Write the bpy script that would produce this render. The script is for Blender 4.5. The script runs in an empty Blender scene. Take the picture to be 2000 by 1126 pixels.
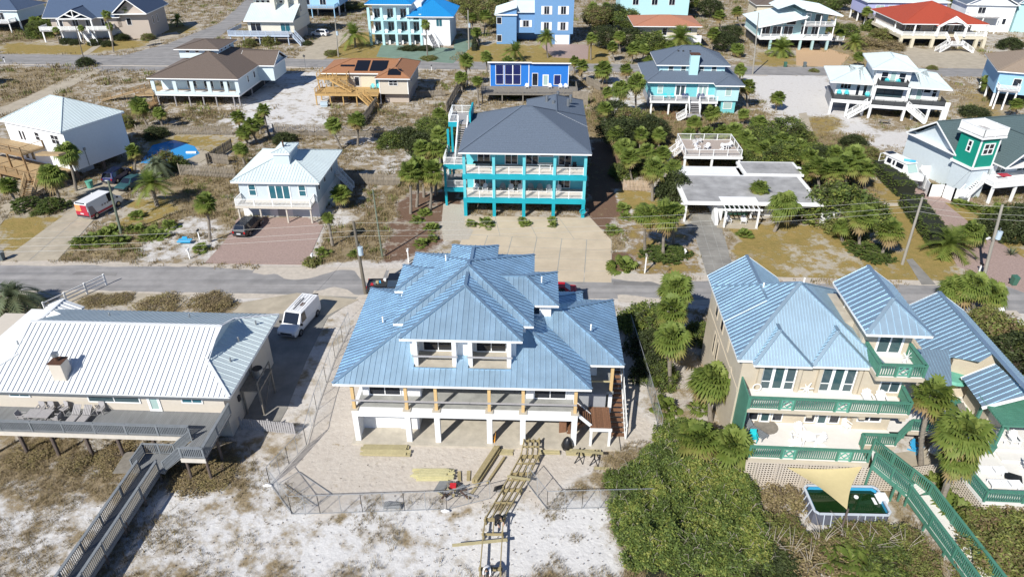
import bpy, math, random
import numpy as np
from mathutils import Vector, Matrix
S = bpy.context.scene
COL = S.collection
R = math.radians
# ---------------------------------------------------------------- camera
CAM_H, PITCH, FPX = 39.4, R(31.05), 1370.0
cam_d = bpy.data.cameras.new('camera'); cam_d.sensor_width = 36.0; cam_d.lens = FPX / 2000 * 36
cam_d.clip_end = 6000; cam_d.clip_start = 0.5
cam = bpy.data.objects.new('camera', cam_d); COL.objects.link(cam)
cam.location = (0, 0, CAM_H); cam.rotation_euler = (math.pi / 2 - PITCH, 0, 0)
S.camera = cam
S.render.resolution_x, S.render.resolution_y = 1024, 576
# ---------------------------------------------------------------- light
SUN_AZ, SUN_EL = R(33), R(39.5)          # shadows run away from the camera and to the right
W = bpy.data.worlds.new('World'); S.world = W; W.use_nodes = True
nt = W.node_tree; bg = nt.nodes['Background']
sky = nt.nodes.new('ShaderNodeTexSky'); sky.sky_type = 'NISHITA'; sky.sun_disc = False
sky.sun_elevation = SUN_EL; sky.sun_rotation = math.pi + SUN_AZ
sky.air_density = 0.5; sky.dust_density = 0.0; sky.ozone_density = 2.5; sky.altitude = 800
nt.links.new(sky.outputs[0], bg.inputs[0]); bg.inputs[1].default_value = 0.12
sun_d = bpy.data.lights.new('sun', 'SUN'); sun_d.energy = 4.7; sun_d.angle = R(0.5); sun_d.color = (1, .955, .87)
sun = bpy.data.objects.new('sun', sun_d); COL.objects.link(sun)
sdir = Vector((math.sin(SUN_AZ) * math.cos(SUN_EL), math.cos(SUN_AZ) * math.cos(SUN_EL), -math.sin(SUN_EL)))
sun.rotation_euler = sdir.to_track_quat('-Z', 'Y').to_euler(); sun.location = (-60, -60, 90)
S.view_settings.view_transform = 'Standard'; S.view_settings.look = 'None'
S.view_settings.exposure = 0.44; S.view_settings.gamma = 1.0; S.view_settings.use_curve_mapping = False
# ---------------------------------------------------------------- helpers
def G(px, py, z=0.0):
 """place on the ground (or on the level z) seen at this spot of the 2000 x 1126 photograph"""
 u, v = (px - 1000) / FPX, (py - 563) / FPX
 c, s = math.cos(PITCH), math.sin(PITCH)
 t = (z - CAM_H) / (-s - v * c)
 return (u * t, (c - v * s) * t)
class MB:
 """collects simple shapes into one mesh"""
 def __init__(s): s.v, s.f, s.m = [], [], []; s.mi = 0
 def poly(s, pts):
  n = len(s.v); s.v += [tuple(p) for p in pts]; s.f.append(tuple(range(n, n + len(pts)))); s.m.append(s.mi); return s
 def hexa(s, p):
  n = len(s.v); s.v += [tuple(q) for q in p]
  for f in ((3, 2, 1, 0), (4, 5, 6, 7), (0, 1, 5, 4), (1, 2, 6, 5), (2, 3, 7, 6), (3, 0, 4, 7)):
   s.f.append(tuple(n + i for i in f)); s.m.append(s.mi)
  return s
 def box(s, x0, y0, z0, x1, y1, z1):
  return s.hexa([(x0, y0, z0), (x1, y0, z0), (x1, y1, z0), (x0, y1, z0), (x0, y0, z1), (x1, y0, z1), (x1, y1, z1), (x0, y1, z1)])
 def bar(s, p, q, w, h=None, up=(0, 0, 1)):
  p, q = Vector(p), Vector(q); h = w if h is None else h
  d = (q - p)
  if d.length < 1e-6: return s
  d.normalize(); up = Vector(up)
  if abs(d.dot(up)) > .98: up = Vector((0, 1, 0)) if abs(d.y) < .9 else Vector((1, 0, 0))
  r = d.cross(up).normalized() * (w / 2); u = r.cross(d).normalized() * (h / 2)
  return s.hexa([p - r - u, p + r - u, q + r - u, q - r - u, p - r + u, p + r + u, q + r + u, q - r + u])
 def tube(s, pts, rads, n=8, cap=True):
  pts = [Vector(p) for p in pts]
  if not isinstance(rads, (list, tuple)): rads = [rads] * len(pts)
  b = len(s.v); K = len(pts)
  for i, p in enumerate(pts):
   d = (pts[min(i + 1, K - 1)] - pts[max(i - 1, 0)])
   d = d.normalized() if d.length > 1e-9 else Vector((0, 0, 1))
   a = Vector((1, 0, 0)) if abs(d.x) < .8 else Vector((0, 1, 0))
   a = (a - d * a.dot(d)).normalized(); c = d.cross(a)
   for k in range(n):
    t = 2 * math.pi * k / n
    s.v.append(tuple(p + (a * math.cos(t) + c * math.sin(t)) * rads[i]))
  for i in range(K - 1):
   for k in range(n):
    s.f.append((b + i * n + k, b + i * n + (k + 1) % n, b + (i + 1) * n + (k + 1) % n, b + (i + 1) * n + k)); s.m.append(s.mi)
  if cap:
   s.f.append(tuple(b + k for k in reversed(range(n)))); s.m.append(s.mi)
   s.f.append(tuple(b + (K - 1) * n + k for k in range(n))); s.m.append(s.mi)
  return s
 def prism(s, pts, z0, z1):
  n = len(s.v); k = len(pts)
  s.v += [(p[0], p[1], z0) for p in pts] + [(p[0], p[1], z1) for p in pts]
  s.f.append(tuple(n + i for i in reversed(range(k)))); s.f.append(tuple(n + k + i for i in range(k))); s.m += [s.mi] * 2
  for i in range(k):
   j = (i + 1) % k; s.f.append((n + i, n + j, n + k + j, n + k + i)); s.m.append(s.mi)
  return s
 def slab(s, pts, nrm, t):
  """polygon with thickness t below it along nrm"""
  n = len(s.v); k = len(pts); nv = Vector(nrm) * t
  s.v += [tuple(Vector(p) - nv) for p in pts] + [tuple(p) for p in pts]
  s.f.append(tuple(n + i for i in reversed(range(k)))); s.f.append(tuple(n + k + i for i in range(k))); s.m += [s.mi] * 2
  for i in range(k):
   j = (i + 1) % k; s.f.append((n + i, n + j, n + k + j, n + k + i)); s.m.append(s.mi)
  return s
 def mesh(s, name, mats, smooth=False):
  me = bpy.data.meshes.new(name); me.from_pydata(s.v, [], s.f)
  for m in (mats if isinstance(mats, (list, tuple)) else [mats]): me.materials.append(MT[m] if isinstance(m, str) else m)
  if s.mi or any(s.m): me.polygons.foreach_set('material_index', s.m)
  if smooth: me.polygons.foreach_set('use_smooth', [True] * len(s.f))
  me.update(); return me
def put(name, me, parent=None, label=None, kind=None, loc=None, rot=None):
 o = bpy.data.objects.new(name, me); COL.objects.link(o)
 if parent is not None: o.parent = parent
 if label: o['label'] = label
 if kind: o['kind'] = kind
 if loc: o.location = loc
 if rot: o.rotation_euler = rot if isinstance(rot, tuple) else (0, 0, rot)
 return o
def part(name, mb, mat, parent, label=None, kind=None, smooth=False):
 if not mb.f: return None
 return put(name, mb.mesh(name, mat, smooth), parent, label, kind)
def tag(o, label, cat, group=None):
 o['label'] = label; o['category'] = cat
 if group: o['group'] = group
 return o
def thing(name, label, cat, x=0, y=0, z=0, rot=0.0, group=None):
 o = bpy.data.objects.new(name, None); COL.objects.link(o); o.empty_display_size = .3
 o.location = (x, y, z); o.rotation_euler = (0, 0, R(rot))
 return tag(o, label, cat, group)
def solo(name, mb, mat, label, cat, x=0, y=0, z=0, rot=0.0, group=None, smooth=False):
 o = put(name, mb.mesh(name, mat, smooth)); o.location = (x, y, z); o.rotation_euler = (0, 0, R(rot))
 return tag(o, label, cat, group)
def struct(name, mb, mat, kind='structure', smooth=False):
 o = put(name, mb.mesh(name, mat, smooth)); o['kind'] = kind; return o
def dup(root, x, y, z=0, rot=0.0, label=None, group=None, scale=None):
 def cp(o, par):
  c = o.copy(); COL.objects.link(c)
  if par is not None: c.parent = par
  for ch in list(KIDS(o)): cp(ch, c)
  return c
 r = cp(root, None); r.location = (x, y, z); r.rotation_euler = (0, 0, R(rot))
 if label: r['label'] = label
 if group: r['group'] = group
 if scale: r.scale = (scale,) * 3 if not isinstance(scale, tuple) else scale
 return r
def KIDS(o): return [c for c in o.children]
# ---------------------------------------------------------------- materials
def M(name, col, rough=.6, metal=0.0, var=0.0, vs=3.0, bump=0.0, bs=20.0, spec=.5, col2=None, stretch=None, trans=0.0, oi=0.0):
 """one procedural material: base colour with noise wear (var/col2), fine bump, per-object tint (oi)"""
 m = bpy.data.materials.new(name); m.use_nodes = True; n = m.node_tree; L = n.links.new
 b = n.nodes['Principled BSDF']; c = (*col, 1)
 b.inputs['Base Color'].default_value = c; b.inputs['Roughness'].default_value = rough; b.inputs['Metallic'].default_value = metal
 b.inputs['Specular IOR Level'].default_value = spec
 if trans: b.inputs['Transmission Weight'].default_value = trans
 if var or bump:
  tc = n.nodes.new('ShaderNodeTexCoord'); mp = n.nodes.new('ShaderNodeMapping')
  L(tc.outputs['Object'], mp.inputs[0])
  if stretch: mp.inputs['Scale'].default_value = stretch
 src = None
 if var:
  nz = n.nodes.new('ShaderNodeTexNoise'); nz.inputs['Scale'].default_value = vs; nz.inputs['Detail'].default_value = 6
  nz.inputs['Roughness'].default_value = .65
  L(mp.outputs[0], nz.inputs[0]); rp = n.nodes.new('ShaderNodeValToRGB')
  e = rp.color_ramp.elements; e[0].position = .3; e[1].position = .72
  c2 = col2 or tuple(x * (1 - var) for x in col)
  e[0].color = (*c2, 1); e[1].color = (*tuple(min(1, x * (1 + var * .35)) for x in col), 1) if not col2 else c
  L(nz.outputs[0], rp.inputs[0]); src = rp.outputs[0]
 if oi:
  oi_n = n.nodes.new('ShaderNodeObjectInfo'); mx = n.nodes.new('ShaderNodeHueSaturation')
  mr = n.nodes.new('ShaderNodeMapRange'); mr.inputs[3].default_value = 1 - oi; mr.inputs[4].default_value = 1 + oi
  L(oi_n.outputs['Random'], mr.inputs[0]); L(mr.outputs[0], mx.inputs['Value'])
  if src: L(src, mx.inputs['Color'])
  else: mx.inputs['Color'].default_value = c
  src = mx.outputs[0]
 if src: L(src, b.inputs['Base Color'])
 if bump:
  n2 = n.nodes.new('ShaderNodeTexNoise'); n2.inputs['Scale'].default_value = bs; n2.inputs['Detail'].default_value = 4
  L(mp.outputs[0], n2.inputs[0]); bp = n.nodes.new('ShaderNodeBump'); bp.inputs['Strength'].default_value = bump; bp.inputs['Distance'].default_value = .03
  L(n2.outputs[0], bp.inputs['Height']); L(bp.outputs[0], b.inputs['Normal'])
 return m
MT = {}
def mk(k, *a, **kw): MT[k] = M(k, *a, **kw)
mk('white', (.76, .77, .77), .55, var=.08, vs=1.2)
mk('trim', (.8, .81, .81), .5)
mk('stucco_white', (.74, .75, .76), .8, var=.08, vs=1.0, bump=.15, bs=60)
mk('galv', (.43, .595, .73), .64, 1.0, var=.16, vs=.7, oi=.05)
mk('galv2', (.47, .61, .71), .6, .95, var=.10, vs=.7, oi=.05)
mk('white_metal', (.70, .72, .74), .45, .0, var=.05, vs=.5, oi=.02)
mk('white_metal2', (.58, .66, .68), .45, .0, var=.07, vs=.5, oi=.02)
mk('blue_metal', (.02, .27, .62), .4, .2, var=.06)
mk('glass', (.012, .016, .026), .06, 0, spec=.9)
mk('glass_teal', (.02, .11, .15), .08, 0, spec=.8)
mk('glass_grey', (.05, .085, .10), .1, 0, spec=.8)
mk('concrete', (.47, .43, .36), .85, var=.22, vs=1.4, bump=.1, bs=30)
mk('concrete_dk', (.33, .335, .32), .85, var=.3, vs=.8, bump=.1, bs=30)
mk('pine', (.60, .42, .20), .7, var=.12, vs=4, stretch=(1, 1, .15))
mk('pt_lumber', (.40, .35, .20), .75, var=.2, vs=5, oi=.12)
mk('pt_lumber_yel', (.52, .48, .27), .75, var=.18, vs=5, oi=.1)
mk('pt_frame', (.34, .28, .15), .8, var=.25, vs=4, oi=.1)
mk('brown_deck', (.20, .10, .055), .7, var=.3, vs=6, oi=.18)
mk('deck_grey', (.20, .21, .22), .8, var=.25, vs=2, stretch=(1, .2, 1))
mk('rail_grey', (.20, .22, .24), .75, var=.2, vs=3)
mk('bleached', (.36, .35, .36), .85, var=.18, vs=6)
mk('weathered', (.23, .21, .18), .85, var=.3, vs=3)
mk('post_wood', (.13, .10, .085), .85, var=.3, vs=3)
mk('deck_wood', (.30, .19, .09), .75, var=.25, vs=3, oi=.1)
mk('deck_tan', (.40, .29, .16), .75, var=.2, vs=3, oi=.08)
mk('tan_stucco', (.50, .44, .345), .85, var=.1, vs=1.0, bump=.12, bs=50)
mk('green_paint', (.07, .215, .155), .6, var=.18, vs=2.5)
mk('green_deck', (.70, .68, .65), .7, var=.05, vs=2)
mk('lattice', (.54, .48, .41), .75, var=.08)
mk('lattice_dark', (.02, .02, .02), .9)
mk('turq', (.005, .34, .43), .6, var=.16, vs=.6)
mk('turq_lt', (.11, .50, .57), .6, var=.08, vs=1)
mk('shingle_blue', (.12, .155, .21), .9, var=.32, vs=9, bump=.3, bs=40)
mk('shingle_brown', (.16, .125, .105), .9, var=.4, vs=9, bump=.3, bs=40)
mk('shingle_orange', (.36, .17, .085), .9, var=.3, vs=8, bump=.3, bs=40)
mk('shingle_red', (.40, .065, .032), .85, var=.25, vs=8, bump=.3, bs=40)
mk('tile_orange', (.46, .21, .13), .85, var=.25, vs=6, bump=.3, bs=30)
mk('shingle_green', (.085, .13, .14), .9, var=.3, vs=8, bump=.3, bs=40)
mk('shingle_navy', (.07, .11, .19), .9, var=.3, vs=8, bump=.3, bs=40)
mk('siding_white', (.74, .76, .78), .7, var=.05)
mk('siding_pale', (.50, .57, .62), .7, var=.06)
mk('siding_blue', (.14, .29, .52), .7, var=.08)
mk('siding_royal', (.015, .17, .58), .6, var=.08)
mk('siding_aqua', (.17, .52, .56), .7, var=.06)
mk('siding_aqua_lt', (.42, .66, .70), .7, var=.06)
mk('siding_sky', (.28, .50, .72), .7, var=.06)
mk('siding_cream', (.60, .55, .43), .75, var=.06)
mk('siding_taupe', (.44, .38, .33), .75, var=.06)
mk('siding_emerald', (.0, .25, .18), .65, var=.08)
mk('grey_panel', (.30, .31, .33), .7, var=.1)
mk('flat_roof', (.38, .38, .385), .85, var=.4, vs=.5)
mk('rubber', (.012, .012, .013), .8)
mk('black', (.012, .012, .014), .5)
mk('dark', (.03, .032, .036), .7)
mk('chrome', (.5, .5, .52), .25, .9)
mk('steel', (.30, .32, .34), .45, .7)
mk('carpet_dark', (.05, .05, .055), .8)
mk('car_white', (.75, .76, .78), .25, spec=.6)
mk('car_black', (.012, .014, .02), .2, spec=.6)
mk('car_teal', (.03, .09, .10), .3, spec=.6)
mk('car_red', (.50, .01, .02), .25, spec=.6)
mk('car_blue', (.02, .03, .12), .25, spec=.6)
mk('decal_red', (.42, .025, .05), .35)
mk('decal_orange', (.75, .30, .12), .4)
mk('decal_grey', (.25, .22, .24), .4)
mk('lamp_glass', (.6, .6, .62), .2)
mk('tail_red', (.35, .01, .01), .3)
mk('plate', (.55, .58, .6), .5)
mk('pole_wood', (.17, .15, .12), .9, var=.3, vs=6, stretch=(1, 1, .1))
mk('pole_green', (.16, .19, .14), .9, var=.3, vs=6, stretch=(1, 1, .1))
mk('pole_grey', (.33, .31, .27), .9, var=.3, vs=6, stretch=(1, 1, .1))
mk('transformer', (.42, .52, .60), .5)
mk('wire', (.06, .06, .065), .6)
mk('wire_lt', (.45, .45, .42), .5)
mk('fence_wood', (.27, .235, .19), .9, var=.35, vs=2, oi=.12)
mk('fence_white', (.78, .79, .80), .5)
mk('plastic_white', (.80, .81, .82), .45)
mk('plastic_aqua', (.02, .45, .50), .45)
mk('plastic_blue', (.05, .38, .68), .45)
mk('plastic_black', (.014, .014, .016), .35)
mk('bin_green', (.05, .14, .10), .5)
mk('bin_grey', (.12, .15, .16), .5)
mk('sail', (.60, .50, .27), .8, var=.06)
mk('pool_blue', (.05, .36, .62), .3)
mk('pool_wall', (.12, .13, .17), .6, var=.2, vs=2)
mk('pool_rim', (.50, .55, .62), .5)
mk('skin', (.45, .28, .2), .6)
mk('cloth_white', (.72, .73, .75), .9)
mk('cloth_black', (.012, .012, .015), .9)
mk('hair', (.02, .015, .012), .8)
mk('denim', (.03, .05, .10), .9)
mk('rust', (.10, .045, .025), .8, var=.4, vs=5)
mk('red_plastic', (.5, .02, .03), .5)
mk('yellow', (.65, .42, .05), .5)
mk('orange_p', (.70, .30, .02), .5)
mk('tarp_grey', (.20, .21, .22), .7, var=.2)
mk('solar', (.008, .009, .014), .35)
mk('trunk', (.14, .115, .09), .95, var=.35, vs=5, bump=.5, bs=12, oi=.15)
mk('trunk_grey', (.24, .21, .175), .95, var=.35, vs=5, bump=.5, bs=12, oi=.15)
mk('twig', (.13, .10, .075), .95)
mk('twig_pale', (.34, .30, .25), .95)
mk('shingle_tan', (.30, .235, .18), .9, var=.3, vs=8)
mk('siding_grey', (.56, .63, .67), .7, var=.06)
mk('mesh_screen', (.055, .06, .065), .8)
# ---------------------------------------------------------------- house building helpers
def clip(poly, n, d):
 out = []; k = len(poly)
 for i in range(k):
  a, b = poly[i], poly[(i + 1) % k]; da, db = a.dot(n) - d, b.dot(n) - d
  if da >= 0: out.append(a)
  if (da > 0 > db) or (da < 0 < db): out.append(a + (b - a) * (da / (da - db)))
 return out
BUDGET = {}
def roof_face(roof, pts, mat, style, sp=.42, each=True, rib=(.04, .042)):
 if mat is MT['white_metal'] or mat == 'white_metal': rib = (.05, .085)
 """one roof slope: standing-seam panels (each its own object) or shingle courses"""
 P = [Vector(p) for p in pts]; n = Vector((0, 0, 0))
 for i in range(len(P)): n += (P[i] - P[0]).cross(P[(i + 1) % len(P)] - P[0])
 n.normalize()
 if n.z < 0: P.reverse(); n = -n
 if n.xy.length < .01: u = Vector((1, 0, 0))
 else: u = Vector((0, 0, 1)).cross(n).normalized()
 w = n.cross(u)
 if style == 'metal':
  s0, s1 = min(p.dot(u) for p in P), max(p.dot(u) for p in P); k = max(1, round((s1 - s0) / sp)); st = (s1 - s0) / k
  allm = MB()
  for i in range(k):
   a = s0 + i * st
   q = clip(clip(P, u, a), -u, -(a + st))
   if len(q) < 3: continue
   mb = MB() if each else allm
   mb.slab([p + n * .012 for p in q], n, .05)
   e = [p for p in q if abs(p.dot(u) - a) < .004]
   if len(e) > 1:
    lo, hi = min(e, key=lambda p: p.dot(w)), max(e, key=lambda p: p.dot(w))
    if (hi - lo).length > .12: mb.bar(lo + n * (.012 + rib[1] / 2), hi + n * (.012 + rib[1] / 2), rib[0], rib[1], n)
   if each: part('roof_panel', mb, mat, roof)
  if not each: part('roof_panels', allm, mat, roof, kind='stuff')
 else:
  t0, t1 = min(p.dot(w) for p in P), max(p.dot(w) for p in P); k = max(1, round((t1 - t0) / sp)); st = (t1 - t0) / k
  mb = MB()
  for i in range(k):
   q = clip(clip(P, w, t0 + i * st - .04), -w, -(t0 + i * st + st))
   if len(q) >= 3:
    mb.slab([p + n * (.03 - .024 * (p.dot(w) - t0 - i * st) / st) for p in q], n, .05)
  part('shingles', mb, mat, roof, kind='stuff')
def ridge_cap(mb, a, b, w=.26, h=.05, dz=.06):
 a, b = Vector(a), Vector(b); mb.bar(a + Vector((0, 0, dz)), b + Vector((0, 0, dz)), w, h)
def hip_roof(par, x0, x1, y0, y1, z, pitch, mat, style='metal', sp=.42, each='', ends=('hip', 'hip'), axis=None, fascia='trim', soffit='trim',
    capmat=None, name='roof', skip='', fh=.2, capw=.26, holes=()):
 """hip / gable roof over a rectangle. axis = ridge direction; ends = style at the low / high end of the ridge.
 each: letters f r b l of the faces whose panels are single objects; skip: faces left out"""
 W_, D_ = x1 - x0, y1 - y0
 if axis is None: axis = 'x' if W_ >= D_ else 'y'
 half = (D_ if axis == 'x' else W_) / 2; zr = z + half * pitch
 if axis == 'x':
  a = Vector((x0 + (half if ends[0] == 'hip' else 0), (y0 + y1) / 2, zr)); b = Vector((x1 - (half if ends[1] == 'hip' else 0), (y0 + y1) / 2, zr))
 else:
  a = Vector(((x0 + x1) / 2, y0 + (half if ends[0] == 'hip' else 0), zr)); b = Vector(((x0 + x1) / 2, y1 - (half if ends[1] == 'hip' else 0), zr))
 c = [Vector((x0, y0, z)), Vector((x1, y0, z)), Vector((x1, y1, z)), Vector((x0, y1, z))]
 roofb = MB(); fx = .05
 roofb.box(x0, y0, z - fh, x1, y0 + fx, z - .01); roofb.box(x0, y1 - fx, z - fh, x1, y1, z - .01)
 roofb.box(x0, y0 + fx, z - fh, x0 + fx, y1 - fx, z - .01); roofb.box(x1 - fx, y0 + fx, z - fh, x1, y1 - fx, z - .01)
 roofb.box(x0 + fx, y0 + fx, z - fh + .02, x1 - fx, y1 - fx, z - fh + .04)
 F = {}
 if axis == 'x':
  F['f'] = [c[0], c[1], b, a]; F['b'] = [c[2], c[3], a, b]
  if ends[0] == 'hip': F['l'] = [c[3], c[0], a]
  if ends[1] == 'hip': F['r'] = [c[1], c[2], b]
  caps = [(a, b)] + ([(c[0], a), (c[3], a)] if ends[0] == 'hip' else []) + ([(c[1], b), (c[2], b)] if ends[1] == 'hip' else [])
 else:
  F['l'] = [c[3], c[0], a, b]; F['r'] = [c[1], c[2], b, a]
  if ends[0] == 'hip': F['f'] = [c[0], c[1], a]
  if ends[1] == 'hip': F['b'] = [c[2], c[3], b]
  caps = [(a, b)] + ([(c[0], a), (c[1], a)] if ends[0] == 'hip' else []) + ([(c[3], b), (c[2], b)] if ends[1] == 'hip' else [])
 for i, e in enumerate(ends):
  if e == 'gable':
   p = a if i == 0 else b; q = (c[0], c[3]) if (axis == 'x' and i == 0) else (c[1], c[2]) if axis == 'x' else (c[0], c[1]) if i == 0 else (c[3], c[2])
   for s in q: roofb.bar(s + Vector((0, 0, -.09)), p + Vector((0, 0, -.09)), .05, fh)
 roof = part(name, roofb, MT[fascia], par)
 for k, pts in F.items():
  if k in skip: continue
  if k == 'f' and holes:     # openings for balconies let into the front slope: (x from, x to, y from)
   X = Vector((1, 0, 0)); Y = Vector((0, 1, 0)); cur = x0
   for xa, xb, yc in list(holes) + [(x1, x1, 0)]:
    q = clip(clip(pts, X, cur), -X, -xa)
    if len(q) > 2: roof_face(roof, q, mat, style, sp, k in each)
    q = clip(clip(clip(pts, X, xa), -X, -xb), -Y, -yc)
    if len(q) > 2: roof_face(roof, q, mat, style, sp, k in each)
    cur = xb
  else: roof_face(roof, pts, mat, style, sp, k in each)
 if (b - a).length < .05: caps = caps[1:]
 cb = MB()
 for s, e in caps: ridge_cap(cb, s, e, capw)
 part('ridge_cap', cb, capmat or mat, roof)
 return roof, a, b
def walls(par, x0, x1, y0, y1, z0, z1, mat, name='wall', label=None):
 return part(name, MB().box(x0, y0, z0, x1, y1, z1), MT[mat], par, label)
def gable_wall(par, pts, d, mat, name='gable_wall'):
 """upright polygon pts (three dimensional) pushed back by d"""
 mb = MB(); n = Vector(d); k = len(pts); A = [Vector(p) for p in pts]
 for P in (A,): mb.poly(P); mb.poly([p + n for p in reversed(P)])
 for i in range(k):
  j = (i + 1) % k; mb.poly([A[j], A[i], A[i] + n, A[j] + n])
 return part(name, mb, MT[mat], par)
FACING = {'f': 0.0, 'r': 90.0, 'b': 180.0, 'l': -90.0}
def window(par, side, x, y, z, w, h, n=2, frame='trim', glass='glass', fw=.09, rows=1, kind='window', off=.0, sill=False, label=None, transom=None):
 """window or glazed door on a wall; (x, y) is the middle of its foot on the wall, z its foot; it faces side. n panes wide, rows high"""
 ang = FACING.get(side, side) if isinstance(side, str) else side
 fr = MB(); t = .07
 fr.box(-w / 2, -t, 0, -w / 2 + fw, 0.02, h); fr.box(w / 2 - fw, -t, 0, w / 2, .02, h)
 fr.box(-w / 2 + fw, -t, 0, w / 2 - fw, .02, fw * .9); fr.box(-w / 2 + fw, -t, h - fw * .9, w / 2 - fw, .02, h)
 pw = (w - fw) / n; ph = (h - fw * .9) / rows
 for i in range(1, n): fr.box(-w / 2 + fw / 2 + i * pw - fw * .35, -t * .9, fw * .9, -w / 2 + fw / 2 + i * pw + fw * .35, .02, h - fw * .9)
 if rows > 1:
  zz = transom if transom else h / 2
  for i in range(n):
   xa = -w / 2 + fw / 2 + i * pw + fw * .35 if i else -w / 2 + fw; xb = -w / 2 + fw / 2 + (i + 1) * pw - fw * .35 if i < n - 1 else w / 2 - fw
   fr.box(xa, -t * .8, zz - fw * .35, xb, .02, zz + fw * .35)
 if sill: fr.box(-w / 2 - .06, -.13, -.06, w / 2 + .06, .02, 0)
 o = part(kind, fr, MT[frame], par, label); a = R(ang); o.location = (x, y, z); o.rotation_euler = (0, 0, a)
 for i in range(n):
  xa = -w / 2 + fw / 2 + i * pw + fw * .3; xb = xa + pw - fw * .6
  part('pane', MB().box(xa, -.025, fw * .6, xb, .01, h - fw * .6), MT[glass], o)
 return o
def slab_door(par, side, x, y, z, w, h, mat='trim', rows=0, name='door', frame='trim', label=None):
 o = part(name, MB().box(-w / 2, -.05, 0, w / 2, .02, h), MT[mat], par, label); o.location = (x, y, z); o.rotation_euler = (0, 0, R(FACING.get(side, side) if isinstance(side, str) else side))
 for i in range(rows):
  part('door_panel', MB().box(-w / 2 + .06, -.075, i * h / rows + .025, w / 2 - .06, -.05, (i + 1) * h / rows - .025), MT[mat], o)
 return o
def railing(par, pts, h=1.0, post=2.0, mat='trim', bal=.13, bw=.035, pw=.1, top=(.12, .05), balmat=None, postmat=None, closed=False, solidposts=True, name='railing', ends=(True, True), wires=0):
 """hand rail along pts (feet of the rail): rails, posts as sub-parts, balusters joined (each too thin to pick out)"""
 P = [Vector(p) for p in pts]; rb = MB(); bb = MB(); posts = []
 for i in range(len(P) - 1):
  a, b = P[i], P[i + 1]; L = (b - a).length
  if L < .05: continue
  up = Vector((0, 0, 1))
  rb.bar(a + up * (h - top[1] / 2), b + up * (h - top[1] / 2), top[0], top[1]); rb.bar(a + up * .1, b + up * .1, .05, .06)
  k = max(1, round(L / post))
  for j in range(k + 1):
   if j == 0 and (i > 0 or not ends[0]): continue
   if j == k and i == len(P) - 2 and not ends[1]: continue
   posts.append(a + (b - a) * (j / k))
  if wires:
   for q in range(wires): rb.bar(a + up * (.1 + (h - .15) * (q + 1) / (wires + 1)), b + up * (.1 + (h - .15) * (q + 1) / (wires + 1)), .02, .02)
  elif bal:
   m = max(1, int(L / bal))
   for j in range(m):
    p = a + (b - a) * ((j + .5) / m); bb.bar(p + up * .11, p + up * (h - top[1]), bw, bw)
 o = part(name, rb, MT[mat], par)
 part('balusters', bb, MT[balmat or mat], o, kind='stuff')
 if solidposts and posts:
  me = MB().box(-pw / 2, -pw / 2, 0, pw / 2, pw / 2, h + .03).mesh('post', MT[postmat or mat])
  for p in posts: put('post', me, o, loc=p)
 return o
def posts(par, pts, z0, z1, s, mat, name='post', round_=False, label=None):
 mb = MB()
 if round_: mb.tube([(0, 0, z0), (0, 0, z1)], [s / 2 * 1.08, s / 2], 8)
 else: mb.box(-s / 2, -s / 2, z0, s / 2, s / 2, z1)
 me = mb.mesh(name, MT[mat])
 for p in pts: put(name, me, par, label, loc=(p[0], p[1], 0))
def boards(par, x0, x1, y0, y1, z, mat, bw=.14, gap=.012, along='x', t=.04, each=False, name=None, base=True):
 """deck surface of single boards; past a board's picking size they are joined in one part"""
 mb = MB(); n = max(1, round(((y1 - y0) if along == 'x' else (x1 - x0)) / bw)); hold = par
 if each: hold = part('deck', MB().box(x0 + .03, y0 + .03, z - .16, x1 - .03, y1 - .03, z - t - .01), MT[mat], par)
 for i in range(n):
  m = MB() if each else mb; j = random.uniform(0, .006)
  if along == 'x':
   s = (y1 - y0) / n; m.box(x0, y0 + i * s, z - t, x1, y0 + (i + 1) * s - gap, z - j)
  else:
   s = (x1 - x0) / n; m.box(x0 + i * s, y0, z - t, x0 + (i + 1) * s - gap, y1, z - j)
  if each: part(name or 'deck_board', m, MT[mat], hold)
 if each: return hold
 if base: mb.box(x0 + .02, y0 + .02, z - .22, x1 - .02, y1 - .02, z - t - .004)
 return part(name or 'deck_boards', mb, MT[mat], par, kind='stuff')
def stairs(par, a, b, w, n, tread='deck_wood', side='trim', tt=.05, name='stairs', hand=None, riser=None):
 """open flight from a (top, middle of its edge) to b (foot); each tread a sub-part; hand = railing height"""
 a, b = Vector(a), Vector(b); d = b - a; dh = Vector((d.x, d.y, 0)).normalized(); r = Vector((dh.y, -dh.x, 0))
 sb = MB()
 for s in (-1, 1): sb.bar(a + r * s * w / 2 + Vector((0, 0, -.14)), b + r * s * w / 2 + Vector((0, 0, .02)), .06, .28)
 o = part(name, sb, MT[side], par)
 run = Vector((d.x, d.y, 0)).length / n
 for i in range(n):
  c = a + d * ((i + .5) / n); c.z = a.z + d.z * (i + 1) / (n + 1)
  mb = MB().bar(c - r * (w / 2 - .04), c + r * (w / 2 - .04), run * .92, tt)
  if riser: mb.bar(c - r * (w / 2 - .04) + dh * run * .42 - Vector((0, 0, .09)), c + r * (w / 2 - .04) + dh * run * .42 - Vector((0, 0, .09)), .02, .15)
  part('tread', mb, MT[tread], o)
 if hand:
  for s in (-1, 1):
   railing(par, [a + r * s * (w / 2 + .04), b + r * s * (w / 2 + .04)], hand, 1.6, side, bal=.16, name='stair_railing')
 return o
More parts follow.
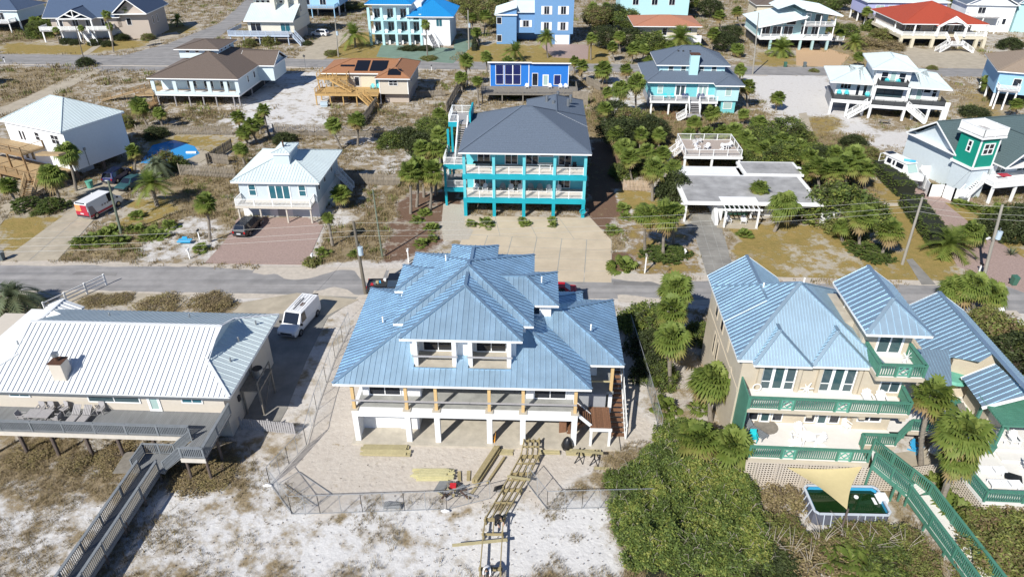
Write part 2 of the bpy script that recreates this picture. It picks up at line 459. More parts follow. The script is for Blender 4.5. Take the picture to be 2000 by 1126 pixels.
def chimney_box(par, x, y, z0, z1, w, d, mat, cap='rust', pipe=True):
 o = part('chimney', MB().box(x - w / 2, y - d / 2, z0, x + w / 2, y + d / 2, z1), MT[mat], par)
 part('chimney_cap', MB().box(x - w / 2 - .05, y - d / 2 - .05, z1, x + w / 2 + .05, y + d / 2 + .05, z1 + .05), MT[cap], o)
 if pipe:
  part('flue', MB().tube([(x, y, z1 + .05), (x, y, z1 + .55)], .16, 10), 'rust', o)
  part('flue_hood', MB().tube([(x, y, z1 + .5), (x, y, z1 + .75)], .26, 12), 'steel', o)
 return o
def vent(par, x, y, z, mat='trim', h=.4, r=.06):
 return part('vent_pipe', MB().tube([(x, y, z - .1), (x, y, z + h)], r, 8).tube([(x, y, z + h), (x, y, z + h + .06)], [r * 1.3, r * .6], 8), MT[mat], par)
class Frame:
 """the local axes of a house: o = ground point, a = turn in degrees"""
 def __init__(s, o, a): s.o, s.a = o, a; s.c, s.s = math.cos(R(a)), math.sin(R(a))
 def W(s, x, y, z=0): return (s.o[0] + x * s.c - y * s.s, s.o[1] + x * s.s + y * s.c, z)
 def thing(s, name, label, cat, group=None, x=0, y=0, z=0, rot=0):
  w = s.W(x, y, z); return thing(name, label, cat, w[0], w[1], z, s.a + rot, group)
# ---------------------------------------------------------------- ground
def inside(poly, X, Y):
 r = np.zeros(X.shape, bool); n = len(poly); j = n - 1
 for i in range(n):
  xi, yi = poly[i]; xj, yj = poly[j]
  c = ((yi > Y) != (yj > Y)) & (X < (xj - xi) * (Y - yi) / ((yj - yi) or 1e-9) + xi); r ^= c; j = i
 return r
def wnoise(x, y, s, seed=0):
 """cheap smooth value noise"""
 x, y = x / s, y / s; xi, yi = np.floor(x).astype(int), np.floor(y).astype(int); fx, fy = x - xi, y - yi
 fx, fy = fx * fx * (3 - 2 * fx), fy * fy * (3 - 2 * fy)
 def h(a, b):
  n = (a * 374761393 + b * 668265263 + seed * 1442695041) & 0x7fffffff; n = ((n ^ (n >> 13)) * 1274126177) & 0x7fffffff
  return ((n ^ (n >> 16)) & 0xffff) / 65535.0
 return (h(xi, yi) * (1 - fx) + h(xi + 1, yi) * fx) * (1 - fy) + (h(xi, yi + 1) * (1 - fx) + h(xi + 1, yi + 1) * fx) * fy
GP = lambda pts: [G(*p) for p in pts]
# what covers the ground, lot by lot: scrub (dry grass), lawn, mulch, tan (trodden sand); outlines as seen in the photograph
ZONES = [  # (outline, scrub, lawn, mulch, tan)
 ([(0,860),(200,870),(420,905),(560,900),(560,1000),(1180,990),(1260,1126),(0,1126)], .42, 0, 0, 0),
 ([(0,860),(180,880),(420,905),(480,890),(460,960),(330,960),(250,1000),(0,960)], .72, 0, 0, .1),
 ([(560,1000),(1180,990),(1230,1126),(560,1126)], .30, 0, 0, 0),
 ([(1000,990),(1180,990),(1230,1126),(950,1126)], .14, 0, 0, 0),
 ([(640,575),(700,570),(760,560),(1180,575),(1215,600),(1250,745),(1270,850),(1190,905),(1150,940),(1030,975),(700,985),(600,990),(540,940),(600,800),(640,700)], .05, 0, 0, 1),
 ([(440,800),(600,690),(640,620),(690,585),(700,640),(640,740),(590,880),(470,890)], .38, .0, 0, .6),
 ([(0,515),(700,545),(700,590),(0,565)], .05, 0, 0, .8),
 ([(500,500),(760,500),(900,540),(1330,545),(2000,600),(2000,640),(1200,600),(520,575)], .06, 0, 0, .8),
 ([(1200,600),(1400,600),(1440,880),(1290,860),(1260,740)], .55, 0, .25, .4),
 ([(1180,880),(1300,830),(1480,900),(1500,1126),(1240,1126)], .8, .2, .2, .2),
 ([(1470,950),(1700,900),(1800,1126),(1480,1126)], .35, 0, 0, .5),
 ([(1700,830),(2000,700),(2000,1126),(1850,1126)], .4, .1, .1, .5),
 # across the street, left to right
 ([(0,400),(130,420),(120,480),(0,495)], .1, .95, 0, 0),
 ([(0,300),(70,340),(160,370),(200,400),(130,430),(0,410)], .5, .4, .2, .2),
 ([(130,480),(260,430),(330,340),(460,330),(460,400),(410,510),(130,510)], .68, .45, 0, .2),
 ([(232,440),(250,390),(330,370),(345,400),(310,440)], .15, .8, .35, 0),
 ([(310,440),(400,420),(455,450),(410,510),(250,510)], .45, 0, 0, .2),
 ([(270,255),(455,260),(455,300),(330,330),(270,300)], .2, .75, .3, .2),
 ([(455,380),(660,380),(700,480),(640,515),(600,515),(630,440)], .38, 0, 0, .3),
 ([(640,440),(720,430),(760,360),(860,360),(860,480),(740,510),(620,510)], .8, .3, .0, .2),
 ([(760,430),(800,370),(900,370),(905,420),(870,430),(870,480),(790,510),(740,508)], .25, 0, .75, .3),
 ([(870,395),(900,330),(905,420),(880,440)], .1, 0, .9, .2),
 ([(640,260),(870,255),(870,350),(760,350),(700,300)], .5, .12, 0, .1),
 ([(450,150),(640,140),(640,260),(450,250)], .32, 0, 0, 0),
 ([(130,190),(300,170),(300,240),(240,260),(130,230)], .62, .1, 0, .1),
 ([(0,140),(190,110),(120,220),(0,230)], .72, .25, 0, .1),
 ([(0,78),(130,90),(260,75),(300,88),(160,108),(0,106)], .1, .95, 0, 0),
 ([(300,60),(350,40),(390,55),(330,75)], .2, .85, 0, 0),
 ([(0,55),(100,60),(60,85),(0,85)], .85, .2, .1, 0),
 ([(660,75),(720,60),(780,110),(870,115),(870,124),(630,115)], .2, .9, 0, 0),
 ([(900,90),(960,85),(1190,88),(1190,130),(920,128)], .15, .9, .1, 0),
 ([(940,130),(1140,150),(1150,230),(900,200)], .6, .2, .1, 0),
 ([(1140,200),(1200,150),(1260,220),(1430,250),(1430,330),(1260,340),(1180,330)], .75, .5, .1, 0),
 ([(1150,280),(1200,260),(1220,370),(1230,420),(1190,445),(1140,440)], .2, 0, .95, .1),
 ([(1205,370),(1270,370),(1290,400),(1250,440),(1230,420)], .15, .85, .15, 0),
 ([(1210,430),(1290,400),(1345,440),(1380,540),(1250,540),(1150,535),(1230,480)], .2, .5, .6, .2),
 ([(1150,505),(1180,495),(1240,500),(1240,530),(1160,532)], .1, 0, 1, 0),
 ([(1425,440),(1640,430),(1780,500),(1830,553),(1450,548)], .2, .85, .4, .25),
 ([(1540,470),(1620,465),(1740,545),(1540,545)], .2, .62, .35, .4),
 ([(1680,330),(1740,370),(1830,400),(1900,490),(1870,550),(1820,545),(1780,500),(1700,420)], .1, 1, 0, 0),
 ([(1810,395),(1900,400),(2000,440),(2000,560),(1940,520)], .1, 1, 0, 0),
 ([(1180,150),(1250,150),(1260,230),(1190,230)], .4, .1, 0, .1),
 ([(1440,140),(1620,150),(1700,260),(1860,260),(1900,330),(1700,330),(1550,260)], .12, 0, 0, .25),
 ([(1555,222),(1620,225),(1660,245),(1620,280),(1580,270)], .4, .8, 0, 0),
 ([(1860,180),(1960,190),(1960,240),(1920,240)], .5, .7, 0, 0),
 ([(1700,290),(1860,290),(1860,350),(1700,350)], .5, .1, 0, .1),
 ([(1470,100),(1560,110),(1570,130),(1470,130)], .3, .85, 0, 0),
 ([(1610,90),(1720,80),(1720,132),(1640,132)], .55, .55, 0, 0),
 ([(1920,70),(2000,60),(2000,130),(1930,110)], .45, .3, 0, .1),
 ([(1420,270),(1700,260),(1700,440),(1610,430),(1600,330)], .75, .35, .3, 0),
]
def build_ground():
 xs = np.concatenate([[-3500, -1200, -500, -320, -240], np.arange(-200, -46, 1.6), np.arange(-46, 46, .45), np.arange(46, 200, 1.6), [240, 320, 500, 1200, 3500]])
 ys = np.concatenate([[-1500, -300, -60, 0, 15], np.arange(22, 100, .45), np.arange(100, 175, 1.0), np.arange(175, 300, 2.2), [330, 420, 700, 1500, 4000]])
 X, Y = np.meshgrid(xs, ys); nx, ny = len(xs), len(ys)
 d = wnoise(X, Y, 5, 1) * .10 + wnoise(X, Y, 1.4, 2) * .05
 # low dune relief on the beach side
 dune = np.clip((42 - Y) / 10, 0, 1); Z = (d - .16) * .6 + dune * (wnoise(X, Y, 6, 5) - .5) * .25
 Z = np.where(Y > 44, -.012, np.minimum(Z - .02, -.012))
 # the photograph's outlines, sampled with a little jitter so that their edges break up
 cp, sp_ = math.cos(PITCH), math.sin(PITCH)
 jx = X + (wnoise(X, Y, 2.2, 7) - .5) * 2.4; jy = Y + (wnoise(X, Y, 2.2, 8) - .5) * 2.4
 zc = np.maximum(jy * cp + CAM_H * sp_, 1); PX = 1000 + FPX * jx / zc; PY = 563 + FPX * (-jy * sp_ + CAM_H * cp) / zc
 m = np.zeros(X.shape + (4,)); m[..., 0] = .6; m[..., 1] = .2; m[..., 2] = .05; m[..., 3] = .1
 for poly, *v in ZONES: m[inside(poly, PX, PY)] = v
 for _ in range(2):
  m[1:-1, 1:-1] = (m[1:-1, 1:-1] * 2 + m[:-2, 1:-1] + m[2:, 1:-1] + m[1:-1, :-2] + m[1:-1, 2:]) / 6
 me = bpy.data.meshes.new('ground')
 v = np.stack([X, Y, Z], -1).reshape(-1, 3)
 i = np.arange((ny - 1) * (nx - 1)); r, c = i // (nx - 1), i % (nx - 1); q = r * nx + c
 f = np.stack([q, q + 1, q + nx + 1, q + nx], -1)
 me.vertices.add(len(v)); me.vertices.foreach_set('co', v.ravel()); me.loops.add(f.size); me.loops.foreach_set('vertex_index', f.ravel())
 me.polygons.add(len(f)); me.polygons.foreach_set('loop_start', np.arange(len(f)) * 4); me.polygons.foreach_set('loop_total', np.full(len(f), 4))
 me.polygons.foreach_set('use_smooth', np.ones(len(f), bool)); me.update(); me.validate()
 at = me.attributes.new('cover', 'FLOAT_COLOR', 'POINT'); at.data.foreach_set('color', m.reshape(-1, 4).astype(np.float32).ravel())
 me.materials.append(ground_mat()); o = put('ground', me); o['kind'] = 'structure'
 return o, (xs, ys, m)
def ground_mat():
 m = bpy.data.materials.new('ground'); m.use_nodes = True; n = m.node_tree; L = n.links.new; N = n.nodes.new; b = n.nodes['Principled BSDF']
 tc = N('ShaderNodeTexCoord'); at = N('ShaderNodeAttribute'); at.attribute_name = 'cover'; sep = N('ShaderNodeSeparateColor'); L(at.outputs['Color'], sep.inputs[0])
 def noise(s, d=6, r=.6, dist=0):
  z = N('ShaderNodeTexNoise'); z.inputs['Scale'].default_value = s; z.inputs['Detail'].default_value = d; z.inputs['Roughness'].default_value = r; z.inputs['Distortion'].default_value = dist
  L(tc.outputs['Object'], z.inputs[0]); return z.outputs[0]
 def ramp(src, stops):
  r = N('ShaderNodeValToRGB'); e = r.color_ramp.elements
  while len(e) < len(stops): e.new(.5)
  for k, (p, c) in enumerate(stops): e[k].position = p; e[k].color = (*c, 1)
  L(src, r.inputs[0]); return r.outputs[0]
 def math_(op, a, b_=None, cl=False):
  q = N('ShaderNodeMath'); q.operation = op; q.use_clamp = cl
  for k, s in enumerate((a, b_)):
   if s is None: continue
   if hasattr(s, 'is_output'): L(s, q.inputs[k])
   else: q.inputs[k].default_value = s
  return q.outputs[0]
 def mix(f, a, b_):
  q = N('ShaderNodeMix'); q.data_type = 'RGBA'; L(f, q.inputs[0]); L(a, q.inputs[6]); L(b_, q.inputs[7]); return q.outputs[2]
 def thresh(dens, nz, soft):  # where noise < density
  d_ = math_('SUBTRACT', dens, nz); return math_('ADD', math_('DIVIDE', d_, soft), .5, True)
 n1, n2, n3, n4 = noise(.35, 4), noise(2.2, 8, .72), noise(9, 6, .7, .6), noise(.9, 6, .65)
 white = ramp(n2, [(.25, (.48, .475, .48)), (.5, (.58, .575, .575)), (.8, (.65, .645, .64))])
 tan = ramp(n2, [(.25, (.41, .365, .32)), (.5, (.49, .445, .395)), (.8, (.55, .51, .46))])
 scrub = ramp(n3, [(.28, (.075, .06, .034)), (.45, (.20, .15, .08)), (.6, (.28, .215, .12)), (.75, (.15, .13, .058))])
 lawn = ramp(n3, [(.25, (.19, .14, .05)), (.5, (.31, .225, .085)), (.75, (.36, .27, .115))])
 lawn2 = mix(ramp(n4, [(.35, (0, 0, 0)), (.7, (1, 1, 1))]), lawn, ramp(n3, [(.3, (.15, .13, .04)), (.7, (.28, .225, .075))]))
 mulch = ramp(n3, [(.25, (.085, .055, .04)), (.5, (.16, .10, .07)), (.75, (.21, .15, .115))])
 sand = mix(at.outputs['Alpha'], white, tan)
 # mixed noise decides where each cover grows
 nm = math_('ADD', math_('MULTIPLY', n1, .38), math_('ADD', math_('MULTIPLY', n4, .37), math_('ADD', math_('MULTIPLY', n2, .15), math_('MULTIPLY', n3, .10))))
 nm = math_('ADD', math_('MULTIPLY', math_('SUBTRACT', nm, .5), 3.4), .5)
 c = mix(thresh(sep.outputs[2], nm, .35), sand, mulch)
 c = mix(thresh(sep.outputs[1], nm, .45), c, lawn2)
 inv = math_('SUBTRACT', 1.0, nm)
 c = mix(math_('MULTIPLY', thresh(sep.outputs[0], inv, .35), .92), c, scrub)
 # fine dark litter
 v = N('ShaderNodeTexVoronoi'); v.inputs['Scale'].default_value = 4.5; v.inputs['Randomness'].default_value = 1; L(tc.outputs['Object'], v.inputs[0])
 sp_ = math_('MULTIPLY', math_('LESS_THAN', v.outputs['Distance'], .13), math_('MULTIPLY', sep.outputs[0], 1.3))
 sp_ = math_('MULTIPLY', sp_, math_('GREATER_THAN', n4, .5), True)
 dk = N('ShaderNodeRGB'); dk.outputs[0].default_value = (.09, .07, .05, 1)
 c = mix(math_('MULTIPLY', sp_, .8), c, dk.outputs[0])
 L(c, b.inputs['Base Color']); b.inputs['Roughness'].default_value = .95; b.inputs['Specular IOR Level'].default_value = .1
 bp = N('ShaderNodeBump'); bp.inputs['Strength'].default_value = .5; bp.inputs['Distance'].default_value = .13
 nb = noise(3.2, 8, .62); pv = N('ShaderNodeTexVoronoi'); pv.inputs['Scale'].default_value = 2.1; pv.feature = 'SMOOTH_F1'; L(tc.outputs['Object'], pv.inputs[0])
 pits = math_('MULTIPLY', math_('MINIMUM', pv.outputs['Distance'], .32), math_('MULTIPLY', n1, 2.2)); L(math_('ADD', math_('ADD', nb, math_('MULTIPLY', n3, .35)), pits), bp.inputs['Height']); L(bp.outputs[0], b.inputs['Normal'])
 return m
ground, GRID = build_ground()
def sheet(name, px, z, mat, extra=None, kind='structure'):
 pts = GP(px) if not extra else px
 return struct(name, MB().prism([(p[0], p[1]) for p in pts], -.2, z), mat, kind)
def road_mat(name, c, tyre=.12):
 m = M(name, c, .9, var=.25, vs=.5, bump=.15, bs=40); n = m.node_tree; L = n.links.new
 b = n.nodes['Principled BSDF']; src = b.inputs['Base Color'].links[0].from_socket
 tc = n.nodes.new('ShaderNodeTexCoord'); mp = n.nodes.new('ShaderNodeMapping'); mp.inputs['Scale'].default_value = (.03, 1.2, 1); L(tc.outputs['Object'], mp.inputs[0])
 z = n.nodes.new('ShaderNodeTexNoise'); z.inputs['Scale'].default_value = 1; z.inputs['Detail'].default_value = 3; L(mp.outputs[0], z.inputs[0])
 r = n.nodes.new('ShaderNodeValToRGB'); r.color_ramp.elements[0].position = .35; r.color_ramp.elements[0].color = (.8, .8, .8, 1); r.color_ramp.elements[1].position = .65; r.color_ramp.elements[1].color = (1.12, 1.1, 1.08, 1)
 L(z.outputs[0], r.inputs[0]); x = n.nodes.new('ShaderNodeMix'); x.data_type = 'RGBA'; x.blend_type = 'MULTIPLY'; x.inputs[0].default_value = 1
 L(src, x.inputs[6]); L(r.outputs[0], x.inputs[7]); L(x.outputs[2], b.inputs['Base Color']); return m
asphalt = road_mat('asphalt', (.30, .295, .298)); asphalt2 = road_mat('asphalt_old', (.28, .275, .275))
drive_c = M('drive_concrete', (.42, .37, .29), .9, var=.25, vs=.6, bump=.1, bs=40)
drive_w = M('drive_warm', (.52, .44, .33), .9, var=.18, vs=.35, bump=.1, bs=40)
drive_g = M('drive_grey', (.27, .26, .24), .9, var=.35, vs=.4, bump=.1, bs=40)
drive_green = M('drive_green', (.16, .24, .19), .9, var=.2, vs=.5)
paver_pink = M('paver_pink', (.36, .265, .235), .9, var=.3, vs=5, bump=.3, bs=14)
paver_or = M('paver_tan', (.50, .34, .20), .9, var=.2, vs=5, bump=.2, bs=14)
paver_lt = M('paver_light', (.46, .42, .36), .9, var=.25, vs=5, bump=.3, bs=14)
sheet('road', [(-900,485),(0,511),(500,522),(1345,542),(1825,553),(2900,577),(2900,655),(2000,612),(1600,594),(1200,583),(620,578),(0,568),(-900,551)], .012, asphalt)
sheet('road', [(-900,97),(0,106),(240,108),(420,111),(600,115),(1000,122),(1525,131),(1910,134),(3000,150),(3000,175),(1910,150),(1500,147),(1000,137),(520,131),(200,141),(0,125),(-900,118)], .012, asphalt2)
sheet('road', [(240,109),(330,85),(430,45),(480,0),(560,-75),(640,-75),(530,0),(490,30),(430,70),(380,100),(300,135),(180,135)], .016, asphalt2)
sheet('path', [(200,135),(190,142),(110,185),(0,228),(-60,255),(-60,235),(0,212),(90,172),(165,135)], .02, drive_c)
# driveways with sawn joints: grid of slabs, each a piece of the drive
def driveway(px, z, mat, nu, nv, name='driveway', gap=.06):
 """four-cornered drive (near-left, near-right, far-right, far-left) laid as nu x nv slabs"""
 a, b, c, d = [Vector((*G(*p), 0)) for p in px]
 o = struct(name, MB().prism([a.xy, b.xy, c.xy, d.xy], -.2, z - .012), 'concrete_dk')
 for i in range(nu):
  for j in range(nv):
   def P(u, v): return (a * (1 - u) + b * u) * (1 - v) + (d * (1 - u) + c * u) * v
   q = [P(i / nu, j / nv), P((i + 1) / nu, j / nv), P((i + 1) / nu, (j + 1) / nv), P(i / nu, (j + 1) / nv)]
   m = sum(q, Vector()) / 4; q = [m + (p - m) * (1 - gap / max(.3, (p - m).length)) for p in q]
   part('concrete_slab', MB().prism([p.xy for p in q], z - .1, z), mat, o)
 return o
driveway([(0,511),(112,509),(205,405),(150,402)], .03, drive_c, 2, 6)
driveway([(150,402),(205,405),(262,362),(195,352)], .03, drive_c, 2, 3)
sheet('driveway', [(400,514),(598,517),(632,440),(600,425),(465,425),(440,470)], .03, paver_pink)
driveway([(870,545),(1195,552),(1195,470),(905,458)], .03, drive_w, 6, 4)
driveway([(905,458),(1195,470),(1153,425),(905,421)], .034, drive_w, 4, 1)
sheet('path', [(866,470),(915,468),(925,450),(908,438),(906,400),(866,397),(862,440)], .04, paver_lt)
driveway([(1384,548),(1440,549),(1402,418),(1345,420)], .03, drive_g, 3, 9)
sheet('path', [(1800,556),(1828,556),(1782,505),(1770,507)], .03, drive_g)
sheet('driveway', [(1870,520),(1960,556),(2010,575),(2010,510),(1900,440),(1850,400),(1790,352),(1745,345),(1800,395)], .03, paver_pink)
driveway([(0,600),(120,602),(262,572),(150,568)], .02, drive_c, 1, 1)
driveway([(245,602),(342,606),(375,575),(262,572)], .03, drive_c, 2, 2)
sheet('driveway', [(455,610),(545,612),(560,575),(700,580),(640,620),(600,700),(560,800),(540,835),(470,815),(500,740)], .02, drive_g)
sheet('driveway', [(545,612),(640,615),(700,585),(580,572),(475,590),(455,610)], .024, drive_c)
sheet('driveway', [(575,115),(633,117),(690,68),(640,60)], .03, drive_c)
sheet('driveway', [(735,111),(870,123),(885,124),(922,90),(925,75),(890,78),(885,95),(850,92),(745,88)], .03, drive_green)
sheet('driveway', [(1080,112),(1148,116),(1150,88),(1050,84)], .03, paver_pink)
sheet('driveway', [(1555,128),(1640,131),(1660,108),(1615,95),(1555,95)], .03, paver_or)
sheet('driveway', [(1775,130),(1955,136),(1905,98),(1762,95)], .03, drive_c)
sheet('driveway', [(300,70),(345,62),(352,70),(290,85)], .03, drive_c)
sheet('path', [(158,107),(172,107),(205,84),(195,82)], .03, drive_c)
sheet('path', [(0,418),(35,410),(50,395),(40,392),(0,402)], .03, drive_c)
sheet('path', [(1560,222),(1575,220),(1592,268),(1610,300),(1590,300),(1570,270)], .03, drive_c)
sheet('patio', [(1720,922),(1790,1000),(1850,960),(1905,925),(1850,870),(1745,885)], .03, drive_c)
sheet('patio', [(330,320),(390,318),(418,300),(375,285),(310,300)], .03, drive_c)
sheet('patio', [(0,440),(0,410),(30,400)], .02, drive_c)
sheet('patio', [(1400,445),(1480,448),(1482,425),(1400,422)], .034, drive_c)
sheet('patio', [(1790,395),(1900,395),(1900,375),(1800,372)], .034, paver_pink)
# sand blown over the road edges
def drifts():
 g = random.Random(3); mb = MB()
 def strip(a, b, n, w, side):
  A, B = Vector(G(*a)), Vector(G(*b)); L = (B - A).length; d = (B - A) / L; r = Vector((-d.y, d.x)) * side; n = int(L / .5); xs = np.arange(n + 1) * .5
  q = np.clip(wnoise(xs, xs * 0 + a[0], 5, 51) * 1.1 + wnoise(xs, xs * 0, 1.4, 52) * .5 - .45, 0, 1) * w
  for i in range(n):
   p0, p1 = A + d * xs[i], A + d * xs[i + 1]; mb.poly([(v.x, v.y, .0185) for v in (p0 - r * .6, p0 + r * q[i], p1 + r * q[i + 1], p1 - r * .6)])
 strip((0, 512), (500, 523), 16, .7, -1); strip((500, 523), (760, 529), 10, 3.2, -1); strip((760, 529), (1345, 542), 20, 2.0, -1); strip((1345, 542), (1990, 557), 24, .8, -1)
 strip((1990, 611), (1200, 583), 26, .9, -1); strip((900, 580), (600, 577), 10, 2.6, -1); strip((620, 578), (0, 568), 20, .6, -1); strip((0, 126), (500, 131), 16, .5, 1) ; strip((520, 131), (1500, 147), 24, .7, 1)
 struct('sand_drift', mb, M('drift_sand', (.50, .45, .39), .95, var=.2, vs=2, bump=.2, bs=30))
drifts()
asphalt_d = road_mat('asphalt_patch', (.235, .23, .23))
for q in ([(240,126),(268,127),(262,137),(232,137)], [(1200,549),(1330,552),(1326,559),(1196,556)], [(150,530),(230,532),(226,539),(140,536)]): sheet('road_patch', q, .0172, asphalt_d)
# ---------------------------------------------------------------- the new house in the middle
def main_house():
 F = Frame((-12.45, 41.78), -2.0)
 h = F.thing('beach_house', 'large unfinished white house under a many-hipped blue steel roof, yellow pine porch posts', 'house')
 g = MT['galv']; P = .42; ZE = 6.2
 part('floor_slab', MB().box(-.25, -.35, -.1, 21.0, 12.0, .1), 'concrete', h)
 colx = [.2, 4.3, 6.6, 10.7, 13.3, 17.3]
 # ground floor: columns, beam, garage wall
 posts(h, [(x, .2) for x in colx], .1, 2.65, .42, 'stucco_white', 'column')
 posts(h, [(6.6, 3.6), (10.7, 4.2), (13.3, 4.4)], .1, 2.65, .35, 'stucco_white', 'column')
 part('beam', MB().box(-.02, -.02, 2.65, 17.52, .42, 3.25), 'stucco_white', h)
 part('beam', MB().box(-.02, .42, 2.65, .3, 11.0, 3.2).box(17.2, .42, 2.65, 17.52, 8.0, 3.2), 'stucco_white', h)
 part('porch_floor', MB().box(.3, .42, 3.0, 17.2, 12.5, 3.25), 'concrete_dk', h)
 part('wall', MB().box(.05, .8, .1, .35, 11, 2.65).box(.35, 1.48, .1, 1.3, 1.78, 2.65).box(3.4, 1.48, .1, 4.9, 1.78, 2.65).box(1.3, 1.48, 2.2, 3.4, 1.78, 2.65).box(4.6, 1.78, .1, 4.9, 11, 2.65).box(4.9, 10.6, .1, 17.4, 10.9, 2.65), 'stucco_white', h)
 slab_door(h, 'f', 2.35, 1.62, .1, 2.1, 2.1, 'trim', 5, 'garage_door')
 # first floor walls behind the porch
 part('wall', MB().box(.5, 1.85, 3.25, 5.2, 8, ZE - .2).box(13.5, 1.85, 3.25, 17.3, 8, ZE - .2).box(5.2, 5.2, 3.25, 13.4, 8, ZE - .2).box(.5, 8, 3.25, 17.3, 12.6, ZE - .2), 'stucco_white', h)
 window(h, 'f', 2.3, 1.85, 3.3, 2.6, 2.15, 2); window(h, 'f', 15.4, 1.85, 3.3, 2.6, 2.15, 2)
 for x in (6.8, 9.3, 11.8): window(h, 'f', x, 5.2, 3.3, 2.2, 2.3, 2)
 for y in (6.5, 10): window(h, 'r', 17.3, y, 3.9, 1.2, 1.4, 2)
 posts(h, [(x, .22) for x in colx], 3.25, ZE - .2, .24, 'pine', 'porch_post')
 posts(h, [(x, .22) for x in colx], 3.25, 3.33, .62, 'concrete', 'post_base')
 part('rail_board', MB().box(.1, .02, 4.12, 9.2, .09, 4.25).box(9.25, .02, 4.12, 17.4, .09, 4.25), 'bleached', h, 'temporary guard board nailed across the porch posts')
 # porch roof and the big lower hip
 hip_roof(h, -1.0, 18.4, -.5, 13.4, ZE, P, g, each='flr', axis='x', holes=((4.95, 8.2, .95), (9.1, 12.35, .95)))
 # second storey
 part('wall', MB().box(3.9, 4.0, 6.5, 13.4, 13.8, 9.15).box(4.6, 2.0, 6.5, 4.95, 4.0, 9.12).box(12.35, 2.0, 6.5, 12.7, 4.0, 9.12).box(8.2, 2.0, 6.5, 9.1, 4.0, 9.12), 'stucco_white', h)
 hip_roof(h, 3.2, 14.0, 3.1, 14.6, 9.3, P, g, each='lr', axis='y')
 hip_roof(h, 4.0, 13.2, 1.1, 8.2, 9.3, P, g, each='flr', axis='y', ends=('hip', 'gable'))
 # side dormers and the back gable
 hip_roof(h, 10.6, 16.0, 6.1, 11.5, 9.3, P, g, each='fr', axis='x', ends=('gable', 'hip'))
 hip_roof(h, 2.45, 8.5, 7.9, 12.3, 9.3, P, g, each='l', axis='x', ends=('hip', 'gable'))
 part('wall', MB().box(13.4, 6.6, 6.6, 15.4, 11.0, 9.15), 'stucco_white', h); window(h, 'f', 14.2, 6.6, 8.1, .7, .9, 1)
 part('wall', MB().box(2.9, 8.3, 6.6, 3.9, 11.8, 9.15), 'stucco_white', h)
 hip_roof(h, 6.65, 10.8, 9.4, 14.05, 10.45, P, g, each='lr', axis='y', ends=('gable', 'hip'))
 part('wall', MB().box(7.1, 13.0, 6.5, 10.4, 13.8, 10.3), 'stucco_white', h)
 # east wing
 hip_roof(h, 13.0, 21.1, 2.5, 12.1, ZE, P, g, each='fr', axis='x', ends=('gable', 'hip'))
 part('wall', MB().box(17.3, 5.0, 3.25, 19.3, 11.5, ZE - .2), 'stucco_white', h)
 part('porch_floor', MB().box(17.52, 2.9, 3.0, 20.5, 11.8, 3.24), 'concrete_dk', h)
 posts(h, [(20.3, 3.1)], 3.25, ZE - .2, .24, 'pine', 'porch_post'); posts(h, [(20.3, 3.1), (20.3, 7), (20.3, 11.5)], .1, 3.0, .3, 'stucco_white', 'column')
 part('rail_board', MB().box(17.6, 3.0, 4.12, 20.4, 3.07, 4.25), 'pt_lumber', h)
 part('wall', MB().box(17.52, 2.6, .1, 19.9, 2.9, 3.24), 'grey_panel', h, 'grey service wall beside the steps')
 # recessed balconies in the lower slope
 for x0 in (4.95, 9.1):
  x1 = x0 + 3.25
  part('balcony_floor', MB().box(x0, .95, 6.3, x1, 3.2, 6.72), 'concrete', h)
  part('curb', MB().box(x0 - .05, .86, 6.6, x1 + .05, .95, 6.85), 'galv', h)
  part('balcony_wall', MB().box(x0, 3.2, 6.4, x1, 3.5, 9.12), 'stucco_white', h)
  for xx, s in ((x0, 1), (x1, -1)):
   part('balcony_column', MB().box(min(xx, xx + s * .32), 1.25, 6.5, max(xx, xx + s * .32), 1.6, 9.12), 'stucco_white', h)
   part('balcony_wall', MB().box(min(xx, xx + s * .1), 1.6, 6.5, max(xx, xx + s * .1), 3.2, 9.12), 'stucco_white', h)
  part('rail_board', MB().box(x0 - .1, 1.17, 7.6, x1 + .1, 1.24, 7.73), 'bleached', h)
  window(h, 'f', (x0 + x1) / 2, 3.2, 6.76, 2.45, 2.1, 2)
 for v in ((1.7, 6.0, 7.55), (6.5, 10.5, 10.9), (13.0, 9.0, 10.0), (18.6, 5.4, 7.6), (14.6, 8.2, 10.3)): vent(h, *v)
 # timber steps at the east end
 boards(h, 18.55, 20.2, .1, 2.5, 2.0, 'brown_deck', .145, along='y', each=True)
 posts(h, [(18.65, .12), (20.1, .12), (20.1, 2.4)], 0, 1.85, .2, 'white', 'landing_post')
 part('landing_beam', MB().box(18.5, -.02, 1.65, 20.25, .09, 1.9), 'white', h)
 stairs(h, (17.5, .9, 3.24), (18.6, .9, 2.0), 1.3, 6, 'brown_deck', 'white')
 stairs(h, (18.9, 1.9, 1.95), (16.9, 1.9, .1), 1.1, 8, 'brown_deck', 'brown_deck')
 stairs(h, (20.9, 7.2, 3.24), (20.9, 1.0, .1), 1.15, 16, 'brown_deck', 'white')
 part('guard_panel', MB().bar((21.55, 1.0, 1.1), (21.55, 7.2, 3.9), .05, .75).box(21.5, 1.0, 0, 21.6, 1.1, 1.6).box(21.5, 4.0, 0, 21.6, 4.1, 3.0).box(21.5, 7.1, 0, 21.6, 7.2, 4.0), 'white', h)
 return F
FM = main_house()
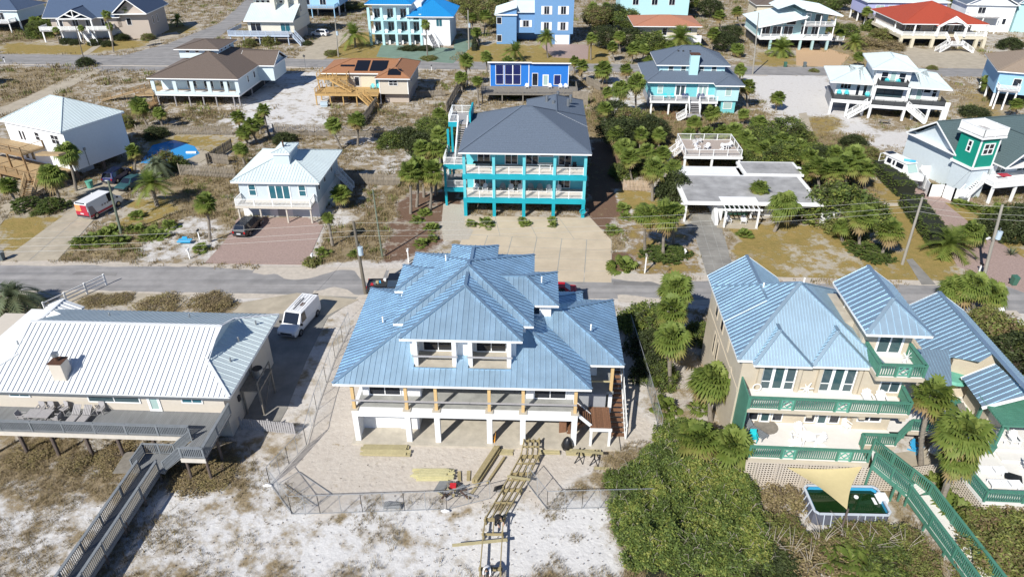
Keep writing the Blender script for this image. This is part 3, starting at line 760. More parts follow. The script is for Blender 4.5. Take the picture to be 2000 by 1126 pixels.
# ---------------------------------------------------------------- tan house with green balconies (right)
def diamond_panel(par, x, y, z, w=.85, h=.95):
 mb = MB()
 mb.box(x - w / 2, y - .03, z + .08, x + w / 2, y + .03, z + .16).box(x - w / 2, y - .03, z + h - .14, x + w / 2, y + .03, z + h - .06)
 p = [(x, y, z + .24), (x + .27, y, z + .5), (x, y, z + .76), (x - .27, y, z + .5)]
 for i in range(4): mb.bar(p[i], p[(i + 1) % 4], .04, .09, (0, 1, 0))
 for c, s in (((x - w / 2 + .06, z + .2), p[3]), ((x + w / 2 - .06, z + .2), p[1]), ((x - w / 2 + .06, z + h - .18), p[3]), ((x + w / 2 - .06, z + h - .18), p[1])): mb.bar((c[0], y, c[1]), s, .035, .06, (0, 1, 0))
 mb.box(x - w / 2 - .05, y - .05, z - .02, x - w / 2 + .05, y + .05, z + h + .04).box(x + w / 2 - .05, y - .05, z - .02, x + w / 2 + .05, y + .05, z + h + .04)
 return part('diamond_panel', mb, 'green_light', par)
mk('green_light', (.12, .38, .29), .6, var=.12)
def green_rail(par, pts, diamonds=(), post=2.1, h=1.05, **kw):
 """green rail; diamonds = (x from, x to) gaps filled by ornamental panels on a run along x"""
 o = railing(par, pts, h, post, 'green_paint', bal=.15, bw=.06, pw=.13, top=(.26, .07), **kw)
 return o
def green_front(par, x0, x1, y, z, dia):
 xs = [x0]
 for d in dia: xs += [d - .5, d + .5]
 xs.append(x1)
 for i in range(0, len(xs), 2): green_rail(par, [(xs[i], y, z), (xs[i + 1], y, z)], post=2.3)
 for d in dia:
  part('rail_top', MB().box(d - .5, y - .13, z + .98, d + .5, y + .13, z + 1.05), 'green_paint', par); diamond_panel(par, d, y, z)
def lattice(par, pts, n_bars=.2, w=.085, t=.03, frame=True, z0=0.0):
 """open trellis panel under a deck: foot line from a to b, top heights ha and hb"""
 (a, b, ha, hb) = pts; a, b = Vector((*a, z0)), Vector((*b, z0)); L = (b - a).length; d = (b - a) / L; mb = MB(); up = Vector((0, 0, 1)); nrm = Vector((d.y, -d.x, 0)) * .02
 n = int(L / n_bars)
 for i in range(n + 1):
  s = i * L / n; hh = ha + (hb - ha) * s / L - z0
  mb.bar(a + d * s, a + d * s + up * hh, w, t, nrm)
 H_ = max(ha, hb) - z0
 for k in range(int(H_ / n_bars) + 1):
  z = k * n_bars + .05; s0, s1 = 0, L
  if abs(ha - hb) > .05:
   sc = (z + z0 - ha) / (hb - ha) * L
   if ha > hb: s1 = min(L, sc)
   else: s0 = max(0, sc)
  if s1 > s0 + .05: mb.bar(a + d * s0 + nrm + up * z, a + d * s1 + nrm + up * z, t * .9, w)
 return part('lattice_panel', mb, 'lattice', par)
def right_house():
 F = Frame((18.22, 36.97), -3.4)
 h = F.thing('beach_house', 'tan stucco house with green balcony railings, diamond panels and a steep steel roof', 'house')
 g, wm = 'galv2', 'tan_stucco'; z1, z2, z3 = 2.9, 5.75, 8.7
 part('wall', MB().box(-1.5, 4.35, 0, 7.2, 15.6, 8.45).box(-1.5, 15.6, 0, 3.4, 16.0, 8.45), MT[wm], h)
 part('wall', MB().box(-1.0, 3.93, 0, 7.2, 4.35, 5.3), MT[wm], h); part('wall', MB().box(7.2, 3.55, 0, 9.9, 15.0, z2 - .4).box(7.2, 4.05, z2 - .4, 10.4, 14.5, z3 - .3), MT[wm], h)
 part('wall', MB().box(7.0, 5.3, 8.3, 10.5, 10.4, 11.4), MT[wm], h)
 part('wall_band', MB().box(-1.56, 4.3, 5.4, -1.5, 15.6, 5.65), MT[wm], h)
 # french doors, upper floor
 for x in (1.3, 5.6):
  window(h, 'f', x - .85, 4.35, z2 + .02, .8, 2.35, 1, 'trim', 'glass_grey', rows=2, transom=.75)
  window(h, 'f', x, 4.35, z2 + .02, .92, 2.35, 1, 'trim', 'glass_teal2', kind='glazed_door', fw=.14)
  window(h, 'f', x + .85, 4.35, z2 + .02, .8, 2.35, 1, 'trim', 'glass_grey', rows=2, transom=.75)
  part('wall_pier', MB().box(x - 1.55, 4.1, z2 + .005, x - 1.28, 4.36, 8.3).box(x + 1.28, 4.1, z2 + .005, x + 1.55, 4.36, 8.3), MT[wm], h)
 window(h, 'f', 9.3, 4.05, z2 + .35, 1.5, 1.95, 2, 'trim', 'glass_grey', rows=2)
 for x in (.85, 5.1):
  window(h, 'f', x, 3.93, z1 + .02, .8, 2.2, 1, 'trim', 'glass_teal2', kind='glazed_door', fw=.12)
  for d in (-.9, .9): window(h, 'f', x + d, 3.93, z1 + .15, .8, 2.0, 1, 'trim', 'glass', fw=.07)
 window(h, 'f', 8.35, 3.55, z1 + .75, 1.75, 1.15, 2, 'trim', 'glass', fw=.12)
 for y, z, w_, hh in ((11, 6.3, 1.0, 1.5), (13.2, 6.3, 1.0, 1.5), (11.2, 3.1, .7, 2.1), (12.4, 3.1, .7, 2.1), (8.4, 6.2, .35, 1.1), (6.6, 4.9, .35, 1.0)): window(h, 'l', -1.5, y, z, w_, hh, 1, 'tan_stucco', 'glass')
 window(h, 'f', 9.0, 5.3, z3 + .02, 1.9, 2.25, 2, 'trim', 'glass_teal2', kind='glazed_door', fw=.15)
 # decks
 boards(h, -1.15, 7.2, .02, 4.35, z1, 'green_deck', .14, along='x'); boards(h, 7.2, 10.0, 1.85, 3.55, z1 - .005, 'green_deck', .14)
 boards(h, 10.0, 15.5, 3.6, 7.5, z1 - .008, 'green_deck', .14)
 part('fascia', MB().box(-1.2, -.06, z1 - .38, 7.3, .015, z1 - .05), MT[wm], h); part('fascia', MB().box(7.3, 1.76, z1 - .36, 9.9, 1.83, z1 - .05).box(11.5, 3.5, z1 - .36, 14.2, 3.58, z1 - .05), MT[wm], h)
 boards(h, -1.25, 10.05, 2.02, 4.35, z2, 'green_deck', .14); part('fascia', MB().box(-1.3, 1.94, z2 - .3, 10.1, 2.01, z2 - .04), MT[wm], h)
 part('corbel', MB().box(3.0, 1.98, z2 - .62, 3.4, 4.3, z2 - .42), MT[wm], h); part('corbel', MB().box(6.75, 1.98, z2 - .62, 7.15, 4.3, z2 - .42), MT[wm], h); part('corbel', MB().box(9.6, 1.98, z2 - .62, 10.0, 4.0, z2 - .42), MT[wm], h)
 green_front(h, -1.2, 10.05, 2.06, z2, (1.45, 5.35)); green_rail(h, [(10.05, 2.06, z2), (10.2, 4.0, z2)], ends=(False, True))
 part('screen_wall', MB().hexa([(-1.36, 2.0, 0), (-1.26, 2.0, 0), (-1.26, 4.5, 0), (-1.36, 4.5, 0), (-1.36, 2.0, 6.75), (-1.26, 2.0, 6.75), (-1.26, 4.5, 6.85), (-1.36, 4.5, 6.85)]), 'green_paint', h, 'solid green side screen of the balcony')
 green_front(h, -1.15, 7.2, .06, z1, (1.6, 5.5))
 green_rail(h, [(7.2, 1.2, z1), (7.3, 1.84, z1), (9.85, 1.88, z1), (11.6, 3.58, z1), (14.1, 3.6, z1)], post=1.4)
 # tower balcony
 boards(h, 7.3, 10.45, 2.5, 5.3, z3, 'green_deck', .14); part('fascia', MB().box(7.24, 2.42, z3 - .34, 10.5, 2.49, z3 - .03).box(7.22, 2.49, z3 - .34, 7.29, 5.2, z3 - .03), MT[wm], h)
 green_front(h, 7.3, 10.45, 2.55, z3, (9.0,)); green_rail(h, [(7.33, 2.55, z3), (7.33, 5.2, z3)], ends=(False, True)); green_rail(h, [(10.42, 2.55, z3), (10.42, 5.2, z3)], ends=(False, True))
 # lattice skirt
 for a, b in ((-1.15, 1.0), (1.05, 3.1), (3.15, 5.2), (5.25, 7.2)): lattice(h, ((a, 0), (b, 0), 2.5, 2.5))
 lattice(h, ((7.25, 0), (10.2, .3), 2.5, .9)); posts(h, [(-1.15, .1), (1.03, .1), (3.13, .1), (5.23, .1), (7.22, .1)], 0, 2.5, .16, 'lattice', 'skirt_post')
 lattice(h, ((10.9, 1.1), (13.2, 1.6), 1.5, 1.5))
 # roofs
 rf, _, _ = hip_roof(h, -2.0, 8.4, 4.0, 14.4, 8.6, .7, g, sp=.22, axis='y', skip='l')
 hip_roof(h, -1.995, 4.0, 9.0, 16.3, 8.59, .7, g, each='r', sp=.3, axis='y', ends=('gable', 'gable'), skip='l', fh=.22)
 L_ = [(-2, 16.3, 8.6), (-2, 4, 8.6), (3.2, 9.2, 12.24), (1.0, 11.4, 10.7), (1.0, 16.3, 10.7)]
 roof_face(rf, L_, g, 'metal', .42, True)
 hip_roof(h, -.95, 3.2, 3.5, 8.6, 8.56, .8, g, sp=.22, axis='y', ends=('hip', 'gable'), fh=.17); hip_roof(h, 3.25, 7.4, 3.6, 8.6, 8.57, .8, g, sp=.22, axis='y', ends=('hip', 'gable'), fh=.18)
 hip_roof(h, 6.3, 10.8, 3.6, 10.7, 11.5, .7, g, each='l', sp=.5, axis='y', ends=('hip', 'gable'))
 part('flat_roof', MB().box(6.35, 7.2, 9.5, 7.6, 11.3, 10.12), 'concrete', h); vent(h, 7.0, 9.3, 10.2); vent(h, 1.1, 10.9, 10.7); vent(h, 3.6, 9.6, 12.0)
 # east wing
 w1 = part('roof', MB().box(15.7, 11.9, 4.1, 21.3, 17.6, 4.3).bar((15.6, 17.7, 4.5), (18.9, 17.7, 6.75), .08, .22).bar((21.6, 17.7, 4.9), (18.9, 17.7, 6.75), .08, .22), 'trim', h)
 roof_face(w1, [(15.6, 17.68, 4.57), (15.6, 11.8, 4.57), (16.77, 9.8, 5.37), (17.93, 8.21, 6.16), (18.9, 8.46, 6.82), (18.9, 17.68, 6.82)], g, 'metal', .48, True)
 roof_face(w1, [(18.9, 17.68, 6.82), (18.9, 3.6, 6.82), (21.6, 3.6, 4.98), (21.6, 17.68, 4.98)], g, 'metal', .3, False)
 roof_face(w1, [(16.85, 7.85, 4.8), (16.75, 4.5, 4.74), (19.3, 4.0, 6.42), (18.95, 7.8, 6.28)], g, 'metal', .48, True)
 cb = MB(); ridge_cap(cb, (18.9, 17.7, 6.82), (18.9, 3.6, 6.82), .34); part('ridge_cap', cb, g, w1)
 part('fascia', MB().bar((16.75, 4.44, 4.62), (19.3, 3.94, 6.3), .08, .24).bar((16.85, 7.9, 4.7), (18.95, 7.85, 6.2), .08, .24), 'trim', w1)
 w2 = part('roof', MB().box(14.2, 7.3, 4.1, 15.6, 10.6, 4.3), 'trim', h)
 roof_face(w2, [(14.2, 7.2, 4.46), (15.9, 7.2, 4.46), (17.0, 10.6, 5.5), (13.6, 10.6, 5.5)], g, 'metal', .25, False)
 part('wall', MB().box(10.4, 7.6, 0, 15.4, 15, 4.4).box(15.4, 11.2, 0, 21.2, 17.4, 4.6), MT[wm], h)
 gable_wall(h, [(16.9, 9.6, 0), (21.2, 7.6, 0), (21.2, 7.6, 5.0), (19.0, 8.5, 6.6), (17.8, 9.2, 5.9), (16.9, 9.6, 5.2)], (.2, .6, 0), wm)
 part('wall', MB().box(17.9, 5.0, 0, 21.0, 8.2, 4.7), MT[wm], h)
 # lower patio deck with its lattice
 part('patio_floor', MB().prism([(14.3, -2.4), (22, -2.5), (22, 9), (15.2, 9), (15.4, 2.2), (13.95, .4)], 1.75, 2.0), 'green_deck', h)
 part('patio_step', MB().box(17.6, 1.6, 2.0, 22, 2.6, 2.16).box(17.2, 2.6, 2.0, 22, 8.4, 2.3), 'green_deck', h)
 green_front(h, 14.35, 20.6, -2.36, 2.0, (17.4,)); green_rail(h, [(14.35, -2.36, 2), (13.98, .4, 2)], ends=(False, True)); diamond_panel(h, 13.95, .75, 2.0, .5)
 for a, b in ((14.3, 16.3), (16.35, 18.4), (18.45, 20.5)): lattice(h, ((a, -2.44), (b, -2.44), 1.75, 1.75))
 lattice(h, ((13.9, .5), (14.3, -2.4), 1.75, 1.75))
 return F
mk('glass_teal2', (.03, .075, .085), .1, spec=.8)
FR = right_house()
def pergola_green():
 w = FR.W(17.3, 2.4, 2.3); t = thing('pergola', 'green slatted pergola over the white patio deck', 'pergola', *w, FR.a)
 for x in (.1, 3.6):
  for y in (.2, 2.9): part('post', MB().box(x - .1, y - .1, 0, x + .1, y + .1, 2.3), 'green_paint', t)
 for x in (.1, 3.6): part('beam', MB().box(x - .07, -.3, 2.3, x + .07, 3.3, 2.5), 'green_paint', t)
 for i in range(16): part('slat', MB().box(-.3, -.2 + i * .22, 2.5, 4.2, -.06 + i * .22, 2.66), 'green_paint', t)
pergola_green()
def walkway(name, label, pts, z, w, deck, rail, group=None, kind='boardwalk', h=1.05, plank=.15, green=False, x=0, y=0, rot=0, post=2.2, legs=True, balm=None):
 """raised plank walk along pts (local), its two rails and legs"""
 t = thing(name, label, kind, x, y, 0, rot, group); P = [Vector(p) for p in pts]
 zz = z if isinstance(z, list) else [z] * len(P); mb = MB(); lg = MB()
 for s in (-1, 1):
  side = []
  for i, p in enumerate(P):
   d = (P[min(i + 1, len(P) - 1)] - P[max(i - 1, 0)]).normalized(); r = Vector((d.y, -d.x)); q = p + r * s * w / 2; side.append((q.x, q.y, zz[i]))
  railing(t, side, h, post, rail, bal=.15, bw=.05 if not green else .06, pw=.13, top=(.2, .06), balmat=balm)
  for i in range(len(side) - 1): mb.bar(Vector(side[i]) - Vector((0, 0, .2)), Vector(side[i + 1]) - Vector((0, 0, .2)), .05, .34)
 pl = MB()
 for i in range(len(P) - 1):
  a, b = Vector((*P[i], zz[i])), Vector((*P[i + 1], zz[i + 1])); L = (b - a).length; d = (b - a) / L; r = Vector((d.y, -d.x, 0)).normalized(); n = int(L / plank)
  for k in range(n):
   c = a + d * ((k + .5) * L / n); pl.bar(c - r * w / 2, c + r * w / 2, L / n - .015, .04)
  for k in range(int(L / post) + 1):
   c = a + d * (k * post);
   for s in (-1, 1): lg.bar(c + r * s * w / 2 * .96 + Vector((0, 0, -c.z - .1)), c + r * s * w / 2 * .96, .13, .13)
 part('planks', pl, MT[deck], t, kind='stuff'); part('stringers', mb, MT[rail], t)
 part('legs', lg, MT[rail if green else 'post_wood'], t, kind='stuff')
 return t
w = FR.W(0, 0)
walkway('boardwalk', 'green railed white boardwalk running past the pool to the beach', [(7.75, .6), (10.5, -.3), (10.9, -1.0), (12.1, -8.5), (12.6, -12)], [2.88, 1.0, .85, .7, .55], 1.6, 'green_deck', 'green_paint', green=True, x=w[0], y=w[1], rot=FR.a)
# ---------------------------------------------------------------- white-roofed house with the grey deck (left)
def left_house():
 F = Frame((-32.3, 39.79), -2.5)
 h = F.thing('beach_house', 'low cream house with a brilliant white metal roof and broad grey deck', 'house')
 wm = M('cream_wall', (.56, .51, .44), .8, var=.06, bump=.1, bs=30); MT['cream_wall'] = wm; m = MT['white_metal']; Z = 2.5
 part('wall', MB().box(-14, 2.95, 0, 9.7, 12.7, 4.85), wm, h)
 roof = part('roof', MB().box(-12, 1.9, 4.72, 10.83, 13.4, 4.9), 'trim', h)
 a, b, c, d = (-7.42, 7.65, 7.48), (8.42, 7.65, 7.48), (8.1, 4.86, 6.25), (7.96, 10.71, 6.13)
 lc, ld = (-7.1, 4.86, 6.25), (-7.0, 10.7, 6.13)
 roof_face(roof, [(-10.2, 1.9, 4.95), (10.83, 1.9, 4.95), c, b, a, lc], m, 'metal', .41, True)
 roof_face(roof, [(10.83, 13.4, 4.95), (-10.2, 13.4, 4.95), ld, a, b, d], 'white_metal2', 'metal', .41, True)  # back slope turned from the sun: its shade painted in as bluer metal
 roof_face(roof, [(10.83, 1.9, 4.95), (10.83, 13.4, 4.95), d, c], 'white_metal2', 'metal', .55, True)  # right slope too: shade put into the colour by the darker metal
 roof_face(roof, [(-10.2, 13.4, 4.95), (-10.2, 1.9, 4.95), lc, ld], m, 'metal', .55, True)
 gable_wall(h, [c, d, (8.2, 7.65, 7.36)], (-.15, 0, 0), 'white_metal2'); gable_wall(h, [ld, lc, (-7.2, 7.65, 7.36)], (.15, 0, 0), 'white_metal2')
 cb = MB(); ridge_cap(cb, a, b, .3); ridge_cap(cb, b, c, .2); ridge_cap(cb, b, d, .2); ridge_cap(cb, c, (10.83, 1.9, 4.95), .24); ridge_cap(cb, d, (10.83, 13.4, 4.95), .2); ridge_cap(cb, lc, (-10.2, 1.9, 4.95), .2); part('ridge_cap', cb, m, roof)
 hip_roof(h, -11.3, -7.9, 10.5, 14.6, 4.5, .44, m, axis='y', ends=('gable', 'gable'), fh=.16, each='lr')
 part('gutter', MB().box(-10.2, 1.8, 4.76, 10.83, 1.9, 4.88), 'steel', h)
 ch = chimney_box(h, -2.65, 3.25, 5.4, 6.95, .98, .95, 'cream_wall')
 window(h, 'f', -6.6, 2.95, 3.55, 1.7, 1.1, 2, 'trim', 'glass_teal'); window(h, 'f', .95, 2.95, 3.25, 4.2, 1.35, 2, 'trim', 'glass_grey'); window(h, 'f', 7.2, 2.95, 3.4, 1.7, 1.1, 2, 'trim', 'glass_teal')
 window(h, 'f', 4.1, 2.95, 2.52, 1.0, 2.1, 1, 'trim', 'glass_pale', kind='glazed_door', fw=.2)
 for v in ((9.6, 5.6, 5.6), (9.3, 8.2, 5.8), (9.7, 11, 5.55), (-3, 10.9, 6.1), (4, 11, 6.1), (-8.7, 7, 5.7)): vent(h, *v, 'steel', .25, .07)
 # deck
 boards(h, -14, 8.3, .2, 2.95, Z, 'deck_grey', .145, along='y'); boards(h, 8.3, 10.05, -2.0, 2.95, Z - .006, 'deck_grey', .145, along='y')
 part('fascia', MB().box(-14, .12, Z - .42, 8.3, .19, Z - .06).box(8.25, -2.08, Z - .4, 10.1, -2.01, Z - .06), 'bleached2', h)
 railing(h, [(-14, .24, Z), (8.0, .24, Z)], 1.0, 2.35, 'rail_grey', bal=.13, bw=.06, pw=.12, top=(.26, .06)); railing(h, [(10.02, 2.9, Z), (10.02, -1.98, Z), (8.35, -1.98, Z)], 1.0, 2.4, 'rail_grey', bal=.13, bw=.06, pw=.12, top=(.22, .06))
 posts(h, [(x, .35) for x in (-8.2, -5.6, -3.1, -.4, 2.1, 4.9)], 0, Z - .2, .27, 'post_wood', 'pile', True); posts(h, [(8.45, -1.8), (9.95, -1.8), (9.95, .2)], 0, Z - .1, .2, 'post_wood', 'pile', True)
 # steps from the deck to the walkway
 st = part('ramp', MB().bar((8.3, -1.1, 2.42), (6.7, -1.1, 1.02), 1.7, .06, (0, 0, 1)), 'deck_grey', h)
 railing(h, [(8.3, -1.98, Z), (6.7, -1.98, 1.02)], 1.0, 2, 'rail_grey', bal=.13, bw=.06); railing(h, [(8.3, -.2, Z), (6.7, -.2, 1.02)], 1.0, 2, 'rail_grey', bal=.13, bw=.06)
 boards(h, 4.3, 6.7, -2.05, -.2, 1.02, 'deck_grey', .145, along='y'); railing(h, [(6.7, -.2, 1.02), (4.3, -.2, 1.02), (4.3, -1.9, 1.02)], 1.0, 1.2, 'rail_grey', bal=.13, bw=.06)
 part('storage_ramp', MB().bar((2.3, -.6, .35), (5.2, -.4, .35), 2.2, .08), 'weathered', h)
 # air conditioner platform on the east side
 part('equipment_stand', MB().box(9.75, 5.6, 2.45, 11.4, 8.6, 2.6).box(9.8, 5.6, 0, 9.95, 5.75, 2.45).box(11.2, 5.6, 0, 11.35, 5.75, 2.45).box(11.2, 8.4, 0, 11.35, 8.55, 2.45).bar((11.3, 5.65, .1), (11.3, 8.5, 2.4), .07).bar((11.3, 5.65, 3.4), (11.3, 8.5, 3.4), .09).box(11.25, 5.6, 2.6, 11.35, 5.7, 3.4).box(11.25, 8.4, 2.6, 11.35, 8.5, 3.4), 'weathered', h)
 part('meter_box', MB().box(9.7, 5.0, 1.9, 9.85, 5.3, 2.4), 'dark', h)
 part('conduit', MB().tube([(9.75, 8.2, 2.6), (9.78, 9.0, 4.0), (9.75, 9.6, 4.7)], .03, 5).tube([(9.75, 7.9, 2.6), (9.75, 8.0, 4.7)], .025, 5), 'dark', h)
 return F
mk('glass_pale', (.35, .48, .46), .15); mk('bleached2', (.58, .54, .48), .8, var=.1)
FL = left_house()
w = FL.W(0, 0)
walkway('boardwalk', 'long grey weathered boardwalk leading from the deck down over white sand', [(5.55, -2.0), (5.5, -7), (5.42, -16)], 1.0, 1.4, 'deck_grey', 'rail_grey', x=w[0], y=w[1], rot=FL.a, post=2.35, balm='weathered')
def ac_unit(label, x, y, z, rot=0):
 t = thing('air_conditioner', label, 'air conditioner', x, y, z, rot)
 part('case', MB().tube([(0, 0, 0), (0, 0, .75)], .45, 14), 'steel', t); part('fan_grille', MB().tube([(0, 0, .75), (0, 0, .8)], [.42, .36], 14), 'dark', t)
w = FL.W(10.6, 7.6, 2.6); ac_unit('rusty round air conditioner on a wooden stand beside the white-roofed house', *w)
# ---------------------------------------------------------------- houses across the street
def turquoise_house():
 F = Frame((-6.22, 83.83), -2.2); h = F.thing('beach_house', 'three-level bright turquoise house with two full balconies and a blue-grey shingle roof', 'house')
 cx = [.15, 3.9, 7.75, 11.6, 15.45]; t = 'turq'
 posts(h, [(x, .2) for x in cx], 0, 1.95, .42, t, 'column'); posts(h, [(x, 5.2) for x in cx], 0, 1.95, .35, t, 'column')
 part('beam', MB().box(-.08, -.02, 1.95, 15.7, .42, 2.6), MT[t], h); part('beam', MB().box(-.08, -.02, 5.2, 15.7, .42, 5.85), MT[t], h)
 boards(h, 0, 15.6, .42, 3.6, 2.56, 'bleached2', .2); boards(h, 0, 15.6, .42, 3.6, 5.82, 'bleached2', .2)
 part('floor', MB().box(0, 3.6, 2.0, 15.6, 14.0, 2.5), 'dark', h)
 posts(h, [(x, .2) for x in cx], 2.6, 5.2, .36, 'turq_lt', 'column'); posts(h, [(x, .2) for x in cx], 5.85, 8.75, .36, 'turq_lt', 'column')
 part('wall', MB().box(.1, 3.6, 2.5, 15.5, 14.0, 8.75).box(8.0, 14.0, 2.5, 15.5, 21.8, 8.75).box(.1, 8, 0, 15.5, 21, 2.2), 'turq_lt', h)
 part('wall', MB().box(.0, .5, 0, .25, 8, 1.9), 'turq_lt', h)
 for z in (2.6, 5.85):
  for i in range(4): railing(h, [(cx[i] + .2, .22, z), (cx[i + 1] - .2, .22, z)], 1.0, 1.8, 'trim', bal=0, wires=5, pw=.09, ends=(False, False) if 0 else (True, True))
 for x, k in ((2.4, 'glazed_door'), (6.0, 'glazed_door'), (8.7, 'glazed_door'), (13.0, 'glazed_door')):
  window(h, 'f', x, 3.6, 5.87, 1.7, 2.1, 2, 'trim', 'glass', kind=k)
 window(h, 'f', 10.6, 3.6, 7.0, 1.9, 1.0, 1, 'trim', 'glass')
 for x in (1.8, 6.6, 13.0): window(h, 'f', x, 3.6, 2.65, 1.6, 2.1, 2, 'trim', 'glass', kind='glazed_door')
 for y in (8, 13, 18):
  for z in (3.6, 6.8): window(h, 'r', 15.5, y, z, 1.0, 1.2, 2)
 hip_roof(h, -.45, 16.1, -.6, 14.8, 8.95, .47, 'shingle_blue', 'shingle', .3, capmat='shingle_blue', axis='x')
 hip_roof(h, 7.6, 16.1, 10, 22.6, 8.955, .47, 'shingle_blue', 'shingle', .3, capmat='shingle_blue', axis='y', fh=.22, ends=('gable', 'hip'))
 for v in ((11.5, 14.5), (13.6, 15.3), (10.6, 16.8), (14.0, 17.2), (12.2, 19)):
  part('roof_vent', MB().tube([(v[0], v[1], 10.2), (v[0], v[1], 11.0 + .25)], .22, 8), 'steel', h)
 # stair tower on the west side
 part('stair_wall', MB().box(-2.9, 3.2, 0, -2.6, 3.5, 5.8).box(-2.9, 8, 0, -2.6, 8.3, 9.0).box(-2.9, 12.4, 0, -2.6, 12.7, 9.0).box(-.35, 3.2, 0, -.1, 3.5, 5.8), MT[t], h)
 for z in (5.3, 2.1): part('beam', MB().box(-2.95, 3.1, z, -.05, 3.35, z + .55), MT[t], h)
 boards(h, -2.9, -.05, 3.35, 8.2, 5.8, 'bleached', .16, along='y'); boards(h, -2.9, -.05, 3.35, 8.2, 2.6, 'bleached', .16, along='y'); boards(h, -2.9, -.05, 10.6, 15.0, 9.2, 'bleached', .16, along='y')
 part('beam', MB().box(-2.95, 10.4, 8.6, -1.6, 10.6, 9.25), MT[t], h)
 stairs(h, (-.9, 10.5, 9.2), (-.9, 5.2, 5.85), 1.2, 16, 'bleached', 'trim', hand=.95)
 part('parapet_wall', MB().box(-.05, 10.2, 9.0, .2, 15.0, 10.7), MT[t], h)
 railing(h, [(-.1, 3.3, 5.85), (-2.85, 3.3, 5.85), (-2.85, 8.2, 5.85)], 1.0, 1.5, 'trim', bal=.16); railing(h, [(-.1, 3.3, 2.65), (-2.85, 3.3, 2.65), (-2.85, 8.2, 2.65)], 1.0, 1.5, 'trim', bal=.16)
 railing(h, [(-1.6, 10.5, 9.2), (-2.85, 10.5, 9.2), (-2.85, 15, 9.2), (-.1, 15, 9.2)], 1.05, 1.8, 'trim', bal=.16)
 return F
FT = turquoise_house()
def pale_house():
 F = Frame((-36.03, 83.36), -2.2); h = F.thing('cottage', 'small pale blue cottage on stilts with a white pyramid metal roof and roof box', 'house')
 m = MT['white_metal2']
 part('wall', MB().box(.9, .6, 0, 10.9, 11.4, 4.7), 'siding_pale', h); part('wall', MB().box(.88, .58, 0, 10.92, 11.42, 2.0), 'stucco_white', h)
 hip_roof(h, .2, 11.6, 0, 12.1, 5.0, .36, m, sp=.4, axis='x', capw=.2)
 part('roof_box', MB().box(5.1, 3.2, 5.6, 7.1, 6.9, 7.75), 'siding_pale', h)
 hip_roof(h, 4.9, 7.3, 3.0, 7.1, 7.75, .3, m, sp=.4, name='roof_box_top', capw=.12)
 part('flue', MB().tube([(6.1, 4.6, 7.9), (6.1, 4.6, 8.9)], .12, 8), 'rust', h)
 window(h, 'f', 2.6, .6, 2.9, 1.0, 1.6, 1, 'trim', 'glass_teal', rows=2); window(h, 'f', 9.1, .6, 2.9, 1.0, 1.6, 1, 'trim', 'glass_teal', rows=2); window(h, 'f', 6.1, .6, 2.4, 2.9, 2.05, 3, 'trim', 'glass_teal', kind='glazed_door', fw=.16)
 for y in (1.8, 4.5, 8): window(h, 'r', 10.9, y, 3.3, .8, .9, 1)
 for x in (3.2, 8.6): slab_door(h, 'f', x, .58, .1, 2.4, 1.8, 'siding_pale', 4, 'garage_door')
 slab_door(h, 'f', 5.9, .58, .05, .95, 1.9, 'grey_panel')
 boards(h, .9, 10.6, -1.45, .6, 2.32, 'bleached2', .16); part('fascia', MB().box(.86, -1.52, 2.05, 10.64, -1.46, 2.33), 'bleached2', h)
 railing(h, [(1.0, .5, 2.32), (.95, -1.4, 2.32), (10.55, -1.4, 2.32), (10.55, .5, 2.32)], .95, 2.4, 'trim', bal=.17, bw=.04)
 posts(h, [(1.1, -1.2), (3.9, -1.2), (7.3, -1.2), (10.4, -1.2)], 0, 2.1, .24, 'bleached2', 'pile', True)
 stairs(h, (11.2, 9.6, 2.6), (13.2, 9.6, .1), 1.0, 9, 'trim', 'trim', hand=.95); boards(h, 10.9, 11.6, 9, 11.4, 2.6, 'bleached2')
 return F
FS = pale_house()
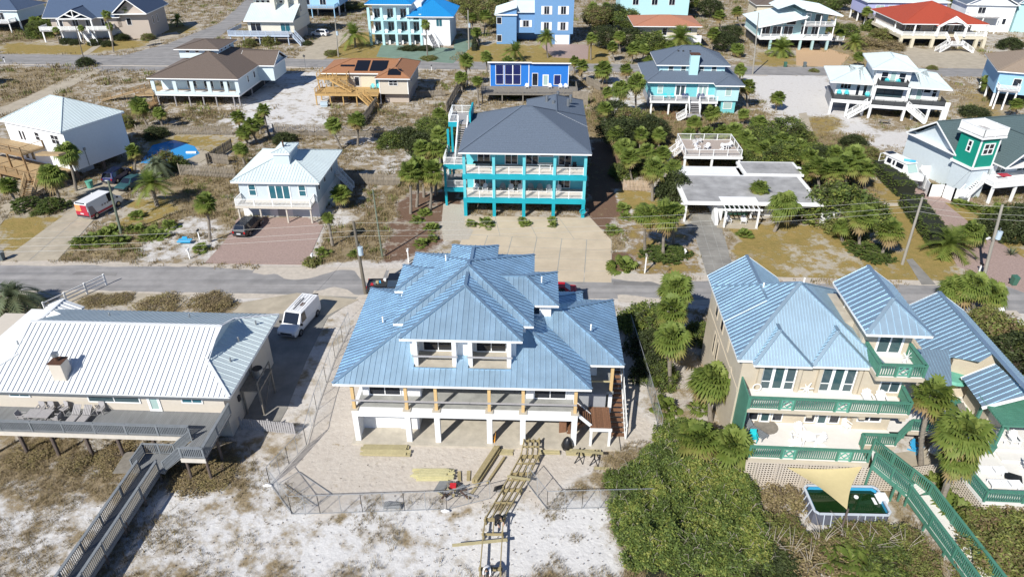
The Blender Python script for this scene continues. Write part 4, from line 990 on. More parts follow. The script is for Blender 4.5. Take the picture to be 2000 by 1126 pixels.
def white_pyramid():
 F = Frame((-62.98, 95.05), -24.5); h = F.thing('beach_house', 'white two-storey house with a white pyramid metal roof and wide timber decks', 'house')
 m = MT['white_metal2']
 part('wall', MB().box(-12.7, .3, 1.7, -.1, 10.0, 7.4), 'siding_white', h); posts(h, [(-.4, .6), (-.4, 5), (-.4, 9.6), (-6, .6), (-12, .6), (-12, 9.5), (-6, 9.5)], 0, 1.7, .35, 'post_wood', 'pile')
 part('wall', MB().box(-5, 3, 0, -2.8, 5, 1.7).box(-11, 3, 0, -6, 9.5, 1.7), 'siding_white', h)
 hip_roof(h, -13.1, .1, -.1, 10.4, 7.6, .55, m, sp=.45, axis='x', capw=.2)
 window(h, 'f', -9.4, .3, 4.7, 2.0, 2.05, 2, kind='glazed_door', fw=.4); window(h, 'f', -6.0, .3, 5.4, 1.0, 1.3, 1, rows=2); window(h, 'f', -2.2, .3, 5.4, 1.7, 1.4, 2, rows=2); window(h, 'f', -2.0, .3, 2.3, 1.4, 1.3, 2)
 for x in (-10, -8.6): window(h, 'f', x, .3, 2.05, .9, 1.9, 1, kind='glazed_door')
 for x0, x1, y0, y1, z in ((-17, -5.2, -3.2, .28, 4.6), (-16, -.5, -4.4, .28, 1.85)):
  boards(h, x0, x1, y0, y1, z, 'deck_tan', .17); part('fascia', MB().box(x0, y0 - .06, z - .4, x1, y0 - .01, z), 'deck_wood', h)
  railing(h, [(x0, y0 + .05, z), (x1 - .05, y0 + .05, z), (x1 - .05, .2, z)], 1.0, 2.4, 'deck_wood', bal=0, wires=4, pw=.14)
  posts(h, [(x0 + 1 + i * (x1 - x0 - 1.4) / 3, y0 + .25) for i in range(4)], 0, z - .2, .22, 'deck_wood', 'deck_post')
 stairs(h, (-2.6, -4.4, 1.85), (-.6, -7.2, .05), 1.5, 9, 'deck_wood', 'deck_tan', hand=.95)
 part('meter_pipe', MB().tube([(-.05, 2.6, 1.8), (-.05, 2.6, 4.2)], .05, 6).box(-.12, 2.45, 4.1, .06, 2.75, 4.5), 'steel', h)
 return F
FW = white_pyramid()
def brown_roof_house():
 F = Frame((-65.31, 132.15), -3.0); h = F.thing('beach_house', 'pale house on posts with a brown shingle roof, cupola and open screened front porch', 'house')
 wl = 'siding_aqua_lt2'
 part('wall', MB().box(-2.6, 4.2, 2.3, 13.6, 22, 5.2), MT[wl], h); part('floor', MB().box(-2.6, .9, 2.0, 13.8, 22, 2.3), 'trim', h)
 xs = [-2.5, 1.7, 5.0, 8.3, 11.5, 13.7]
 mb = MB().box(-2.6, .85, 4.85, 13.8, 1.1, 5.25).box(-2.6, .85, 2.3, 13.8, 1.1, 2.75)
 for x in xs: mb.box(x - .35, .86, 2.75, x + .35, 1.09, 4.85)
 part('porch_wall', mb, MT[wl], h); part('wall', MB().box(13.55, 1.1, 2.3, 13.8, 20, 5.2), MT[wl], h)
 for i in range(5): part('porch_rail', MB().box(xs[i] + .35, .95, 3.1, xs[i + 1] - .35, 1.0, 3.18), 'deck_wood', h)
 posts(h, [(x, 1.2) for x in (-2.3, 1, 3.8, 6.5, 9, 12.4, 13.5)], 0, 2.0, .26, 'bleached', 'pile', True); posts(h, [(x, y) for x in (-2, 4, 9, 13.3) for y in (8, 15, 21)], 0, 2.0, .26, 'bleached', 'pile', True)
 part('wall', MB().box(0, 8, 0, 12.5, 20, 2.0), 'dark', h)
 hip_roof(h, -3.2, 14.3, .4, 23, 5.4, .34, 'shingle_brown', 'shingle', .32, capmat='shingle_brown', axis='y')
 hip_roof(h, 10, 17.5, 11, 19, 5.4, .5, 'shingle_brown', 'shingle', .32, capmat='shingle_brown', axis='x', ends=('gable', 'gable'), fh=.22); part('wall', MB().box(13.8, 11.5, 2.3, 17.0, 18.5, 5.2), MT[wl], h); gable_wall(h, [(17.0, 11.5, 5.2), (17.0, 18.5, 5.2), (17.0, 15, 6.95)], (-.15, 0, 0), wl)
 part('cupola', MB().box(-.6, 9.7, 7.0, 7.2, 17.6, 8.75), MT[wl], h)
 for x in (1.2, 3.1, 5.0): window(h, 'f', x, 9.7, 7.95, .85, .6, 1)
 for y in (11.5, 13.5, 15.5): window(h, 'r', 7.2, y, 7.95, .8, .6, 1)
 hip_roof(h, -1.2, 7.8, 9.0, 18.2, 8.8, .22, 'shingle_brown', 'shingle', .32, capmat='shingle_brown', name='cupola_roof')
 window(h, 'r', 13.8, 6, 3.4, .9, 1.3, 1); window(h, 'r', 13.8, 9.3, 3.4, .9, 1.3, 1)
 for x in (3.4, 6.7, 9.9): window(h, 'f', x, 4.2, 2.5, 1.9, 2.1, 2, kind='glazed_door')
 boards(h, -6.3, -2.7, .5, 6.5, 2.2, 'deck_tan', .18); railing(h, [(-2.7, .6, 2.2), (-6.2, .6, 2.2), (-6.2, 6.4, 2.2)], 1.0, 1.8, 'deck_wood', bal=0, wires=3); posts(h, [(-6.1, .8), (-3, .8), (-6.1, 6.2)], 0, 2.1, .2, 'deck_wood', 'deck_post')
 boards(h, -5.2, -1.8, -3.2, .3, .9, 'deck_wood', .18); railing(h, [(-5.2, -3.1, .9), (-1.9, -3.1, .9), (-1.9, 0, .9)], 1.0, 1.6, 'deck_wood', bal=.2)
 part('ramp', MB().bar((-6.4, 5.5, 2.1), (-15, 3.5, .15), 1.6, .12), 'deck_tan', h)
 railing(h, [(-6.4, 4.7, 2.1), (-15, 2.7, .15)], .95, 2.4, 'deck_wood', bal=0, wires=2)
 return F
mk('siding_aqua_lt2', (.56, .66, .70), .7, var=.05)
FG = brown_roof_house()
def orange_roof_house():
 F = Frame((-25.23, 134.5), -2.0); h = F.thing('beach_house', 'low cream house with rust-orange shingles, black solar panels and yellow timber decks', 'house')
 part('wall', MB().box(-.1, .1, 1.9, 5.4, 13, 4.85).box(-6.9, 3.8, 1.9, -.1, 13, 4.85), 'siding_cream2', h); part('wall', MB().box(.6, 1.2, 0, 5.2, 12.6, 1.9).box(-6, 6, 0, 0, 12.6, 1.9), 'siding_taupe', h)
 part('corner_trim', MB().box(-.14, .04, 0, .04, .14, 4.9), 'trim', h); part('corner_trim', MB().box(5.3, .04, 1.9, 5.45, .14, 4.9), 'trim', h)
 so = MT['shingle_orange']
 r1, a, b = hip_roof(h, -.7, 6.0, -.6, 13.4, 5.0, .4, so, 'shingle', .3, capmat=so, axis='y', ends=('hip', 'hip'))
 r2, a, b = hip_roof(h, -12.0, 2.6, 3.2, 13.5, 5.0, .3, so, 'shingle', .3, capmat=so, axis='x', ends=('hip', 'gable'), fh=.23)
 def solar(x0, x1, y0, y1, zf, p):
  mb = MB();
  mb.slab([(x0, y0, zf), (x1, y0, zf), (x1, y1, zf + (y1 - y0) * p), (x0, y1, zf + (y1 - y0) * p)], (0, -p, 1), .06); part('solar_panel', mb, 'solar', h)
 solar(-5.6, -3.0, 3.9, 7.6, 5.32, .3); solar(-2.6, .6, 3.9, 7.6, 5.32, .3); solar(-8.6, -5.8, 5.4, 6.0, 5.76, .3); solar(1.6, 4.1, .3, 2.1, 5.46, .4)
 window(h, 'f', 2.6, .1, 3.5, 1.7, 1.0, 2, rows=2); window(h, 'f', -5.2, 3.8, 2.3, 1.0, 1.9, 1, kind='glazed_door'); window(h, 'f', -.9, 3.8, 2.2, 1.5, 2.1, 2, kind='glazed_door', glass='glass_teal'); slab_door(h, 'f', -3.0, 3.8, 2.2, 2.6, 2.1, 'siding_cream', 0, 'wall_panel')
 window(h, 'r', 5.4, 4, 3.3, .9, 1.2, 1); window(h, 'r', 5.4, 8, 3.3, .9, 1.2, 1)
 dk = 'deck_yel'
 boards(h, -12.3, -.15, -1.4, 3.75, 2.2, dk, .18); boards(h, -12.6, -6.6, 2.0, 6.6, 4.3, dk, .18)
 part('fascia', MB().box(-12.3, -1.47, 1.85, -.15, -1.41, 2.2).box(-12.6, 1.93, 4.0, -6.6, 1.99, 4.3), MT[dk], h)
 railing(h, [(-12.2, 3.7, 2.2), (-12.2, -1.35, 2.2), (-4.2, -1.35, 2.2)], 1.0, 1.9, dk, bal=0, wires=3, pw=.14); railing(h, [(-2.8, -1.35, 2.2), (-.2, -1.35, 2.2)], 1.0, 1.9, dk, bal=.2); railing(h, [(-12.5, 6.6, 4.3), (-12.5, 2.05, 4.3), (-6.7, 2.05, 4.3), (-6.7, 5.6, 4.3)], 1.0, 1.9, dk, bal=0, wires=3, pw=.14)
 posts(h, [(-12.2, -1.2), (-9.5, -1.2), (-7, -1.2), (-4.4, -1.2), (-.4, -1.2), (-12.2, 2.2), (-6.8, 2.2), (-12.2, 6.4)], 0, 2.0, .2, dk, 'deck_post'); posts(h, [(-12.4, 2.2), (-9.6, 2.2), (-6.8, 2.2), (-12.4, 6.4), (-6.8, 6.4)], 2.2, 4.1, .2, dk, 'deck_post')
 stairs(h, (-9.6, 1.5, 4.3), (-5.4, .4, 2.2), 1.1, 10, dk, dk, hand=.9); stairs(h, (-3.5, -1.5, 2.2), (-.3, -3.8, .05), 1.3, 11, dk, dk, hand=.9)
 return F
mk('siding_cream2', (.55, .50, .42), .75, var=.05); mk('deck_yel', (.48, .31, .12), .75, var=.2, vs=3)
FB = orange_roof_house()
def royal_house():
 F = Frame((-4.83, 137.27), -1.5); h = F.thing('beach_house', 'boxy royal blue house with tall gridded windows and a flat pale roof edge', 'house')
 Q = lambda x0, x1, y0, y1, za, zb, ta, tb: [(x0, y0, za), (x1, y0, za), (x1, y1, zb), (x0, y1, zb), (x0, y0, ta), (x1, y0, ta), (x1, y1, tb), (x0, y1, tb)]
 part('wall', MB().hexa(Q(.4, 15.9, 3.0, 16, 1.6, 1.6, 6.4, 2.6)), 'siding_royal', h); part('roof', MB().hexa(Q(0, 8.6, 2.4, 16.3, 6.5, 2.5, 6.75, 2.75)), 'trim', h); part('roof', MB().hexa(Q(8.6, 16.3, 2.4, 16.3, 6.4, 2.4, 6.62, 2.62)), 'trim', h)
 for x in (2.3, 4.1, 5.7): window(h, 'f', x, 3.0, 2.2, 1.6, 3.9, 1, 'trim', 'glass_navy', rows=2)
 window(h, 'f', 9.3, 3.0, 2.0, 1.2, 2.5, 1, 'trim', 'glass', kind='glazed_door'); window(h, 'f', 11.4, 3.0, 2.0, 1.2, 2.2, 1, 'trim', 'glass_pale', kind='glazed_door', fw=.2); window(h, 'f', 13.7, 3.0, 2.2, 1.4, 2.0, 1, 'trim', 'glass_navy')
 part('corner_trim', MB().box(8.0, 2.92, 1.6, 8.15, 3.0, 6.4).box(.38, 2.92, 1.6, .5, 3.0, 6.4).box(15.8, 2.92, 1.6, 15.93, 3.0, 6.4), 'trim', h)
 boards(h, -1, 17.5, -2.6, 3.0, 1.9, 'weathered', .2); railing(h, [(-1, 3, 1.9), (-1, -2.5, 1.9), (17.4, -2.5, 1.9), (17.4, 3, 1.9)], 1.0, 2.6, 'weathered', bal=0, wires=3)
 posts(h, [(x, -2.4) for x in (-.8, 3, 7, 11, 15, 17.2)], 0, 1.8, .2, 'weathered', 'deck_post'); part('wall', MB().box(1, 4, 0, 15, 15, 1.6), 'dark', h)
 part('screen_fence', MB().box(16.5, -2.9, 0, 19.5, -2.8, 2.6), 'fence_wood', h)
mk('glass_navy', (.012, .02, .10), .12, spec=.7)
royal_house()
def aqua_house():
 F = Frame((25.19, 128.29), -3.0); h = F.thing('beach_house', 'aqua two-storey house with a tall chimney, slate shingle roofs and a white-railed deck', 'house')
 A, B = 'siding_aqua', 'siding_aqua_lt'; s = MT['shingle_blue']
 part('wall', MB().box(.2, 2.4, 2.4, 13.0, 14.8, 5.3), MT[A], h); part('wall', MB().box(12.2, .6, 2.4, 16.2, 13, 5.3), MT[B], h); part('wall', MB().box(2.0, 4.6, 5.6, 14.0, 13.8, 7.9), MT[B], h)
 part('wall', MB().box(13.4, 1.0, 0, 16.0, 6, 2.4), MT[A], h); part('wall', MB().box(.6, 5, 0, 12, 14, 2.2), 'grey_panel', h)
 hip_roof(h, -.8, 16.8, 1.4, 15.6, 5.45, .42, s, 'shingle', .3, capmat=s, axis='x'); hip_roof(h, 11.6, 16.9, -.3, 10, 5.44, .4, s, 'shingle', .3, capmat=s, axis='y', fh=.22, ends=('hip', 'gable'))
 hip_roof(h, 1.3, 14.8, 3.9, 14.3, 7.95, .46, s, 'shingle', .3, capmat=s, axis='x')
 part('chimney', MB().box(7.3, 3.4, 4.6, 8.9, 4.7, 9.9), MT[B], h); part('chimney_cap', MB().box(7.2, 3.3, 9.9, 9.0, 4.8, 10.05), 'rust', h)
 for x in (4.1, 6.4, 9.7, 12.0): window(h, 'f', x, 4.6, 6.25, 1.0, 1.45, 1, 'trim', 'glass_grey', rows=2)
 window(h, 'f', 2.2, 2.4, 3.1, 1.0, 1.6, 1, 'trim', 'glass_pale', rows=2); window(h, 'f', 5.9, 2.4, 2.65, 2.0, 2.2, 2, 'trim', 'glass_grey', kind='glazed_door', fw=.25); window(h, 'f', 10.0, 2.4, 2.65, 2.0, 2.2, 2, 'trim', 'glass_pale', kind='glazed_door', fw=.3); window(h, 'f', 14.3, .6, 3.3, 1.1, 1.5, 1, 'trim', 'glass_pale'); window(h, 'r', 16.2, 3, 3.3, .8, 1.5, 1); window(h, 'f', 14.6, 1.0, .8, 1.6, 1.3, 1, 'trim', 'glass_pale')
 boards(h, .1, 12.2, -.9, 2.4, 2.6, 'bleached', .2); part('fascia', MB().box(0, -.97, 2.3, 12.3, -.91, 2.6), 'trim', h)
 railing(h, [(.15, 2.3, 2.6), (.15, -.85, 2.6), (7.0, -.85, 2.6)], 1.0, 2.2, 'trim', bal=0, wires=3, pw=.14); railing(h, [(9.0, -.85, 2.6), (12.2, -.85, 2.6)], 1.0, 1.6, 'trim', bal=0, wires=3, pw=.14)
 posts(h, [(.4, -.6), (3.6, -.6), (6.8, -.6), (9.4, -.6), (12.1, -.6)], 0, 2.3, .28, 'trim', 'deck_post')
 stairs(h, (8.0, -.95, 2.6), (8.0, -2.8, 1.0), 1.8, 6, 'bleached', 'trim', hand=.95); boards(h, 6.3, 9.0, -4.4, -2.8, 1.0, 'bleached'); stairs(h, (6.3, -3.6, 1.0), (4.8, -3.6, 0), 1.3, 5, 'bleached', 'trim', hand=.95)
 for x in (5.6, 6.5, 7.8): part('roof_vent', MB().box(x - .15, 7.4, 9.55, x + .15, 7.7, 9.8), 'dark', h)
 part('patio_floor', MB().box(2.5, -3.2, 0, 6.2, 1.5, .04), 'brown_deck', h)
aqua_house()
def white_modern():
 F = Frame((58.75, 128.29), -15.5); h = F.thing('beach_house', 'white modern house with three pale metal roofs, black-railed balconies and central tower', 'house')
 m = MT['white_metal2']; w_ = 'stucco_white'
 part('wall', MB().box(.8, 3.4, 2.5, 7.4, 13, 5.35).box(12.0, 3.4, 2.5, 18.2, 13, 5.35), MT[w_], h); part('wall', MB().box(6.6, 1.6, 2.5, 12.4, 12, 8.3), MT[w_], h)
 part('beam', MB().box(-.1, -.1, 2.2, 7.0, .3, 2.75).box(12.2, -.1, 2.2, 18.9, .3, 2.75).box(6.4, -1.2, 2.0, 12.4, -.8, 2.5), MT[w_], h)
 posts(h, [(x, .1) for x in (.1, 2.9, 5.6, 6.9, 12.4, 14.0, 16.4, 18.7)], 0, 2.2, .42, w_, 'column'); posts(h, [(6.6, -1.0), (12.2, -1.0)], 0, 2.0, .4, w_, 'column')
 part('wall', MB().box(.5, 5, 0, 18, 12, 2.2), 'grey_panel', h)
 boards(h, 0, 7.0, .3, 3.4, 2.75, 'rail_grey', .2); boards(h, 12.2, 18.8, .3, 3.4, 2.75, 'rail_grey', .2); boards(h, 6.4, 12.4, -.8, 1.6, 2.5, 'rail_grey', .2); boards(h, 7.0, 12.0, -.2, 1.6, 5.7, 'rail_grey', .2)
 for pts, z in ((((.1, 3.3), (.1, .1), (6.6, .1)), 2.75), (((12.6, .1), (18.7, .1), (18.7, 3.3)), 2.75), (((6.6, -1.0), (12.2, -1.0)), 2.5), (((7.1, 1.5), (7.1, -.1), (11.9, -.1), (11.9, 1.5)), 5.7)):
  P_ = [(x, y, z) for x, y in pts]; railing(h, P_, 1.0, 2.2, 'black', bal=.16, bw=.03, pw=.07, top=(.08, .05))
  mb = MB();
  for a, b in zip(P_, P_[1:]): mb.bar((a[0], a[1], z + .5), (b[0], b[1], z + .5), .015, .7)
  part('screen', mb, 'mesh_screen', h)
 part('tower_frame', MB().box(6.5, -.2, 2.5, 6.95, .2, 5.7).box(12.05, -.2, 2.5, 12.5, .2, 5.7).box(6.5, -.25, 5.3, 12.5, .2, 5.7), MT[w_], h)
 window(h, 'f', 9.5, 1.6, 3.4, 4.6, 1.9, 3, 'black', 'glass_grey'); window(h, 'f', 8.1, 1.6, 6.0, 1.2, 1.8, 1, 'trim', 'glass', rows=2); window(h, 'f', 11.0, 1.6, 6.0, 1.2, 1.8, 1, 'trim', 'glass', rows=2); window(h, 'f', 9.5, 1.6, 5.75, 1.0, 2.1, 1, 'trim', 'glass_pale', kind='glazed_door')
 window(h, 'l', 6.6, 2.6, 6.0, .9, 1.8, 1, 'trim', 'glass', rows=2); window(h, 'r', 12.4, 2.6, 6.0, .9, 1.8, 1, 'trim', 'glass', rows=2)
 window(h, 'f', 2.4, 3.4, 3.9, 1.9, 1.3, 3, 'trim', 'glass'); window(h, 'f', 4.6, 3.4, 2.8, .7, 2.3, 1, 'trim', 'glass', kind='glazed_door'); window(h, 'f', 5.8, 3.4, 2.8, .7, 2.3, 1, 'trim', 'glass', kind='glazed_door')
 for x in (13.2, 15.0): window(h, 'f', x, 3.4, 2.8, 1.2, 2.2, 1, 'trim', 'glass_pale', kind='glazed_door', fw=.16)
 window(h, 'f', 16.0, 3.4, 4.1, 1.6, 1.1, 1, 'trim', 'glass'); window(h, 'f', 17.4, 3.4, 3.4, .8, 1.7, 1, 'trim', 'glass', rows=2)
 hip_roof(h, -.7, 9, 1.6, 13.6, 5.45, .3, m, sp=.5, axis='x', capw=.2); hip_roof(h, 10, 19.6, 1.4, 13.6, 5.45, .3, m, sp=.5, axis='x', capw=.2, fh=.22); hip_roof(h, 5.6, 13.4, .6, 12.6, 8.45, .34, m, sp=.5, axis='y', capw=.2)
 for s, x in ((-1, 6.2), (1, 12.6)):
  stairs(h, (x, -.6, 2.4), (x + s * 3.4, -1.8, .05), 1.2, 11, 'trim', 'trim', hand=.9)
 part('side_stair_wall', MB().box(18.9, 1.2, 0, 19.9, 1.4, 3.2), MT[w_], h);
 return F
FMm = white_modern()
def flat_house():
 F = Frame((22.9, 83.36), -2.0); h = F.thing('bungalow', 'flat-roofed grey and white mid-century bungalow with an open carport', 'house')
 fr = MT['flat_roof']
 part('wall', MB().box(-.3, 3.2, 0, .2, 8, 2.5).box(.2, 7.6, 0, 16, 12, 2.5).box(8.6, 1.0, 0, 16.6, 11.6, 2.5).box(3.4, -.6, 0, 4.3, 6, 2.5), 'stucco_white', h)
 part('roof', MB().box(-1.0, -1.5, 2.5, 16.6, 8.3, 2.72), 'trim', h); part('roof_felt', MB().box(-.4, -.8, 2.72, 16.0, 7.8, 2.76), fr, h)
 part('roof', MB().box(9.0, 8.3, 2.55, 17.2, 13.2, 2.85), 'trim', h); part('roof_felt', MB().box(9.4, 8.6, 2.85, 16.8, 12.8, 2.89), fr, h); part('roof_canopy', MB().box(15.2, 10.5, 2.3, 19.6, 12.5, 2.45), 'trim', h)
 posts(h, [(-.6, -1.1)], 0, 2.5, .25, 'trim', 'post')
 part('side_wall', MB().box(16.5, -1.6, 0, 19.0, -1.45, 1.9).box(18.9, -1.45, 0, 19.0, 3, 1.9), 'stucco_white', h); part('step_wall', MB().hexa([(3.1, -2.2, 0), (3.5, -2.2, 0), (3.5, 0, 0), (3.1, 0, 0), (3.1, -2.2, .6), (3.5, -2.2, .6), (3.5, 0, 2.4), (3.1, 0, 2.4)]), 'stucco_white', h)
 window(h, 'f', 9.5, 1.0, .3, 1.4, 2.0, 2, kind='glazed_door'); window(h, 'f', 13.5, 1.0, .9, 1.6, 1.2, 2)
 t = F.thing('pergola', 'white timber pergola with trellis in front of the flat-roofed bungalow', 'pergola', None, 4.0, -2.9)
 for x in (.1, 4.2):
  for y in (.1, 3.0): part('post', MB().box(x - .11, y - .11, 0, x + .11, y + .11, 2.35), 'trim', t)
 for y in (.1, 3.0): part('beam', MB().box(-.3, y - .08, 2.35, 4.6, y + .08, 2.6), 'trim', t)
 for i in range(8): part('rafter', MB().box(-.1 + i * .6, -.35, 2.6, -.02 + i * .6, 3.4, 2.74), 'trim', t)
 part('roof_sheet', MB().box(-.2, .9, 2.75, 4.5, 3.5, 2.8), 'trim', t)
 mb = MB()
 for i in range(13): mb.box(.6 + i * .25, 3.02, .5, .64 + i * .25, 3.05, 2.3)
 for i in range(8): mb.box(.5, 3.03, .5 + i * .25, 3.8, 3.06, .54 + i * .25)
 part('trellis', mb, 'green_paint', t, kind='stuff')
 return F
FF = flat_house()
def raised_deck():
 x, y = G(1335, 335); t = thing('deck_pavilion', 'raised square deck with white railing standing behind the flat-roofed bungalow', 'deck', x, y, 0, -2)
 boards(t, -.2, 8.3, -.1, 7.2, 2.5, 'deck_pale', .18)
 for y_ in (-.2, 7.1): part('beam', MB().box(-.3, y_, 2.1, 8.4, y_ + .2, 2.48), 'trim', t)
 posts(t, [(x_, y_) for x_ in (0, 4, 8) for y_ in (.1, 6.9)], 0, 2.1, .3, 'trim', 'deck_post'); railing(t, [(-.1, 7.1, 2.5), (-.1, 0, 2.5), (8.2, 0, 2.5), (8.2, 7.1, 2.5), (-.1, 7.1, 2.5)], 1.0, 2.1, 'trim', bal=0, wires=3)
 stairs(t, (-.3, 3.2, 2.5), (-3.6, 2.2, .05), 1.2, 12, 'deck_wood', 'trim', hand=.95)
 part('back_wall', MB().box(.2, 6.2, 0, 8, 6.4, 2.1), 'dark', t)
 return (x, y)
mk('deck_pale', (.40, .34, .30), .75, var=.15)
DECK = raised_deck()
def green_tower_house():
 F = Frame((60.6, 90.0), 12.0); h = F.thing('beach_house', 'white gabled house with an emerald green tower, roof terrace and slate-green roof', 'house')
 s = MT['shingle_green']
 # white gable body
 part('wall', MB().box(2.3, 3.0, 0, 14, 13, 5.4), 'siding_grey', h); gable_wall(h, [(2.2, 3.0, 0), (2.2, 11.5, 0), (2.2, 11.5, 5.2), (2.2, 7.2, 8.3), (2.2, 3.0, 5.4)], (.3, 0, 0), 'siding_grey')
 hip_roof(h, 1.2, 16, 2.2, 12.4, 5.2, .62, s, 'shingle', .32, capmat=s, axis='x', ends=('gable', 'gable'))
 hip_roof(h, 5.6, 14, -2.0, 8, 4.6, .8, s, 'shingle', .32, capmat=s, axis='y', ends=('gable', 'gable'), fh=.22)
 part('wall', MB().box(6.2, 0.5, 2.4, 13.2, 6, 4.5), 'siding_grey', h); gable_wall(h, [(6.2, .5, 4.4), (13.4, .5, 4.4), (9.8, .5, 7.3)], (0, .3, 0), 'siding_grey')
 # tower
 part('tower', MB().box(1.2, -1.0, 4.6, 4.2, 2.6, 8.6), 'siding_emerald', h); part('tower_cornice', MB().box(.8, -1.4, 8.6, 4.6, 3.0, 8.85).box(1.0, -1.2, 4.3, 4.4, 2.8, 4.6), 'trim', h)
 part('tower_base', MB().box(1.3, -.9, 0, 4.1, 2.5, 4.3), 'siding_grey', h)
 for x in (1.15, 4.05): part('corner_trim', MB().box(x, -1.06, 4.6, x + .2, -.94, 8.6), 'trim', h)
 window(h, 'f', 2.7, -1.0, 6.3, 1.7, 1.6, 2, rows=2, fw=.16); window(h, 'l', 1.2, .6, 6.3, .8, 1.6, 1, rows=2, fw=.16)
 part('terrace_floor', MB().box(.9, -1.3, 8.85, 4.5, 2.9, 8.92), 'bleached', h); railing(h, [(.9, -1.3, 8.9), (4.5, -1.3, 8.9), (4.5, 2.9, 8.9), (.9, 2.9, 8.9), (.9, -1.3, 8.9)], 1.1, 1.8, 'trim', bal=.13, bw=.07)
 # south balcony and its posts
 boards(h, 3.4, 13, -3.2, .4, 2.7, 'trim', .2); part('fascia', MB().box(3.3, -3.3, 2.35, 13.1, -3.2, 2.7), 'trim', h); railing(h, [(3.45, .3, 2.7), (3.45, -3.1, 2.7), (13, -3.1, 2.7)], 1.0, 1.8, 'trim', bal=.16, bw=.06)
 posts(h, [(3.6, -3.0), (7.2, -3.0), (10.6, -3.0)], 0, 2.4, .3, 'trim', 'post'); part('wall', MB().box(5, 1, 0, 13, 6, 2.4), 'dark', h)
 stairs(h, (3.0, -1.2, 2.7), (.2, -1.6, .1), 1.2, 12, 'trim', 'trim', hand=.95)
 window(h, 'f', 7.6, .5, 2.75, 1.7, 2.0, 2, kind='glazed_door', glass='glass_grey'); window(h, 'f', 11.2, .5, 2.75, 2.0, 2.0, 2, kind='glazed_door', glass='glass_grey')
 part('ac_unit', MB().box(-.3, -2.6, 0, .6, -1.9, .9), 'steel', h)
 return F
FGT = green_tower_house()
# ---------------------------------------------------------------- far row of houses
def red_roof_house():
 F = Frame((97.57, 182.39), -3.0); h = F.thing('beach_house', 'wide house with a big red shingle roof, arched entry gable and forked white stair', 'house')
 s = MT['shingle_red']
 part('wall', MB().box(3.0, 6.5, 2.9, 19.4, 22, 5.6), 'siding_taupe', h); part('wall', MB().box(.5, 8, 2.9, 3.0, 20, 5.6), 'siding_taupe', h)
 part('beam', MB().box(.0, 1.0, 2.2, 21, 1.5, 2.85).box(.0, 1.5, 2.2, .5, 20, 2.85), 'siding_cream', h); part('floor', MB().box(.5, 1.5, 2.4, 20.8, 21, 2.86), 'siding_cream', h)
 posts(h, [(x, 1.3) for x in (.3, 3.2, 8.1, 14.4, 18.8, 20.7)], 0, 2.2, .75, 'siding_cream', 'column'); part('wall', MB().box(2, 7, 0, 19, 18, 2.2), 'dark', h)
 hip_roof(h, -.4, 20.6, 1.0, 21.8, 5.75, .36, s, 'shingle', .4, capmat=s, axis='x')
 for x, w_ in ((5.0, 4), (16.8, 3.6)): window(h, 'f', x, 6.5, 3.0, w_, 2.2, 3, 'trim', 'glass')
 # entry gable
 gable_wall(h, [(8.2, .6, 5.2), (9.0, .6, 5.2), (10.2, .6, 6.0), (12.3, .6, 6.25), (14.0, .6, 5.9), (14.7, .6, 5.2), (15.5, .6, 5.2), (11.85, .6, 7.5)], (0, .3, 0), 'trim')
 r = part('roof', MB().bar((8.0, .6, 5.25), (11.85, .6, 7.62), .3, .18).bar((15.7, .6, 5.25), (11.85, .6, 7.62), .3, .18), 'trim', h)
 roof_face(r, [(7.9, .5, 5.3), (11.85, .5, 7.7), (11.85, 7.5, 7.7), (7.9, 3, 5.3)], s, 'shingle', .4); roof_face(r, [(11.85, .5, 7.7), (15.8, .5, 5.3), (15.8, 3, 5.3), (11.85, 7.5, 7.7)], s, 'shingle', .4)
 posts(h, [(8.5, .9), (15.2, .9)], 2.85, 5.3, .5, 'trim', 'column'); posts(h, [(3.0, 1.3), (20.3, 1.3), (.2, 6)], 2.85, 5.6, .3, 'trim', 'column')
 for x in (10.6, 13.1): window(h, 'f', x, 6.4, 3.0, 1.7, 2.2, 2, 'trim', 'glass', kind='glazed_door'); window(h, 'f', x, 6.4, 5.25, 1.7, .6, 1, 'trim', 'glass')
 railing(h, [(.25, 18, 2.86), (.25, 1.25, 2.86), (10.9, 1.25, 2.86)], 1.0, 2.6, 'trim', bal=.2, bw=.08, pw=.16); railing(h, [(13.0, 1.25, 2.86), (20.8, 1.25, 2.86)], 1.0, 2.6, 'trim', bal=.2, bw=.08, pw=.16)
 stairs(h, (11.95, 1.0, 2.86), (11.95, -1.6, 1.6), 1.9, 6, 'brown_deck', 'trim', hand=1.0); boards(h, 10.4, 13.5, -3.4, -1.6, 1.6, 'bleached'); railing(h, [(10.4, -3.4, 1.6), (13.5, -3.4, 1.6)], 1.0, 1.5, 'trim', bal=.2, bw=.08)
 stairs(h, (10.4, -2.5, 1.6), (7.6, -3.4, 0), 1.5, 8, 'bleached', 'trim', hand=1.0); stairs(h, (13.5, -2.5, 1.6), (16.2, -3.4, 0), 1.5, 8, 'bleached', 'trim', hand=1.0)
red_roof_house()
